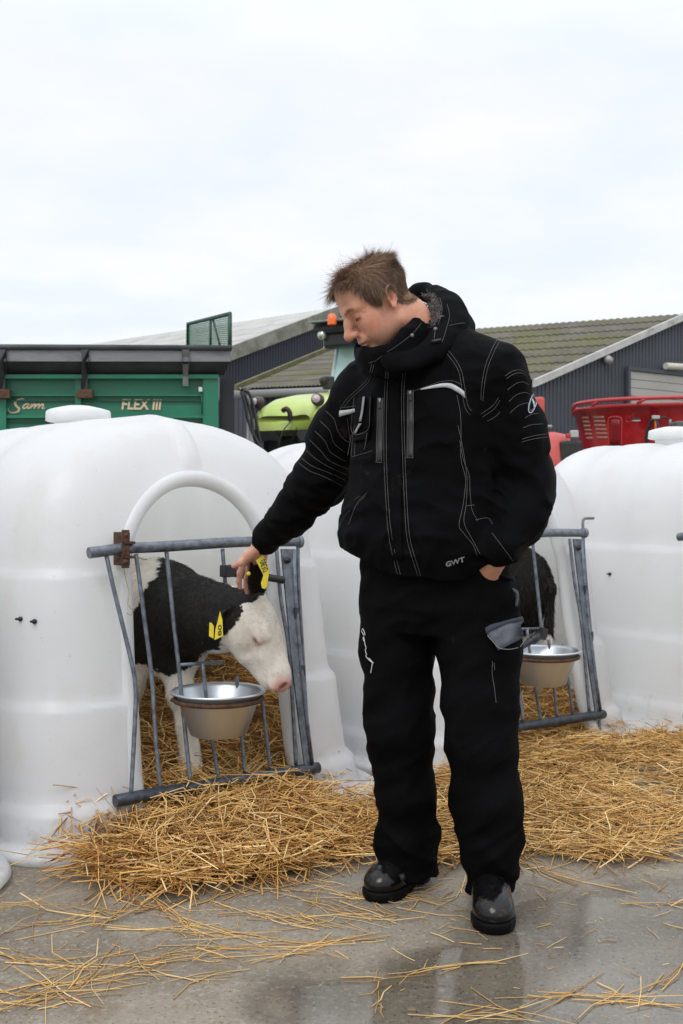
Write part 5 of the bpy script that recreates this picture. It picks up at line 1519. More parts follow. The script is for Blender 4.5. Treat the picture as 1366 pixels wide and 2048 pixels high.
def fur(V, Q, colfn, n, name, parent, flowfn, lnfn, wfn, seed, w0=0.00055):
    rg = np.random.default_rng(seed)
    area = np.linalg.norm(np.cross(V[Q[:, 2]]-V[Q[:, 0]], V[Q[:, 3]]-V[Q[:, 1]]), axis=1)
    c = V[Q].mean(1); w = area*wfn(c)
    pos, nn, idx = sample_faces(V, Q, w, n, rg)
    fl_ = flowfn(pos); fl_ = fl_ + rg.normal(size=(n, 3))*0.25
    x, y, z = pos.T; fl_ += (np.stack([vnoise(x*24, y*24, z*24, 151), vnoise(x*24, y*24, z*24, 152), vnoise(x*24, y*24, z*24, 153)], 1)-0.5)*1.1
    fl_ -= nn*(fl_*nn).sum(1, keepdims=True); fl_ /= np.linalg.norm(fl_, axis=1, keepdims=True)+1e-9
    d = fl_ + nn*0.33; d /= np.linalg.norm(d, axis=1, keepdims=True)
    ln = lnfn(pos)*rg.uniform(0.6, 1.3, n)
    cols = colfn(pos)*rg.uniform(0.75, 1.25, (n, 1))
    return strands(name, pos - nn*0.0005, d, ln, rg.normal(size=(n, 3))*0.12*ln[:, None] - nn*0.12*ln[:, None], w0, cols, FURM, parent, 2, seed)
def flow1(p):
    L = (p - CH) @ C_R.T; h = (np.abs(L).max(1) < 0.2)[:, None]*1.0
    return np.where(h > 0, -CFW[None, :]*0.2 + np.array([[0, 0, 0.0]]) + CFW[None, :]*sstep(0.02, 0.12, L[:, 0:1])*-0.8 + np.array([[0.1, 0, -0.3]])*(L[:, 0:1] < 0.05), np.array([[-0.45, 0.25, -0.75]]))
fur(CV, CQ, lambda p: coat_colour(p, C_R)[0], 42000, 'fur', calf, flow1,
    lambda p: np.where(np.abs((p-CH) @ C_R.T).max(1) < 0.22, 0.0085, 0.0165),
    lambda c: (c[:, 1] < 4.5)*np.where(np.abs((c-CH) @ C_R.T).max(1) < 0.22, np.where(((c-CH) @ C_R.T)[:, 0] > 0.19, 0.05, 2.5), 1.0), 31)
# lashes
_bc = bvh_of(CV, CQ)
def lashes():
    Rr, Dd = [], []
    s = 1 if C_RT[1] < 0 else -1
    for i in range(15):
        t = i/14; o = C_AT(0.038 + 0.030*t, 0.012 - 0.003*math.sin(t*3.1), 0.13*s)
        p, n, i_, q = _bc.ray_cast(Vector(o), Vector(-C_RT*s))
        if p is None: continue
        Rr.append(np.array(p)); Dd.append(nrm(C_RT*s*0.8 + CFW*0.25 - np.array([0, 0, 0.75])))
    Rr = np.array(Rr)
    strands('eyelash', Rr, np.array(Dd), np.full(len(Rr), 0.009), np.zeros_like(Rr), 0.0004, np.tile(np.array([[0.70, 0.66, 0.62]]), (len(Rr), 1)), FURM, calf, 2, 8)
lashes()
TAG = M('yellow_ear_tag', (0.70, 0.56, 0.035), rough=0.42, var=0.12, vscale=50, dirt=[((0.25, 0.18, 0.04), 60, 0.64, 0.06, 0.6)])
TAGTXT = M('tag_print', (0.02, 0.02, 0.015), rough=0.6)
# near ear droops beside the cheek, far ear is lifted in the man's hand
e1, a1, n1, s1 = ear('ear', P(478, 1222, 3.645), P(426, 1270, 3.615), np.array([-0.25, -0.8, -0.5]), 0.034, COAT, calf, BLACK*1.1, 41)
e2, a2, n2, s2 = ear('ear', P(516, 1188, 3.63), P(512, 1106, 3.545), np.array([0.28, -0.95, 0.0]), 0.031, COAT, calf, BLACK*1.1, 42)
def ear_tag(pix, D, parent, txt=None, th=0.0022):
    pts = [P(x, y, d) for (x, y), d in zip(pix, D)]
    c = sum(pts)/len(pts); nn = nrm(np.cross(pts[1]-pts[0], pts[-1]-pts[0])); nn = nn if np.dot(nn, CAM-c) > 0 else -nn
    m = MB(); m.prism([p + nn*th for p in pts], -nn*th); o = m.build('ear_tag', TAG, parent)
    if txt:
        t0, t1, t2 = [P(x, y, d) for (x, y, d) in txt[1]]
        ux, uy = nrm(t1-t0), nrm(t2-t0)
        flat_text(txt[0], t0 + nn*(th+0.0006), ux, uy, np.linalg.norm(t2-t0), 'tag_number', TAGTXT, o, 0.02, 0, np.linalg.norm(t1-t0))
    return o
DT = 3.525
ear_tag([(512, 1121), (526, 1109), (532, 1121), (539, 1140), (537, 1152), (534, 1173), (530, 1178), (524, 1176), (522, 1166), (527, 1150)], [DT]*10, e2,
        ('0830', [(530.5, 1116, DT), (537.5, 1139, DT), (519, 1124, DT)]))
ear_tag([(440, 1222), (445, 1240), (446, 1272), (429, 1280), (431, 1258), (436, 1240)], [3.592]*6, e1, ('08', [(443.5, 1249, 3.592), (443.5, 1271, 3.592), (436, 1250, 3.592)]))
ear_tag([(419, 1245), (424, 1246), (428, 1253), (427, 1277), (418, 1272)], [3.60]*5, e1)
# a stud through the lifted ear
m = MB(); m.lathe(P(497, 1147, 3.535), [(0, 0.004), (0.006, 0.003), (0.007, 0)], 10, axis=np.array([0, -1, 0])); m.build('tag_stud', TAG, e2)

# the second calf stands with its rump to the gate
def build_calf2():
    base = HO + ROW
    l2 = lambda x, y, z: hl(x, y, z) + ROW
    ax = np.arange(-0.5, 1.35, 0.0095); ay = np.arange(4.55, 6.6, 0.0095); az = np.arange(0.10, 1.10, 0.0095)
    f = Field(ax, ay, az)
    rump = P(1030, 1172, 5.22); fwd = nrm(np.array([-0.60, 0.80, 0])); lat = np.array([-fwd[1], fwd[0], 0]); Rm = np.array([fwd, lat, [0, 0, 1]])
    sh = rump + fwd*0.62 + np.array([0, 0, -0.02])
    f.ell(rump, (0.20, 0.155, 0.19), Rm, 0.05); f.ell((rump+sh)/2 + np.array([0, 0, -0.03]), (0.40, 0.17, 0.20), Rm, 0.06); f.ell(sh, (0.19, 0.15, 0.21), Rm, 0.06)
    f.cap(rump + np.array([0, 0, 0.14]), sh + np.array([0, 0, 0.15]), 0.05, 0.05, 0.05)
    f.chain([sh + np.array([0, 0, 0.08]), sh + fwd*0.22 + np.array([0, 0, 0.17]), sh + fwd*0.30 + np.array([0, 0, 0.20])], [0.14, 0.10, 0.085], 0.05)
    at, Rh, rt = calf_head(f, sh + fwd*0.34 + np.array([0, 0, 0.16]), nrm(fwd*0.7 + np.array([0, 0, -0.7])), np.array([0, 0, 1.0]) + fwd*0.6)
    for s in (-1, 1):
        h = rump + lat*0.085*s
        hk = [h + fwd*0.02 + np.array([0, 0, -0.08]), h + fwd*0.06 + np.array([0, 0, -0.24]), h - fwd*0.07 + np.array([0, 0, -0.38]), h - fwd*0.03 + np.array([0, 0, -0.56])]
        f.chain(hk, [0.115, 0.075, 0.042, 0.036], 0.03)
        a_ = sh + lat*0.085*s
        f.chain([a_ + np.array([0, 0, -0.1]), a_ + np.array([0, 0, -0.32]), a_ + np.array([0, 0, -0.56])], [0.085, 0.048, 0.036], 0.03)
    tl = [rump - fwd*0.16 + np.array([0, 0, 0.12]), rump - fwd*0.215 + np.array([0.01, 0, 0.0]), rump - fwd*0.20 + np.array([0.01, 0, -0.16]), rump - fwd*0.195 + np.array([0.012, 0, -0.26])]
    f.chain(tl, [0.028, 0.022, 0.020, 0.026], 0.02)
    V, Q = f.mesh(2)
    return V, Q, rump, tl, fwd
C2V, C2Q, RUMP2, TAIL2, FWD2 = build_calf2()
def coat2(V):
    x, y, z = V.T; w = (fbm(x*40, y*40, z*40, 160)-0.5)*0.10
    back = ((V - RUMP2) @ FWD2)
    blk = (z + w > 0.475) & ~((back + w > 0.30) & (back + w < 0.45))
    return np.where(blk[:, None], BLACK, WHITE)
calf2 = link('calf', np_mesh('calf', C2V, C2Q, coat2(C2V)), COAT)
tag(calf2, 'calf behind the man\'s hip showing only black rump, tail and white hind leg', 'calf', 'calves in the hutches')
fur(C2V, C2Q, coat2, 12000, 'fur', calf2, lambda p: np.tile(np.array([[0.05, -0.1, -1.0]]), (len(p), 1)),
    lambda p: np.where(p[:, 2] < RUMP2[2]-0.05, 0.030, 0.022), lambda c: (((c-RUMP2) @ FWD2) < 0.2)*1.0, 51, 0.0009)
# ------------------------------------------------------------------ straw
STRAW = M('straw', attr='col', rough=0.62, spec=0.25)
SPAL = 1.12*np.array([[0.60, 0.345, 0.105], [0.68, 0.43, 0.16], [0.42, 0.205, 0.055], [0.78, 0.56, 0.27], [0.23, 0.10, 0.028], [0.64, 0.38, 0.12]])
def mound(lx, ly):
    """height of straw round one hutch, in hutch axes"""
    inn = (0.115 + 0.12*sstep(0.15, 0.45, ly) + 0.12*sstep(0.5, 1.3, ly) + 0.16*sstep(0.20, 0.5, lx)*sstep(0.25, 0.7, ly))*sstep(-0.04, 0.14, ly)*(np.abs(lx) < 0.62)
    out = 0.075*np.exp(-np.clip(np.abs(lx+0.0)/0.37, 0, 5)**3)*sstep(-0.42, 0.02, ly)*(ly < 0.14)
    return np.where(ly > 0.10, inn, out)
def local(x, y, sh):
    dx, dy = x - HO[0] - sh[0], y - HO[1] - sh[1]
    return dx*HU[0] + dy*HU[1], dx*HV[0] + dy*HV[1]
FLAT = [(0, 1845), (20, 1775), (120, 1765), (200, 1700), (235, 1640), (300, 1630), (500, 1630), (600, 1650), (690, 1640), (750, 1626), (800, 1600), (880, 1562), (960, 1530), (1060, 1480), (1280, 1478), (1366, 1452), (1500, 1440), (1500, 1600), (1366, 1655), (1335, 1712), (1240, 1735), (1120, 1722), (1050, 1700), (900, 1742), (760, 1735), (690, 1738), (590, 1752), (500, 1772), (420, 1790), (330, 1800), (250, 1776), (170, 1800), (90, 1815), (30, 1850)]
def straw_h(x, y):
    h = np.zeros_like(x)
    for sh, amp in ((np.zeros(3), 1.0), (ROW, 0.85)):
        lx, ly = local(x, y, sh)
        inside = (ly > 0.10) & (ly < 1.85) & (np.abs(lx) < 0.60)
        m = mound(lx, ly)*amp
        m = np.where((ly > 0.10) & ~inside, 0, m); m = np.where(ly < -0.6, 0, m)
        h = np.maximum(h, m)
    py = HY + HC*F/np.maximum(y, 0.5); px = 683 + x/np.maximum(y, 0.5)*F
    n = fbm(x*5, y*5, 0*x, 201)
    fl_ = in_poly(px, py, FLAT)
    h = np.maximum(h, np.where(fl_, 0.012 + 0.055*np.clip(n-0.42, 0, 1)*2, 0))
    return h + (h > 0.05)*0.035*(fbm(x*13, y*13, 0*x, 203) - 0.5)
def straw_bed(name, x0, x1, y0, y1, st, keep, label):
    xs = np.arange(x0, x1, st); ys = np.arange(y0, y1, st)
    X, Y = np.meshgrid(xs, ys); H = straw_h(X.ravel(), Y.ravel()).reshape(X.shape)
    V = np.stack([X.ravel(), Y.ravel(), (H - 0.012).ravel()], 1); W = len(xs)
    ok = (H > 0.035) & keep(X, Y)
    Fs = [(j*W+i, j*W+i+1, (j+1)*W+i+1, (j+1)*W+i) for j in range(len(ys)-1) for i in range(W-1) if ok[j, i] and ok[j, i+1] and ok[j+1, i] and ok[j+1, i+1]]
    used = sorted({i for q in Fs for i in q}); mp = {u: k for k, u in enumerate(used)}
    me = np_mesh(name, V[used], np.array([[mp[i] for i in q] for q in Fs]))
    return me
def make_straw(name, cx, cy, az, ln, z0, rg, droop=True, wid=None, lift=0.03, pale=0.0, pitch_s=0.16):
    n = len(cx); seg = 4; t = np.linspace(-0.5, 0.5, seg)
    pitch = rg.normal(size=n)*pitch_s
    kink = rg.normal(size=n)*np.where(rg.random(n) < 0.45, 0.75, 0.14); bow = rg.normal(size=n)*0.10
    base = z0 + rg.random(n)**1.5*lift
    PX = np.empty((n, seg)); PY = np.empty((n, seg)); PZ = np.empty((n, seg))
    for k in range(seg):
        a = az + kink*max(0, t[k])*2*0.8 + bow*abs(t[k])*4
        PX[:, k] = cx + ln*t[k]*np.cos(a); PY[:, k] = cy + ln*t[k]*np.sin(a)
        PZ[:, k] = base + ln*t[k]*np.tan(pitch)
    hh = straw_h(PX.ravel(), PY.ravel()).reshape(n, seg)
    PZ = np.maximum(PZ, hh + 0.003)
    PZ = np.minimum(PZ, hh + 0.055 + lift*0.6)
    w = rg.uniform(0.0014, 0.0034, n) if wid is None else wid
    pts = np.stack([PX, PY, PZ], 2)
    T = np.stack([np.cos(az), np.sin(az), np.zeros(n)], 1); S = np.stack([-np.sin(az), np.cos(az), np.zeros(n)], 1); U = np.array([0, 0, 1.0])
    ro = rg.uniform(0, 2*math.pi, n); ring = []
    for q in range(3):
        a = ro + q*2*math.pi/3
        off = S*np.cos(a)[:, None] + U[None, :]*np.sin(a)[:, None]*0.75
        ring.append(pts + (off*w[:, None])[:, None, :]*np.array([0.9, 1.0, 1.0, 0.7])[None, :, None])
    V = np.stack(ring, 2).reshape(-1, 3)        # n, seg, 3
    b = (np.arange(n)*seg*3)[:, None]; fs = []
    for k in range(seg-1):
        for q in range(3):
            fs.append(b + np.array([[k*3+q, k*3+(q+1) % 3, (k+1)*3+(q+1) % 3, (k+1)*3+q]]))
    Q = np.concatenate(fs)
    c = SPAL[rg.integers(0, len(SPAL), n)]*rg.uniform(0.75, 1.2, (n, 1)); c = c*(1-pale) + np.array([0.58, 0.40, 0.17])*pale
    return V, Q, np.repeat(c, seg*3, axis=0)
def straw_object(name, parts, label, bed=None):
    Vs, Qs, Cs, o = [], [], [], 0
    for V, Q, C in parts: Vs.append(V); Qs.append(Q+o); Cs.append(C); o += len(V)
    ob = link(name, np_mesh(name, np.concatenate(Vs), np.concatenate(Qs), np.concatenate(Cs), smooth=False), STRAW)
    tag(ob, label, 'straw', None, 'stuff')
    if bed is not None:
        link('straw_base', bed, M('packed_straw', (0.30, 0.160, 0.046), rough=0.9, var=0.6, vscale=70, bump=1.0, bscale=120), ob)
    return ob
def scatter(poly_test, n, box, rg):
    xs, ys = [], []
    while len(xs) < n:
        x = rg.uniform(box[0], box[1], n); y = rg.uniform(box[2], box[3], n)
        ok = poly_test(x, y); xs += list(x[ok]); ys += list(y[ok])
    return np.array(xs[:n]), np.array(ys[:n])
rg = np.random.default_rng(77)
def pxpy(x, y): return 683 + x/y*F, HY + HC*F/y
# spill in front of the first hutch
def t_front(x, y):
    lx, ly = local(x, y, np.zeros(3)); d = np.exp(-np.clip(np.abs(lx+0.09)/0.37, 0, 5)**4)*sstep(-0.50, -0.12, ly)
    px, py = pxpy(x, y)
    return (ly < 0.13) & (rg.random(len(x)) < np.maximum(d, 0.34*in_poly(px, py, FLAT)*sstep(0.30, 0.55, fbm(x*6, y*6, 0*x, 222))*(lx > -0.62)*((lx < 0.42) | (ly < -0.10)))) & (px < 840)
x, y = scatter(t_front, 4300, (-1.5, 0.4, 2.9, 4.5), rg)
pa = make_straw('s', x, y, rg.uniform(0, math.pi, len(x)), rg.uniform(0.10, 0.38, len(x)), straw_h(x, y), rg, lift=0.045, pitch_s=0.30)
x, y = scatter(t_front, 420, (-1.5, 0.4, 2.9, 4.5), rg)
pb = make_straw('s', x, y, rg.uniform(0, math.pi, len(x)), rg.uniform(0.14, 0.36, len(x)), straw_h(x, y) + 0.02, rg, lift=0.09, pitch_s=0.6, pale=0.3)
st0 = straw_object('straw_spill', [pa, pb], 'heap of golden straw spilling out under the first calf\'s gate',
             straw_bed('straw_base', -1.6, 0.5, 2.9, 4.3, 0.025, lambda X, Y: (local(X, Y, np.zeros(3))[1] < 0.16) & (local(X, Y, np.zeros(3))[0] > -0.5), None))
# bedding inside
def t_in(sh):
    def f_(x, y):
        lx, ly = local(x, y, sh); return (ly > 0.10) & (ly < 1.7) & (np.abs(lx) < 0.54)
    return f_
x, y = scatter(t_in(np.zeros(3)), 4200, (-2.2, 0.3, 3.2, 5.6), rg)
pa = make_straw('s', x, y, rg.uniform(0, math.pi, len(x)), rg.uniform(0.07, 0.22, len(x)), straw_h(x, y), rg, lift=0.06, pitch_s=0.3)
straw_object('straw_bedding', [pa], 'straw bedding under the calf that reaches over the gate', straw_bed('straw_base', -2.3, 0.4, 3.2, 5.8, 0.035, lambda X, Y: (local(X, Y, np.zeros(3))[1] > 0.12) & (np.abs(local(X, Y, np.zeros(3))[0]) < 0.59), None))
x, y = scatter(t_in(ROW), 2600, (-1.0, 1.6, 4.2, 6.6), rg)
pa = make_straw('s', x, y, rg.uniform(0, math.pi, len(x)), rg.uniform(0.07, 0.22, len(x)), straw_h(x, y), rg, lift=0.06, pitch_s=0.3)
straw_object('straw_bedding', [pa], 'straw bedding in the hutch behind the man', straw_bed('straw_base', -1.1, 1.7, 4.2, 6.8, 0.035, lambda X, Y: (local(X, Y, ROW)[1] > 0.12) & (np.abs(local(X, Y, ROW)[0]) < 0.59), None))
# trodden straw to the right and between the hutches
def t_right(x, y):
    px, py = pxpy(x, y); lx, ly = local(x, y, ROW)
    core = in_poly(px, py, FLAT)
    d = np.exp(-np.clip(np.abs(lx)/0.6, 0, 5)**2)*sstep(-0.55, -0.1, ly)
    return (px > 690) & core & ((ly < 0.12) | (np.abs(lx) > 0.70)) & (rg.random(len(x)) < (0.10 + 0.75*sstep(0.33, 0.55, fbm(x*4.5, y*4.5, 0*x, 231)))*0.8 + 0.3*d)
x, y = scatter(t_right, 6800, (-0.1, 2.4, 3.2, 5.9), rg)
pa = make_straw('s', x, y, rg.uniform(0, math.pi, len(x)), rg.uniform(0.07, 0.30, len(x)), straw_h(x, y), rg, lift=0.030, pale=0.25, pitch_s=0.20)
straw_object('straw_litter', [pa], 'trodden golden straw covering the yard right of the man', straw_bed('straw_base', -0.1, 2.4, 3.3, 5.8, 0.03, lambda X, Y: (local(X, Y, ROW)[1] < 0.14), None))
# loose stalks on the wet concrete
parts_ = []
def band(pts, n, spread, L=(0.10, 0.32), pale=0.45, jit=0.35):
    q = np.array(catmull([ground(*p)[:2] for p in pts], 0.01)); i = rg.integers(0, len(q)-1, n)
    d = q[np.minimum(i+4, len(q)-1)] - q[np.maximum(i-4, 0)]; az = np.arctan2(d[:, 1], d[:, 0]) + rg.normal(size=n)*jit
    x = q[i, 0] + rg.normal(size=n)*spread; y = q[i, 1] + rg.normal(size=n)*spread
    parts_.append(make_straw('s', x, y, az, rg.uniform(*L, n)*np.where(rg.random(n) < 0.35, 0.5, 1.0), straw_h(x, y), rg, lift=0.008, pale=pale, pitch_s=0.035, wid=rg.uniform(0.0009, 0.0022, n)))
band([(-40, 1975), (20, 2002), (90, 2000), (180, 1968)], 30, 0.040, jit=0.6)
band([(60, 1990), (150, 1965), (240, 1938), (330, 1912), (430, 1902), (535, 1890)], 52, 0.034, jit=0.42)
band([(0, 1905), (60, 1925), (170, 1935)], 16, 0.025)
band([(300, 1948), (400, 1955), (470, 1952)], 8, 0.012)
band([(285, 1862), (380, 1865), (500, 1868)], 12, 0.010)
band([(310, 1820), (380, 1850), (420, 1880)], 14, 0.022)
band([(440, 1812), (560, 1840), (700, 1852)], 18, 0.018)
band([(560, 1912), (640, 1895), (710, 1882)], 12, 0.012)
band([(683, 1968), (760, 1958), (860, 1942), (980, 1928)], 12, 0.012, jit=0.16)
band([(755, 1950), (760, 1985), (762, 2025)], 5, 0.006, (0.08, 0.14), jit=0.15)
band([(920, 2040), (1000, 2028), (1080, 2040)], 8, 0.014)
band([(1180, 1985), (1240, 2000), (1310, 2010)], 8, 0.02, jit=0.6)
band([(1200, 2005), (1290, 1975), (1370, 1940)], 7, 0.010, jit=0.2)
band([(1080, 1998), (1150, 1992)], 7, 0.012)
band([(1320, 1812), (1366, 1800)], 3, 0.006)
band([(700, 1800), (790, 1795), (900, 1785), (930, 1770)], 34, 0.05, jit=0.8)
band([(560, 1780), (660, 1800), (760, 1830)], 30, 0.05, jit=0.9)
band([(1040, 1720), (1100, 1750), (1190, 1765)], 16, 0.03)
band([(0, 1850), (70, 1838), (180, 1835), (300, 1815)], 30, 0.04, jit=0.6)
x, y = scatter(lambda x, y: in_poly(*pxpy(x, y), [(-80, 1790), (500, 1760), (900, 1740), (1366, 1680), (1440, 1860), (900, 1920), (-80, 1950)]), 150, (-1.6, 1.6, 2.4, 3.6), rg)
parts_.append(make_straw('s', x, y, rg.uniform(0, math.pi, len(x)), rg.uniform(0.02, 0.10, len(x)), straw_h(x, y), rg, lift=0.004, pale=0.3, pitch_s=0.03, wid=rg.uniform(0.0007, 0.0016, len(x))))
x, y = scatter(lambda x, y: in_poly(*pxpy(x, y), [(-80, 1790), (1440, 1660), (1440, 2100), (-80, 2100)]), 200, (-1.6, 1.6, 2.2, 3.6), rg)
parts_.append(make_straw('s', x, y, rg.uniform(0, math.pi, len(x)), rg.uniform(0.006, 0.03, len(x)), straw_h(x, y), rg, lift=0.003, pale=0.1, pitch_s=0.03, wid=rg.uniform(0.0005, 0.0012, len(x))))
straw_object('loose_straw', parts_, 'loose straw stalks scattered over the wet concrete in front')
# ------------------------------------------------------------------ farm buildings behind
def ray_plane(px, py, p0, n):
    d = P(px, py, 1.0) - CAM; t = np.dot(np.asarray(p0) - CAM, n) / np.dot(d, n)
    return CAM + d*t
ZV = np.array([0, 0, 1.0])
def strip_wall(a, b, ztop, zbot, pitch=0.10, depth=0.016, out=None):
    """profiled sheet wall from a to b (xy), top height given by ztop(t)"""
    a, b = np.array([*a, 0.0]), np.array([*b, 0.0]); L = np.linalg.norm(b-a); d = (b-a)/L
    n = int(L/pitch); V = []; Fs = []; k = 0
    for i in range(n+1):
        for (o, dep) in ((0.0, 0.0), (0.42, 0.0), (0.5, 1.0), (0.92, 1.0)):
            s = min(1.0, (i+o)/n); p = a + d*L*s + out*depth*dep
            V += [p + ZV*zbot, p + ZV*ztop(s)]
    m = len(V)//2
    for i in range(m-1): Fs.append((2*i, 2*i+2, 2*i+3, 2*i+1))
    return V, Fs
def roof_sheet(c00, c10, c01, c11, cols, rows, amp=0.012, lap=0.022):
    """corrugated roof between eave c00-c10 and ridge c01-c11, laid in overlapping courses"""
    c00, c10, c01, c11 = [np.asarray(c, float) for c in (c00, c10, c01, c11)]
    nn = nrm(np.cross(c10-c00, c01-c00)); nn = nn if nn[2] > 0 else -nn
    V = []; Fs = []
    for r in range(rows):
        for e, t in ((lap, r/rows), (0.0, (r+1)/rows)):
            t = min(t, 1.0) if e == 0 else t
            for i in range(cols+1):
                s = i/cols; p = (c00*(1-s)+c10*s)*(1-t) + (c01*(1-s)+c11*s)*t
                V.append(p + nn*(e + amp*(1 if i % 2 else -1)))
        o = r*2*(cols+1)
        for i in range(cols): Fs.append((o+i, o+i+1, o+cols+1+i+1, o+cols+1+i))
        if r:
            for i in range(cols): Fs.append((o-cols-1+i, o-cols+i, o+i+1, o+i))
    return V, Fs
ROOFG = M('pale_fibre_cement_roof', (0.40, 0.405, 0.39), rough=0.85, var=0.12, vscale=1.2, dirt=[((0.22, 0.22, 0.18), 1.5, 0.52, 0.2, 0.5)])
ROOFM = M('mossy_fibre_cement_roof', (0.115, 0.108, 0.090), rough=0.95, var=0.25, vscale=2.0, dirt=[((0.115, 0.115, 0.040), 0.9, 0.46, 0.16, 0.75), ((0.19, 0.18, 0.15), 7, 0.58, 0.1, 0.6)])
NAVY = M('dark_blue_sheet_wall', (0.022, 0.027, 0.042), rough=0.6, var=0.12, vscale=1.5)
SLATE = M('slate_grey_sheet_wall', (0.047, 0.056, 0.070), rough=0.6, var=0.12, vscale=1.5)
TRIM = M('pale_verge_board', (0.44, 0.445, 0.44), rough=0.7, var=0.15, vscale=4, dirt=[((0.2, 0.19, 0.14), 3, 0.55, 0.15, 0.6)])
TRIMD = M('weathered_verge_board', (0.22, 0.22, 0.19), rough=0.85, var=0.3, vscale=3, dirt=[((0.10, 0.10, 0.05), 2.5, 0.5, 0.15, 0.6)])
def barn(name, label, apex, zap, r, ln, g, w, zeave, wallm, roofm, trimm, cols, rows, trim_h=0.30, amp=0.012, lap=0.022):
    A = np.array([*apex, zap]); r = np.array([*r, 0.0]); g = np.array([*g, 0.0])
    root = empty(name, (apex[0], apex[1], 0.0)); tag(root, label, 'barn', 'barns behind the yard')
    E1 = A + g*w; E1[2] = zeave; E2 = A - g*w; E2[2] = zeave
    oh = 0.10
    A0 = A - r*oh; E10 = E1 - r*oh; E20 = E2 - r*oh
    slope = (E1 - A); 
    for e0 in (E10, E20):
        x = nrm(e0 - A0); V, Fs = roof_sheet(e0 + x*0.08, e0 + x*0.08 + r*(ln+2*oh), A0, A0 + r*(ln+2*oh), cols, rows, amp, lap)
        m = MB(); m.add(V, Fs, False); m.build('roof', roofm, root)
    gl = A[:2] + (g*w)[:2]; gr = A[:2] - (g*w)[:2]
    V, Fs = strip_wall(gl, gr, lambda s: zeave + (zap-zeave)*(1-abs(2*s-1)) - 0.05, 0.0, out=nrm(np.array([g[1], -g[0], 0])*(1 if np.dot([g[1], -g[0], 0], r) < 0 else -1)))
    m = MB(); m.add(V, Fs, False); m.build('gable_wall', wallm, root)
    for sg in (1, -1):
        a = A + g*w*sg; V, Fs = strip_wall(a[:2], (a + r*ln)[:2], lambda s: zeave - 0.05, 0.0, out=g*sg)
        m = MB(); m.add(V, Fs, False); m.build('side_wall', wallm, root)
    for e0 in (E10, E20):
        x = nrm(e0 - A0); m = MB(); q = e0 + x*0.08
        m.prism([A0 + ZV*0.02 - r*0.02, q + ZV*0.02 - r*0.02, q - ZV*trim_h - r*0.02, A0 - ZV*trim_h - r*0.02], r*0.05)
        m.build('verge_board', trimm, root)
    return root
# far left barn with the pale roof
ba = barn('barn', 'large dark blue barn with a pale grey roof, left behind the green tractor', (-0.18, 30.0), 6.30, (-0.758, 0.652), 24.0, (-0.652, -0.758), 8.0, 6.30-0.375*8.0, NAVY, ROOFG, TRIMD, 260, 10, 0.34, 0.006, 0.006)
wb = MB(); q = P(653, 690, 29.2); wb.box(q, (0.16, 0.1, 0.34), bev=0.01); wb.build('wall_box', M('white_box', (0.55, 0.55, 0.53)), ba)
# right barn with the mossy roof and roller door
G2 = np.array([-0.8, -0.6]); R2 = np.array([-0.897, 0.442])
bc = barn('barn', 'slate grey barn with a mossy roof and pale roller door, right behind the red mixer', (6.79, 22.0), 4.79, R2, 6.2, G2, 4.29, 3.20, SLATE, ROOFM, TRIM, 90, 8, 0.11)
pn = np.array([0.6, -0.8, 0.0]); p0 = np.array([6.79, 22.0, 0.0]) + pn*0.03
c_ = [ray_plane(x, y, p0, pn) for x, y in ((1255, 741), (1520, 741))]
zt = c_[0][2]; m = MB(); dd = nrm((c_[1]-c_[0])*np.array([1, 1, 0])); wl = 4.2
nsl = 22
for i in range(nsl):
    z0, z1 = zt*i/nsl, zt*(i+1)/nsl
    a = np.array([c_[0][0], c_[0][1], 0]); b = a + dd*wl
    m.add([a + ZV*z0 + pn*0.05, b + ZV*z0 + pn*0.05, b + ZV*(z1-0.02) + pn*0.05, a + ZV*(z1-0.02) + pn*0.05, b + ZV*z1 + pn*0.03, a + ZV*z1 + pn*0.03], [(0, 1, 2, 3), (3, 2, 4, 5)], False)
m.build('roller_door', M('pale_roller_door', (0.33, 0.325, 0.305), rough=0.6, var=0.1, vscale=1), bc)
m = MB(); fr = 0.07
for (a, b) in ((ray_plane(1255, 741, p0, pn), None),):
    a0 = np.array([a[0], a[1], 0.0])
    m.prism([a0 - dd*fr + pn*0.02, a0 + pn*0.02, a0 + ZV*zt + pn*0.02, a0 - dd*fr + ZV*(zt+fr) + pn*0.02], pn*0.06)
    m.prism([a0 - dd*fr + ZV*(zt+fr) + pn*0.02, a0 + ZV*zt + pn*0.02, a0 + dd*wl + ZV*zt + pn*0.02, a0 + dd*wl + ZV*(zt+fr) + pn*0.02], pn*0.06)
m.build('door_frame', SLATE, bc)
a, b = ray_plane(1321, 733, p0, pn), ray_plane(1361, 735, p0, pn)
m = MB(); m.tube([a + pn*0.12, b + pn*0.12], 0.065, 10); m.build('strip_lamp', M('pale_lamp_cover', (0.55, 0.53, 0.46), rough=0.5), bc)
a = ray_plane(1210, 720, p0, pn); m = MB(); m.lathe(a + pn*0.06, [(0, 0.10), (0.07, 0.08), (0.09, 0.0), (0.03, -0.06)], 12, axis=pn - ZV*0.4); m.tube([a, a + pn*0.1], 0.03, 6); m.build('wall_lamp', M('grey_lamp', (0.30, 0.30, 0.30), metal=0.3), bc)
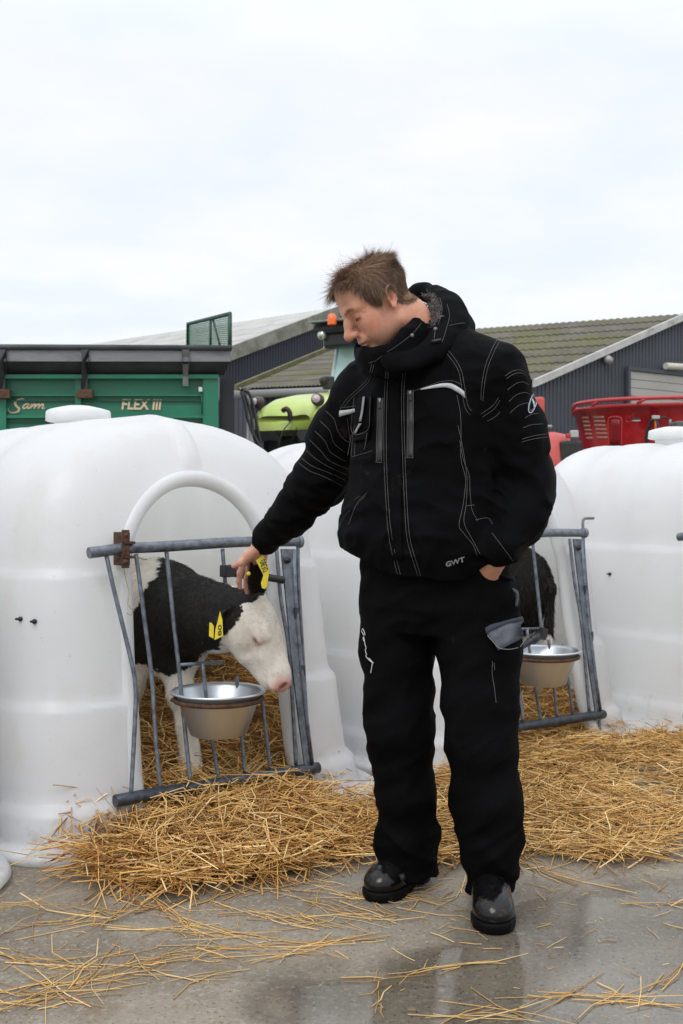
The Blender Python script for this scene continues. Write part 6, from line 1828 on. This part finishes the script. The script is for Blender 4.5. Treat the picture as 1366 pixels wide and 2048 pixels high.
# low shed in front of the left barn
E0 = P(480, 778, 19.0); e_ = nrm(np.array([0.93, -0.37, 0])); s_ = np.array([0.37, 0.93, 0.285])
sh_ = empty('shed', (E0[0], E0[1], 0)); tag(sh_, 'low dark blue shed with brown mossy roof and grey gutter behind the green tractor', 'shed')
Lb = 3.2; Ls = 4.6
V, Fs = roof_sheet(E0, E0 + e_*Lb, E0 + s_*Ls, E0 + s_*Ls + e_*Lb, 90, 8, 0.010, 0.012); m = MB(); m.add(V, Fs, False); m.build('roof', ROOFM, sh_)
m = MB(); m.prism([E0 + ZV*0.08 - e_*0.05, E0 + s_*Ls + ZV*0.08 - e_*0.05, E0 + s_*Ls - ZV*0.06 - e_*0.05, E0 - ZV*0.06 - e_*0.05], -e_*0.06); m.build('verge_board', M('mossy_verge', (0.13, 0.125, 0.06), rough=0.95, var=0.3, vscale=3), sh_)
gq = E0 - np.array([0.37, 0.93, 0])*0.06 - ZV*0.10
m = MB(); m.tube([gq - e_*0.1, gq + e_*Lb], 0.07, 10); m.build('gutter', M('grey_gutter', (0.20, 0.205, 0.20), rough=0.6), sh_)
w0 = E0 + np.array([0.37, 0.93, 0])*0.25
V, Fs = strip_wall(w0[:2], (w0 + e_*Lb)[:2], lambda s: E0[2], 0.0, out=-np.array([0.37, 0.93, 0])); m = MB(); m.add(V, Fs, False); m.build('wall', NAVY, sh_)
w1 = w0 + np.array([0.37, 0.93, 0])*4.2
V, Fs = strip_wall(w0[:2], w1[:2], lambda s: E0[2] + 0.285*4.2*s, 0.0, out=-e_); m = MB(); m.add(V, Fs, False); m.build('wall', NAVY, sh_)

# ------------------------------------------------------------------ green spreader trailer
TD = nrm(np.array([2.22, 0.25, 0])); TN = np.array([TD[1], -TD[0], 0]); TP = P(462, 800, 11.0)
def on_tr(px, py, off=0.0): return ray_plane(px, py, TP + TN*off, TN)
GREEN = M('green_paint', (0.008, 0.155, 0.085), rough=0.38, var=0.18, vscale=2.5, rvar=0.1, dirt=[((0.05, 0.06, 0.04), 3, 0.6, 0.15, 0.4)])
GREEND = M('dark_green_paint', (0.006, 0.075, 0.045), rough=0.5, var=0.2, vscale=3)
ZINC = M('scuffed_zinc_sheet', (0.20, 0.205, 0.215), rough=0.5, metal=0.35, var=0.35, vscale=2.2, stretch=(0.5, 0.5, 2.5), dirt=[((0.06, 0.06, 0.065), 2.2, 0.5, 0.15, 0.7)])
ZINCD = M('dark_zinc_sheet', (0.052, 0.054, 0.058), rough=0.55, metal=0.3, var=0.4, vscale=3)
tr = empty('spreader_trailer', (float(TP[0]), float(TP[1]), 0)); tag(tr, 'green muck spreader trailer with grey steel side boards and gold lettering', 'trailer')
TW = 2.3; BK = -TN
def tr_panel(x0, x1, y0, y1, off, thick, name, mat):
    a, b, c, d = on_tr(x0, y0, off), on_tr(x1, y0, off), on_tr(x1, y1, off), on_tr(x0, y1, off)
    m = MB(); m.prism([a, b, c, d], BK*thick); return m.build(name, mat, tr)
tr_panel(-420, 436, 756, 960, -0.06, TW, 'body', GREEN)
m = MB()
for (y0, y1, o) in ((749, 757, 0.05), (789, 792, 0.0), (830, 836, 0.0), (880, 890, 0.0)):
    a, b, c, d = [on_tr(x, y, o) for x, y in ((-420, y0), (437, y0), (437, y1), (-420, y1))]
    m.prism([a, b, c, d], BK*(o + 0.07))
m.build('side_rib', GREEN, tr)
for (x0, x1) in ((406, 437), (-12, 12), (150, 162)):
    if x0 == 150: tr_panel(x0, x1, 757, 960, -0.01, 0.06, 'side_post', GREEN)
    else: tr_panel(x0, x1, 757, 960, 0.02, 0.09, 'side_post', GREEN)
m = MB()
for (x0, x1) in ((14, 148), (164, 404)):
    for y in (800, 842):
        a, b = on_tr(x0, y, -0.03), on_tr(x1, y, -0.03); m.prism([a, b, b - ZV*0.012, a - ZV*0.012], BK*0.04)
m.build('seam', GREEND, tr)
# upper boards: a vertical strip over one sloping inwards
a, b, c, d = [on_tr(x, y, 0.16) for x, y in ((-420, 694), (460, 698), (460, 723), (-420, 722))]
m = MB(); m.prism([a, b, c, d], BK*0.02); m.build('side_board', ZINC, tr)
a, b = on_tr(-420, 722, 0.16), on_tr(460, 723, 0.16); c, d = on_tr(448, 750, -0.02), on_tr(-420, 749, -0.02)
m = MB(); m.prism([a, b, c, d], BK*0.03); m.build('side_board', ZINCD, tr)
a, b = on_tr(-420, 692, 0.17), on_tr(462, 696, 0.17); m = MB(); m.tube([a, b], 0.028, 8); m.build('top_rail', ZINCD, tr)
for x in (5, 170, 371):
    m = MB(); w = 7
    q = [on_tr(x - w, 699, 0.20), on_tr(x + w, 699, 0.20), on_tr(x + w, 724, 0.20), on_tr(x + w - 2, 752, 0.06), on_tr(x + w - 1, 772 if x > 300 else 792, 0.06), on_tr(x - w + 1, 772 if x > 300 else 792, 0.06), on_tr(x - w + 2, 752, 0.06), on_tr(x - w, 724, 0.20)]
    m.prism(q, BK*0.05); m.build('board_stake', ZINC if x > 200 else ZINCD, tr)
    if x < 300:
        m = MB(); m.box(on_tr(x, 788, 0.08), (0.16, 0.06, 0.09), bev=0.01); m.build('stake_bracket', RUST, tr)
# far side board and front wall, so that the box is a box
a, b, c, d = [on_tr(x, y, 0.10) + BK*TW for x, y in ((-420, 700), (440, 704), (440, 760), (-420, 760))]
m = MB(); m.prism([a, b, c, d], BK*0.03); m.build('side_board', ZINC, tr)
# front mesh guard
gA, gB = P(376, 648, 11.75), P(460, 627, 10.95); gA0, gB0 = gA.copy(), gB.copy(); gA0[2] = P(376, 694, 11.75)[2]; gB0[2] = P(460, 700, 10.95)[2]
m = MB(); m.tube([gA0, gA, gB, gB0], 0.022, 6); m.tube([gA0, gB0], 0.018, 6); m.tube([gA*0.45+gB*0.55, gA0*0.45+gB0*0.55], 0.014, 6); m.tube([gA*0.40+gB*0.60, gA0*0.2+gB0*0.8], 0.012, 6)
m.build('guard_frame', M('guard_green', (0.012, 0.055, 0.035), rough=0.5), tr)
m = MB()
for i in range(1, 34):
    s = i/34; m.tube([gA*(1-s)+gB*s, gA0*(1-s)+gB0*s], 0.0042, 3, False)
for i in range(1, 17):
    s = i/17; m.tube([gA*(1-s)+gA0*s, gB*(1-s)+gB0*s], 0.0042, 3, False)
m.build('guard_mesh', M('mesh_green', (0.05, 0.17, 0.11), rough=0.5), tr)
tr_panel(440, 468, 757, 905, -0.10, 1.9, 'front_wall', M('black_guard', (0.010, 0.011, 0.016), rough=0.6))
m = MB(); m.box(on_tr(401, 779, 0.05), (0.035, 0.03, 0.045), bev=0.004); m.build('marker_lamp', M('white_lens', (0.6, 0.6, 0.58), rough=0.4), tr)
m = MB(); m.tube([on_tr(403, 783, 0.04), on_tr(404, 828, 0.04)], 0.008, 6); m.build('cable', GREEND, tr)
for (x0, x1) in ((361, 384), (390, 398)): tr_panel(x0, x1, 830, 837, -0.045, 0.01, 'sticker', M('pale_sticker', (0.42, 0.45, 0.43), rough=0.5))
GOLD = M('gold_lettering', (0.62, 0.50, 0.33), rough=0.5)
o_ = on_tr(243, 819, -0.045); flat_text('FLEX III', o_, TD, ZV, abs(on_tr(243, 798, -0.045)[2] - o_[2]), 'lettering', GOLD, tr, 0.028, 0.12, np.linalg.norm(on_tr(323, 819, -0.045) - o_))
def ribbon(m, pts, ws):
    q = catmull([np.array(p, float) for p in pts], 1.2); w = np.interp(np.linspace(0, len(ws)-1, len(q)), range(len(ws)), ws); V = []
    for i, p in enumerate(q):
        t = nrm(q[min(i+1, len(q)-1)] - q[max(i-1, 0)]); n = np.array([-t[1], t[0]])*w[i]
        V += [on_tr(*(p+n), -0.045), on_tr(*(p-n), -0.045)]
    m.add(V, [(2*i, 2*i+1, 2*i+3, 2*i+2) for i in range(len(q)-1)], False)
m = MB()
ribbon(m, [(48, 802), (47, 798), (42, 797.5), (34, 801), (30, 806), (33, 812), (38, 817), (37, 822), (30, 825), (22, 825), (17, 821), (16.5, 816)], [0.6, 1.4, 1.6, 2.0, 2.2, 2.4, 2.3, 2.0, 1.6, 1.4, 1.0, 0.5])
ribbon(m, [(57, 808), (52, 808), (47, 812), (46, 816), (49, 817), (54, 813), (58, 808), (55, 814), (57, 817), (61, 813), (64, 808), (62, 814), (60, 817)], [1.0, 1.2, 1.3, 1.4, 1.2, 1.0, 1.3, 1.4, 1.2, 1.0, 1.3, 1.4, 1.0])
ribbon(m, [(62, 815), (67, 810), (70, 808), (71, 810), (68, 817), (73, 811), (78, 808), (79, 810), (76, 817), (81, 811), (86, 808), (87, 810), (84, 816), (87, 817), (90, 815)], [1.0, 1.2, 1.4, 1.4, 1.3, 1.0, 1.4, 1.4, 1.3, 1.0, 1.4, 1.4, 1.3, 1.1, 0.8])
m.build('lettering', GOLD, tr)
TYRE = M('tyre_rubber', (0.012, 0.012, 0.012), rough=0.8, bump=0.3, bscale=40)
def wheel(c, axis, R_, w, parent, rimm):
    m = MB(); m.lathe(c, [(R_*0.55, -w/2), (R_*0.9, -w/2), (R_, -w*0.36), (R_, w*0.36), (R_*0.9, w/2), (R_*0.55, w/2)], 40, axis=axis); o = m.build('wheel', TYRE, parent)
    m = MB(); m.lathe(c, [(0, w*0.2), (R_*0.2, w*0.22), (R_*0.25, w*0.1), (R_*0.5, w*0.12), (R_*0.56, w*0.45), (R_*0.56, -w*0.45), (0, -w*0.2)], 32, axis=axis); m.build('rim', rimm, o)
for px_ in (-60, 190):
    c = on_tr(px_, 900, -0.3); c[2] = 0.66; wheel(c, TN, 0.66, 0.55, tr, GREEND)
    wheel(c + BK*1.6, BK, 0.66, 0.55, tr, GREEND)
# hose stand at the drawbar
hs = M('grey_stand', (0.30, 0.31, 0.32), rough=0.5, metal=0.3)
m = MB(); q = P(496, 790, 11.3); q0 = q.copy(); q0[2] = 0; m.tube([q0, q], 0.022, 8); m.tube([q, P(480, 778, 11.4)], 0.018, 8)
q = P(504, 838, 11.3); q0 = q.copy(); q0[2] = 0; m.tube([q0, q], 0.026, 8); m.build('hose_stand', hs, tr)
for k, pts in enumerate((((482, 779), (497, 784), (507, 812), (514, 850), (524, 900)), ((484, 782), (494, 800), (503, 835), (508, 872), (520, 910)), ((482, 784), (490, 806), (496, 840), (513, 880), (530, 905)))):
    m = MB(); m.tube(catmull([P(x, y, 11.28 - 0.03*k) for x, y in pts], 0.05), 0.016, 6); m.build('hose', RUBBER, tr)

# ------------------------------------------------------------------ lime green tractor
LIME = M('lime_green_paint', (0.39, 0.50, 0.095), rough=0.3, var=0.08, vscale=3, coat=0.3)
DARK = M('dark_machine_parts', (0.014, 0.013, 0.013), rough=0.6, var=0.5, vscale=9, dirt=[((0.05, 0.035, 0.025), 6, 0.55, 0.15, 0.6)])
GREYP = M('grey_plastic', (0.16, 0.165, 0.18), rough=0.5)
KF = nrm(np.array([-0.50, -0.87, 0])); KL = np.array([0.87, -0.50, 0]); K0 = P(592, 808, 12.0)
def tk(x, y, z): return np.array([K0[0], K0[1], 0]) + KF*x + KL*y + ZV*z
zh = K0[2]
tc_ = empty('tractor', (float(K0[0]), float(K0[1]), 0)); tag(tc_, 'lime green tractor with its cab behind the man\'s head', 'tractor')
# bonnet: lofted sections, front drooping, corners pulled forward over the lamps
secs = [(0.26, 0.34, zh-0.12, zh-0.30), (0.18, 0.42, zh+0.0, zh-0.36), (0.0, 0.47, zh+0.10, zh-0.40), (-0.35, 0.50, zh+0.17, zh-0.42), (-0.9, 0.52, zh+0.22, zh-0.42), (-1.5, 0.54, zh+0.25, zh-0.40), (-2.1, 0.55, zh+0.27, zh-0.40)]
V = []; nc = 24
for (x, hw, zt_, zb_) in secs:
    for i in range(nc+1):
        a = math.pi*i/nc; cx, cz = math.cos(a), math.sin(a)
        yy = hw*np.sign(cx)*abs(cx)**0.45; zz = zb_ + (zt_-zb_)*abs(cz)**0.40
        dip = 0.05*(1 - abs(yy)/hw)*(x > -0.4) ; fx = 0.10*(abs(yy)/hw)**2*(1 if x > 0.1 else 0)
        V.append(tk(x - 0.10 + fx, yy, zz - dip*0.6))
W = nc+1; m = MB(); m.add(V, [(j*W+i, j*W+i+1, (j+1)*W+i+1, (j+1)*W+i) for j in range(len(secs)-1) for i in range(nc)] + [list(range(W))], True); m.build('bonnet', LIME, tc_)
for s in (-1, 1):
    m = MB(); m.lathe(tk(0.20, 0.385*s, zh+0.02), [(0, 0.03), (0.05, 0.02), (0.065, 0.0), (0.07, -0.06)], 16, axis=KF*0.9 + KL*0.25*s + ZV*0.1); o = m.build('headlight', M('lamp_surround', (0.05, 0.03, 0.03), rough=0.4), tc_)
    m = MB(); m.lathe(tk(0.23, 0.393*s, zh+0.023), [(0, 0.022), (0.035, 0.015), (0.045, 0.0)], 14, axis=KF*0.9 + KL*0.25*s + ZV*0.1); m.build('lens', M('lamp_glass', (0.48, 0.40, 0.42), rough=0.1), o)
    m = MB(); m.prism([tk(0.24, 0.12*s, zh-0.26), tk(0.24, 0.40*s, zh-0.23), tk(0.10, 0.46*s, zh-0.33), tk(0.10, 0.14*s, zh-0.38)], -ZV*0.05); m.build('grille_lip', GREYP, tc_)
m = MB(); m.box(tk(-0.9, 0, zh-0.72), (0.74, 2.0, 0.74), np.array([KL, KF, ZV]).T, bev=0.04); m.box(tk(0.06, 0, zh-0.62), (0.62, 0.12, 0.50), np.array([KL, KF, ZV]).T, bev=0.03); m.build('engine_block', DARK, tc_)
m = MB(); m.box(tk(0.30, 0, zh-0.98), (0.85, 0.55, 0.42), np.array([KL, KF, ZV]).T, bev=0.05); m.build('front_ballast', DARK, tc_)
m = MB(); m.tube(catmull([P(566, 822, 11.75), P(572, 817, 11.72), P(579, 824, 11.72), P(582, 842, 11.75), P(592, 862, 11.8), P(602, 885, 11.85)], 0.02), 0.028, 8)
m.build('linkage_hook', M('brown_steel', (0.035, 0.022, 0.018), rough=0.6), tc_)
m = MB(); m.tube(catmull([P(604, 840, 11.7), P(594, 858, 11.7), P(580, 890, 11.8)], 0.03), 0.014, 6); m.build('hose', RUBBER, tc_)
m = MB(); m.tube(catmull([P(583, 842, 11.7), P(566, 862, 11.7), P(556, 895, 11.8)], 0.03), 0.008, 6); m.build('hose', M('pale_hose', (0.08, 0.08, 0.08)), tc_)
for s in (-1, 1):
    wheel(tk(-0.75, 0.95*s, 0.75), KL*s, 0.75, 0.52, tc_, LIME); wheel(tk(-3.3, 0.98*s, 0.98), KL*s, 0.98, 0.66, tc_, LIME)
    m = MB(); a_ = np.linspace(0.1, 2.6, 10)
    pts = [tk(-3.3 + 1.08*math.cos(t), 0, 0.98 + 1.08*math.sin(t)) for t in a_]
    m.add([p + KL*(0.66*s) for p in pts] + [p + KL*(1.32*s) for p in pts], [(i, i+1, 11+i, 10+i) for i in range(9)], True); m.build('mudguard', LIME, tc_)
GLASS = M('painted_sky_glass', (0.47, 0.66, 0.68), rough=0.12, spec=0.6, var=0.1, vscale=1.0)  # sky reflection on the cab panes painted in as a pale cyan base colour
zb_ = zh + 0.20; zr = P(690, 668, 13.6)[2]
def quad_panel(a, b, c, d, t, name, mat):
    n = nrm(np.cross(b-a, d-a)); m = MB(); m.prism([a, b, c, d], n*t); return m.build(name, mat, tc_)
cw0, cw1 = 0.78, 0.66
fl0, fr0, fl1, fr1 = tk(-1.95, -cw0, zb_-0.3), tk(-1.95, cw0, zb_-0.3), tk(-2.10, -cw1, zr), tk(-2.10, cw1, zr)
bl0, br0, bl1, br1 = tk(-3.5, -cw0, zb_-0.3), tk(-3.5, cw0, zb_-0.3), tk(-3.5, -cw1, zr), tk(-3.5, cw1, zr)
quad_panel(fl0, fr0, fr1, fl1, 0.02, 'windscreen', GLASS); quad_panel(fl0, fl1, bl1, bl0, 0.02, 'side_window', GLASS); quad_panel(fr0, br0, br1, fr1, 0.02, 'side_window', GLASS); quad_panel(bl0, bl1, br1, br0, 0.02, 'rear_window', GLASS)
for a, b in ((fl0, fl1), (fr0, fr1), (bl0, bl1), (br0, br1)):
    m = MB(); m.tube([a, b], 0.035, 8); m.build('cab_pillar', M('pillar_pale', (0.40, 0.52, 0.54), rough=0.3) if a is fl0 else DARK, tc_)
m = MB(); m.box(tk(-2.75, -0.16, zr+0.10), (1.34, 2.1, 0.13), np.array([KL, KF, ZV]).T, bev=0.05); m.build('cab_roof', DARK, tc_)
m = MB(); m.box(tk(-2.70, -0.16, zr+0.185), (1.38, 2.16, 0.022), np.array([KL, KF, ZV]).T, bev=0.02); m.build('roof_cap', M('pale_roof', (0.22, 0.25, 0.26), rough=0.4), tc_)
for y in (-0.70, 0.34):
    m = MB(); m.lathe(tk(-1.72, y, zr+0.02), [(0, 0.04), (0.045, 0.035), (0.06, 0.01), (0.05, -0.05)], 14, axis=KF); m.build('work_lamp', M('lamp_chrome', (0.5, 0.5, 0.48), rough=0.15, metal=0.7), tc_)
m = MB(); m.box(tk(-1.86, -0.50, zr-0.04), (0.42, 0.20, 0.20), np.array([KL, KF, ZV]).T, bev=0.04); m.build('lamp_housing', RUBBER, tc_)
bp_ = P(664, 640, 13.6); m = MB(); m.lathe(bp_ - ZV*0.06, [(0.055, 0.0), (0.058, 0.06), (0.05, 0.11), (0.03, 0.135), (0, 0.14)], 16); m.build('beacon', M('orange_beacon', (0.80, 0.14, 0.02), rough=0.25), tc_)
m = MB(); a = P(657, 766, 12.9); m.lathe(P(646, 762, 12.85), [(0, 0.02), (0.04, 0.015), (0.05, 0.0), (0.04, -0.06)], 12, axis=KF); m.box(a, (0.14, 0.1, 0.15), bev=0.02); m.build('mirror_lamp', DARK, tc_)

# ------------------------------------------------------------------ red feed mixer
RED = M('red_paint', (0.36, 0.010, 0.016), rough=0.33, var=0.16, vscale=2.5, rvar=0.1, coat=0.2, dirt=[((0.45, 0.10, 0.09), 3.2, 0.56, 0.15, 0.35)])
REDD = M('pale_red_trim', (0.42, 0.04, 0.045), rough=0.4)
MC = np.array([5.08, 15.6, 0]); MA, MBb = 1.72, 1.25; yaw_m = R(-6)
mx_ = empty('feed_mixer', (MC[0], MC[1], 0)); tag(mx_, 'red feed mixer wagon with a tub, top rail and slotted panels', 'feed mixer')
mz = P(1250, 803, 14.3)[2]
def tubr(z): return np.interp(z, [0.75, 1.0, mz-0.05, mz], [0.84, 0.88, 1.0, 1.0])
cm, sm_ = math.cos(yaw_m), math.sin(yaw_m); V = []; n = 72; zs = [0.75, 0.9, 1.2, 1.6, 2.0, mz-0.06, mz-0.05, mz-0.02, mz]; ex = [1, 1, 1, 1, 1, 1, 1.03, 1.035, 1.03]
for z, e in zip(zs, ex):
    for k in range(n):
        t = 2*math.pi*k/n; x, y = MA*tubr(z)*e*math.copysign(abs(math.cos(t))**0.75, math.cos(t)), MBb*tubr(z)*e*math.copysign(abs(math.sin(t))**0.75, math.sin(t))
        V.append((MC[0] + x*cm - y*sm_, MC[1] + x*sm_ + y*cm, z))
tq = [(j*n+k, j*n+(k+1) % n, (j+1)*n+(k+1) % n, (j+1)*n+k) for j in range(len(zs)-1) for k in range(n)]
m = MB(); m.add(V, tq, True); m.build('tub', RED, mx_)
BVM = BVHTree.FromPolygons(V, tq)
ring = [np.array(V[(len(zs)-1)*n + k]) for k in list(range(n)) + [0]]
zr2 = P(1250, 793, 14.3)[2]
up = [np.array([(p[0]-MC[0])*0.99 + MC[0], (p[1]-MC[1])*0.99 + MC[1], zr2]) for p in ring]
m = MB(); m.tube(up, 0.030, 6, False); m.build('top_rail', REDD, mx_)
for k in range(0, n, 6):
    m = MB(); m.tube([ring[k], up[(k+1) % n]], 0.022, 6); m.build('rail_post', REDD, mx_)
SLOT = M('pale_slot', (0.30, 0.13, 0.11), rough=0.6)
for (xa, xb, n_, y0) in ((1164, 1178, 6, 833), (1186, 1209, 6, 832)):
    for i in range(6):
        sx = i*1.6
        lay_patch(BVM, [(xa+sx, y0+i*8.2), (xb+sx, y0+i*8.2), (xb+sx+0.8, y0+5.0+i*8.2), (xa+sx+0.8, y0+5.0+i*8.2)], 'slot', SLOT, mx_, 0.004, 3, 2, 0.002)
lay_lines(BVM, [[(1218, 890), (1217, 842), (1221, 835), (1230, 833), (1240, 835), (1244, 842), (1243, 890)]], 0.012, 'hatch_rim', REDD, mx_, 0.004, 3)
lay_patch(BVM, [(1221, 836), (1241, 836), (1241, 892), (1221, 892)], 'hatch', M('dark_red', (0.20, 0.006, 0.010), rough=0.4), mx_, 0.003, 4, 4, 0.002)
lay_lines(BVM, [[(1257, 832), (1253, 833), (1253, 843), (1264, 843)], [(1257, 832), (1260, 836), (1268, 825), (1271, 825), (1262, 841)]], 0.0045, 'logo', REDD, mx_, 0.004, 2)
for txt, mt in (('MAX', M('logo_dark', (0.06, 0.05, 0.06), rough=0.5)),):
    surf_text(BVM, txt, (1266, 840), 1, 6.5, 15, 'logo_lettering', mt, mx_, 0.02, 0.15, 0.005)
lay_patch(BVM, [(1265, 840.5), (1281, 840), (1281, 842.5), (1265, 843)], 'logo_bar', M('logo_pale', (0.5, 0.48, 0.47), rough=0.5), mx_, 0.004, 2, 1, 0.002)
def on_mix(x, y, off):
    h = hit(BVM, x, y, off); return h if h is not None else P(x, y, 14.2)
for pts, r_, mt in ((((1294, 888), (1296, 862), (1302, 842), (1310, 835)), 0.022, RUBBER), (((1311, 838), (1312, 858), (1312, 884)), 0.016, M('orange_hose', (0.62, 0.20, 0.03))), (((1315, 838), (1319, 858), (1322, 878)), 0.014, M('violet_hose', (0.09, 0.05, 0.16))), (((1340, 838), (1341, 860), (1341, 884)), 0.018, M('grey_stand', )), (((1316, 836), (1328, 834), (1340, 838)), 0.012, RUBBER)):
    m = MB(); m.tube(catmull([on_mix(x, y, 0.07) for x, y in pts], 0.03), r_, 6); m.build('hose', mt, mx_)
m = MB(); m.box(on_mix(1312, 834, 0.08), (0.10, 0.06, 0.05), bev=0.01); m.build('coupling', M('pale_coupling', (0.42, 0.42, 0.42), rough=0.4, metal=0.5), mx_)
m = MB(); m.box(MC + np.array([0, 0, 0.62]), (2.6, 1.3, 0.22), np.array([[cm, -sm_, 0], [sm_, cm, 0], [0, 0, 1]]), bev=0.03); m.build('chassis', DARK, mx_)
for sx in (-0.6, 0.6):
    for sy in (-1, 1): wheel(MC + np.array([sx*cm - sy*0.85*sm_, sx*sm_ + sy*0.85*cm, 0.42]), np.array([-sm_*sy, cm*sy, 0]), 0.42, 0.34, mx_, REDD)
bx = MB(); q = P(1372, 862, 13.2); bx.box(q, (0.32, 0.3, 0.22), bev=0.02); q0 = q.copy(); q0[2] = 0.5; bx.tube([q0, q], 0.04, 8); bx.build('control_box', M('grey_control', (0.08, 0.09, 0.095), rough=0.5), mx_)

# ------------------------------------------------------------------ small red tractor glimpsed past the man's sleeve
rt_ = empty('red_tractor', (2.35, 12.8, 0)); tag(rt_, 'small red tractor half hidden by the man\'s sleeve', 'tractor')
def lp_(px, py, D=12.6): return P(px, py, D)
m = MB(); V = []; k = 0
secs = [(1050, 0.30), (1080, 0.36), (1105, 0.36), (1128, 0.30), (1138, 0.14)]
for (px_, hw) in secs:
    c = lp_(px_, 905); zt_ = lp_(px_, 864 if px_ < 1110 else (868 if px_ < 1130 else 876))[2]
    for i in range(13):
        a = math.pi*i/12; V.append(np.array([c[0], c[1] - hw*math.copysign(abs(math.cos(a))**0.6, math.cos(a)), 1.15 + (zt_-1.15)*math.sin(a)**0.5 if a > 0 else 1.15]))
m.add(V, [(j*13+i, j*13+i+1, (j+1)*13+i+1, (j+1)*13+i) for j in range(len(secs)-1) for i in range(12)] + [[(len(secs)-1)*13+i for i in range(13)]], True); m.build('bonnet', M('faded_red_paint', (0.45, 0.075, 0.065), rough=0.45, var=0.15, vscale=4), rt_)
m = MB(); m.box(lp_(1077, 812), (0.13, 0.12, 0.20), bev=0.03); m.build('lamp_cap', M('faded_red_paint'), rt_)
m = MB(); m.tube([lp_(1080, 815), lp_(1083, 862)], 0.035, 8); m.build('lamp_post', DARK, rt_)
m = MB(); m.tube([lp_(1076, 822), lp_(1086, 846), lp_(1087, 872)], 0.022, 8); m.build('lime_strut', LIME, rt_)
m = MB(); m.box(lp_(1092, 853), (0.13, 0.10, 0.03), bev=0.01); m.build('mirror', M('grey_stand'), rt_)
m = MB(); m.box(lp_(1148, 868, 12.3), (0.09, 0.08, 0.08), bev=0.01); m.build('headlight', M('pale_coupling'), rt_)
m = MB(); m.box(lp_(1137, 872, 12.3), (0.06, 0.06, 0.05), bev=0.01); m.build('tail_lamp', RED, rt_)
m = MB(); m.box(lp_(1092, 960, 12.6), (0.9, 0.5, 0.5), bev=0.05); m.box(lp_(1138, 905, 12.4), (0.25, 0.3, 0.25), bev=0.03); m.build('engine_block', DARK, rt_)
for sx in (1060, 1130):
    for sy in (-0.5, 0.5):
        c = lp_(sx, 900); c[2] = 0.5; c[1] += sy; wheel(c, np.array([0, math.copysign(1, sy), 0]), 0.5, 0.3, rt_, REDD)
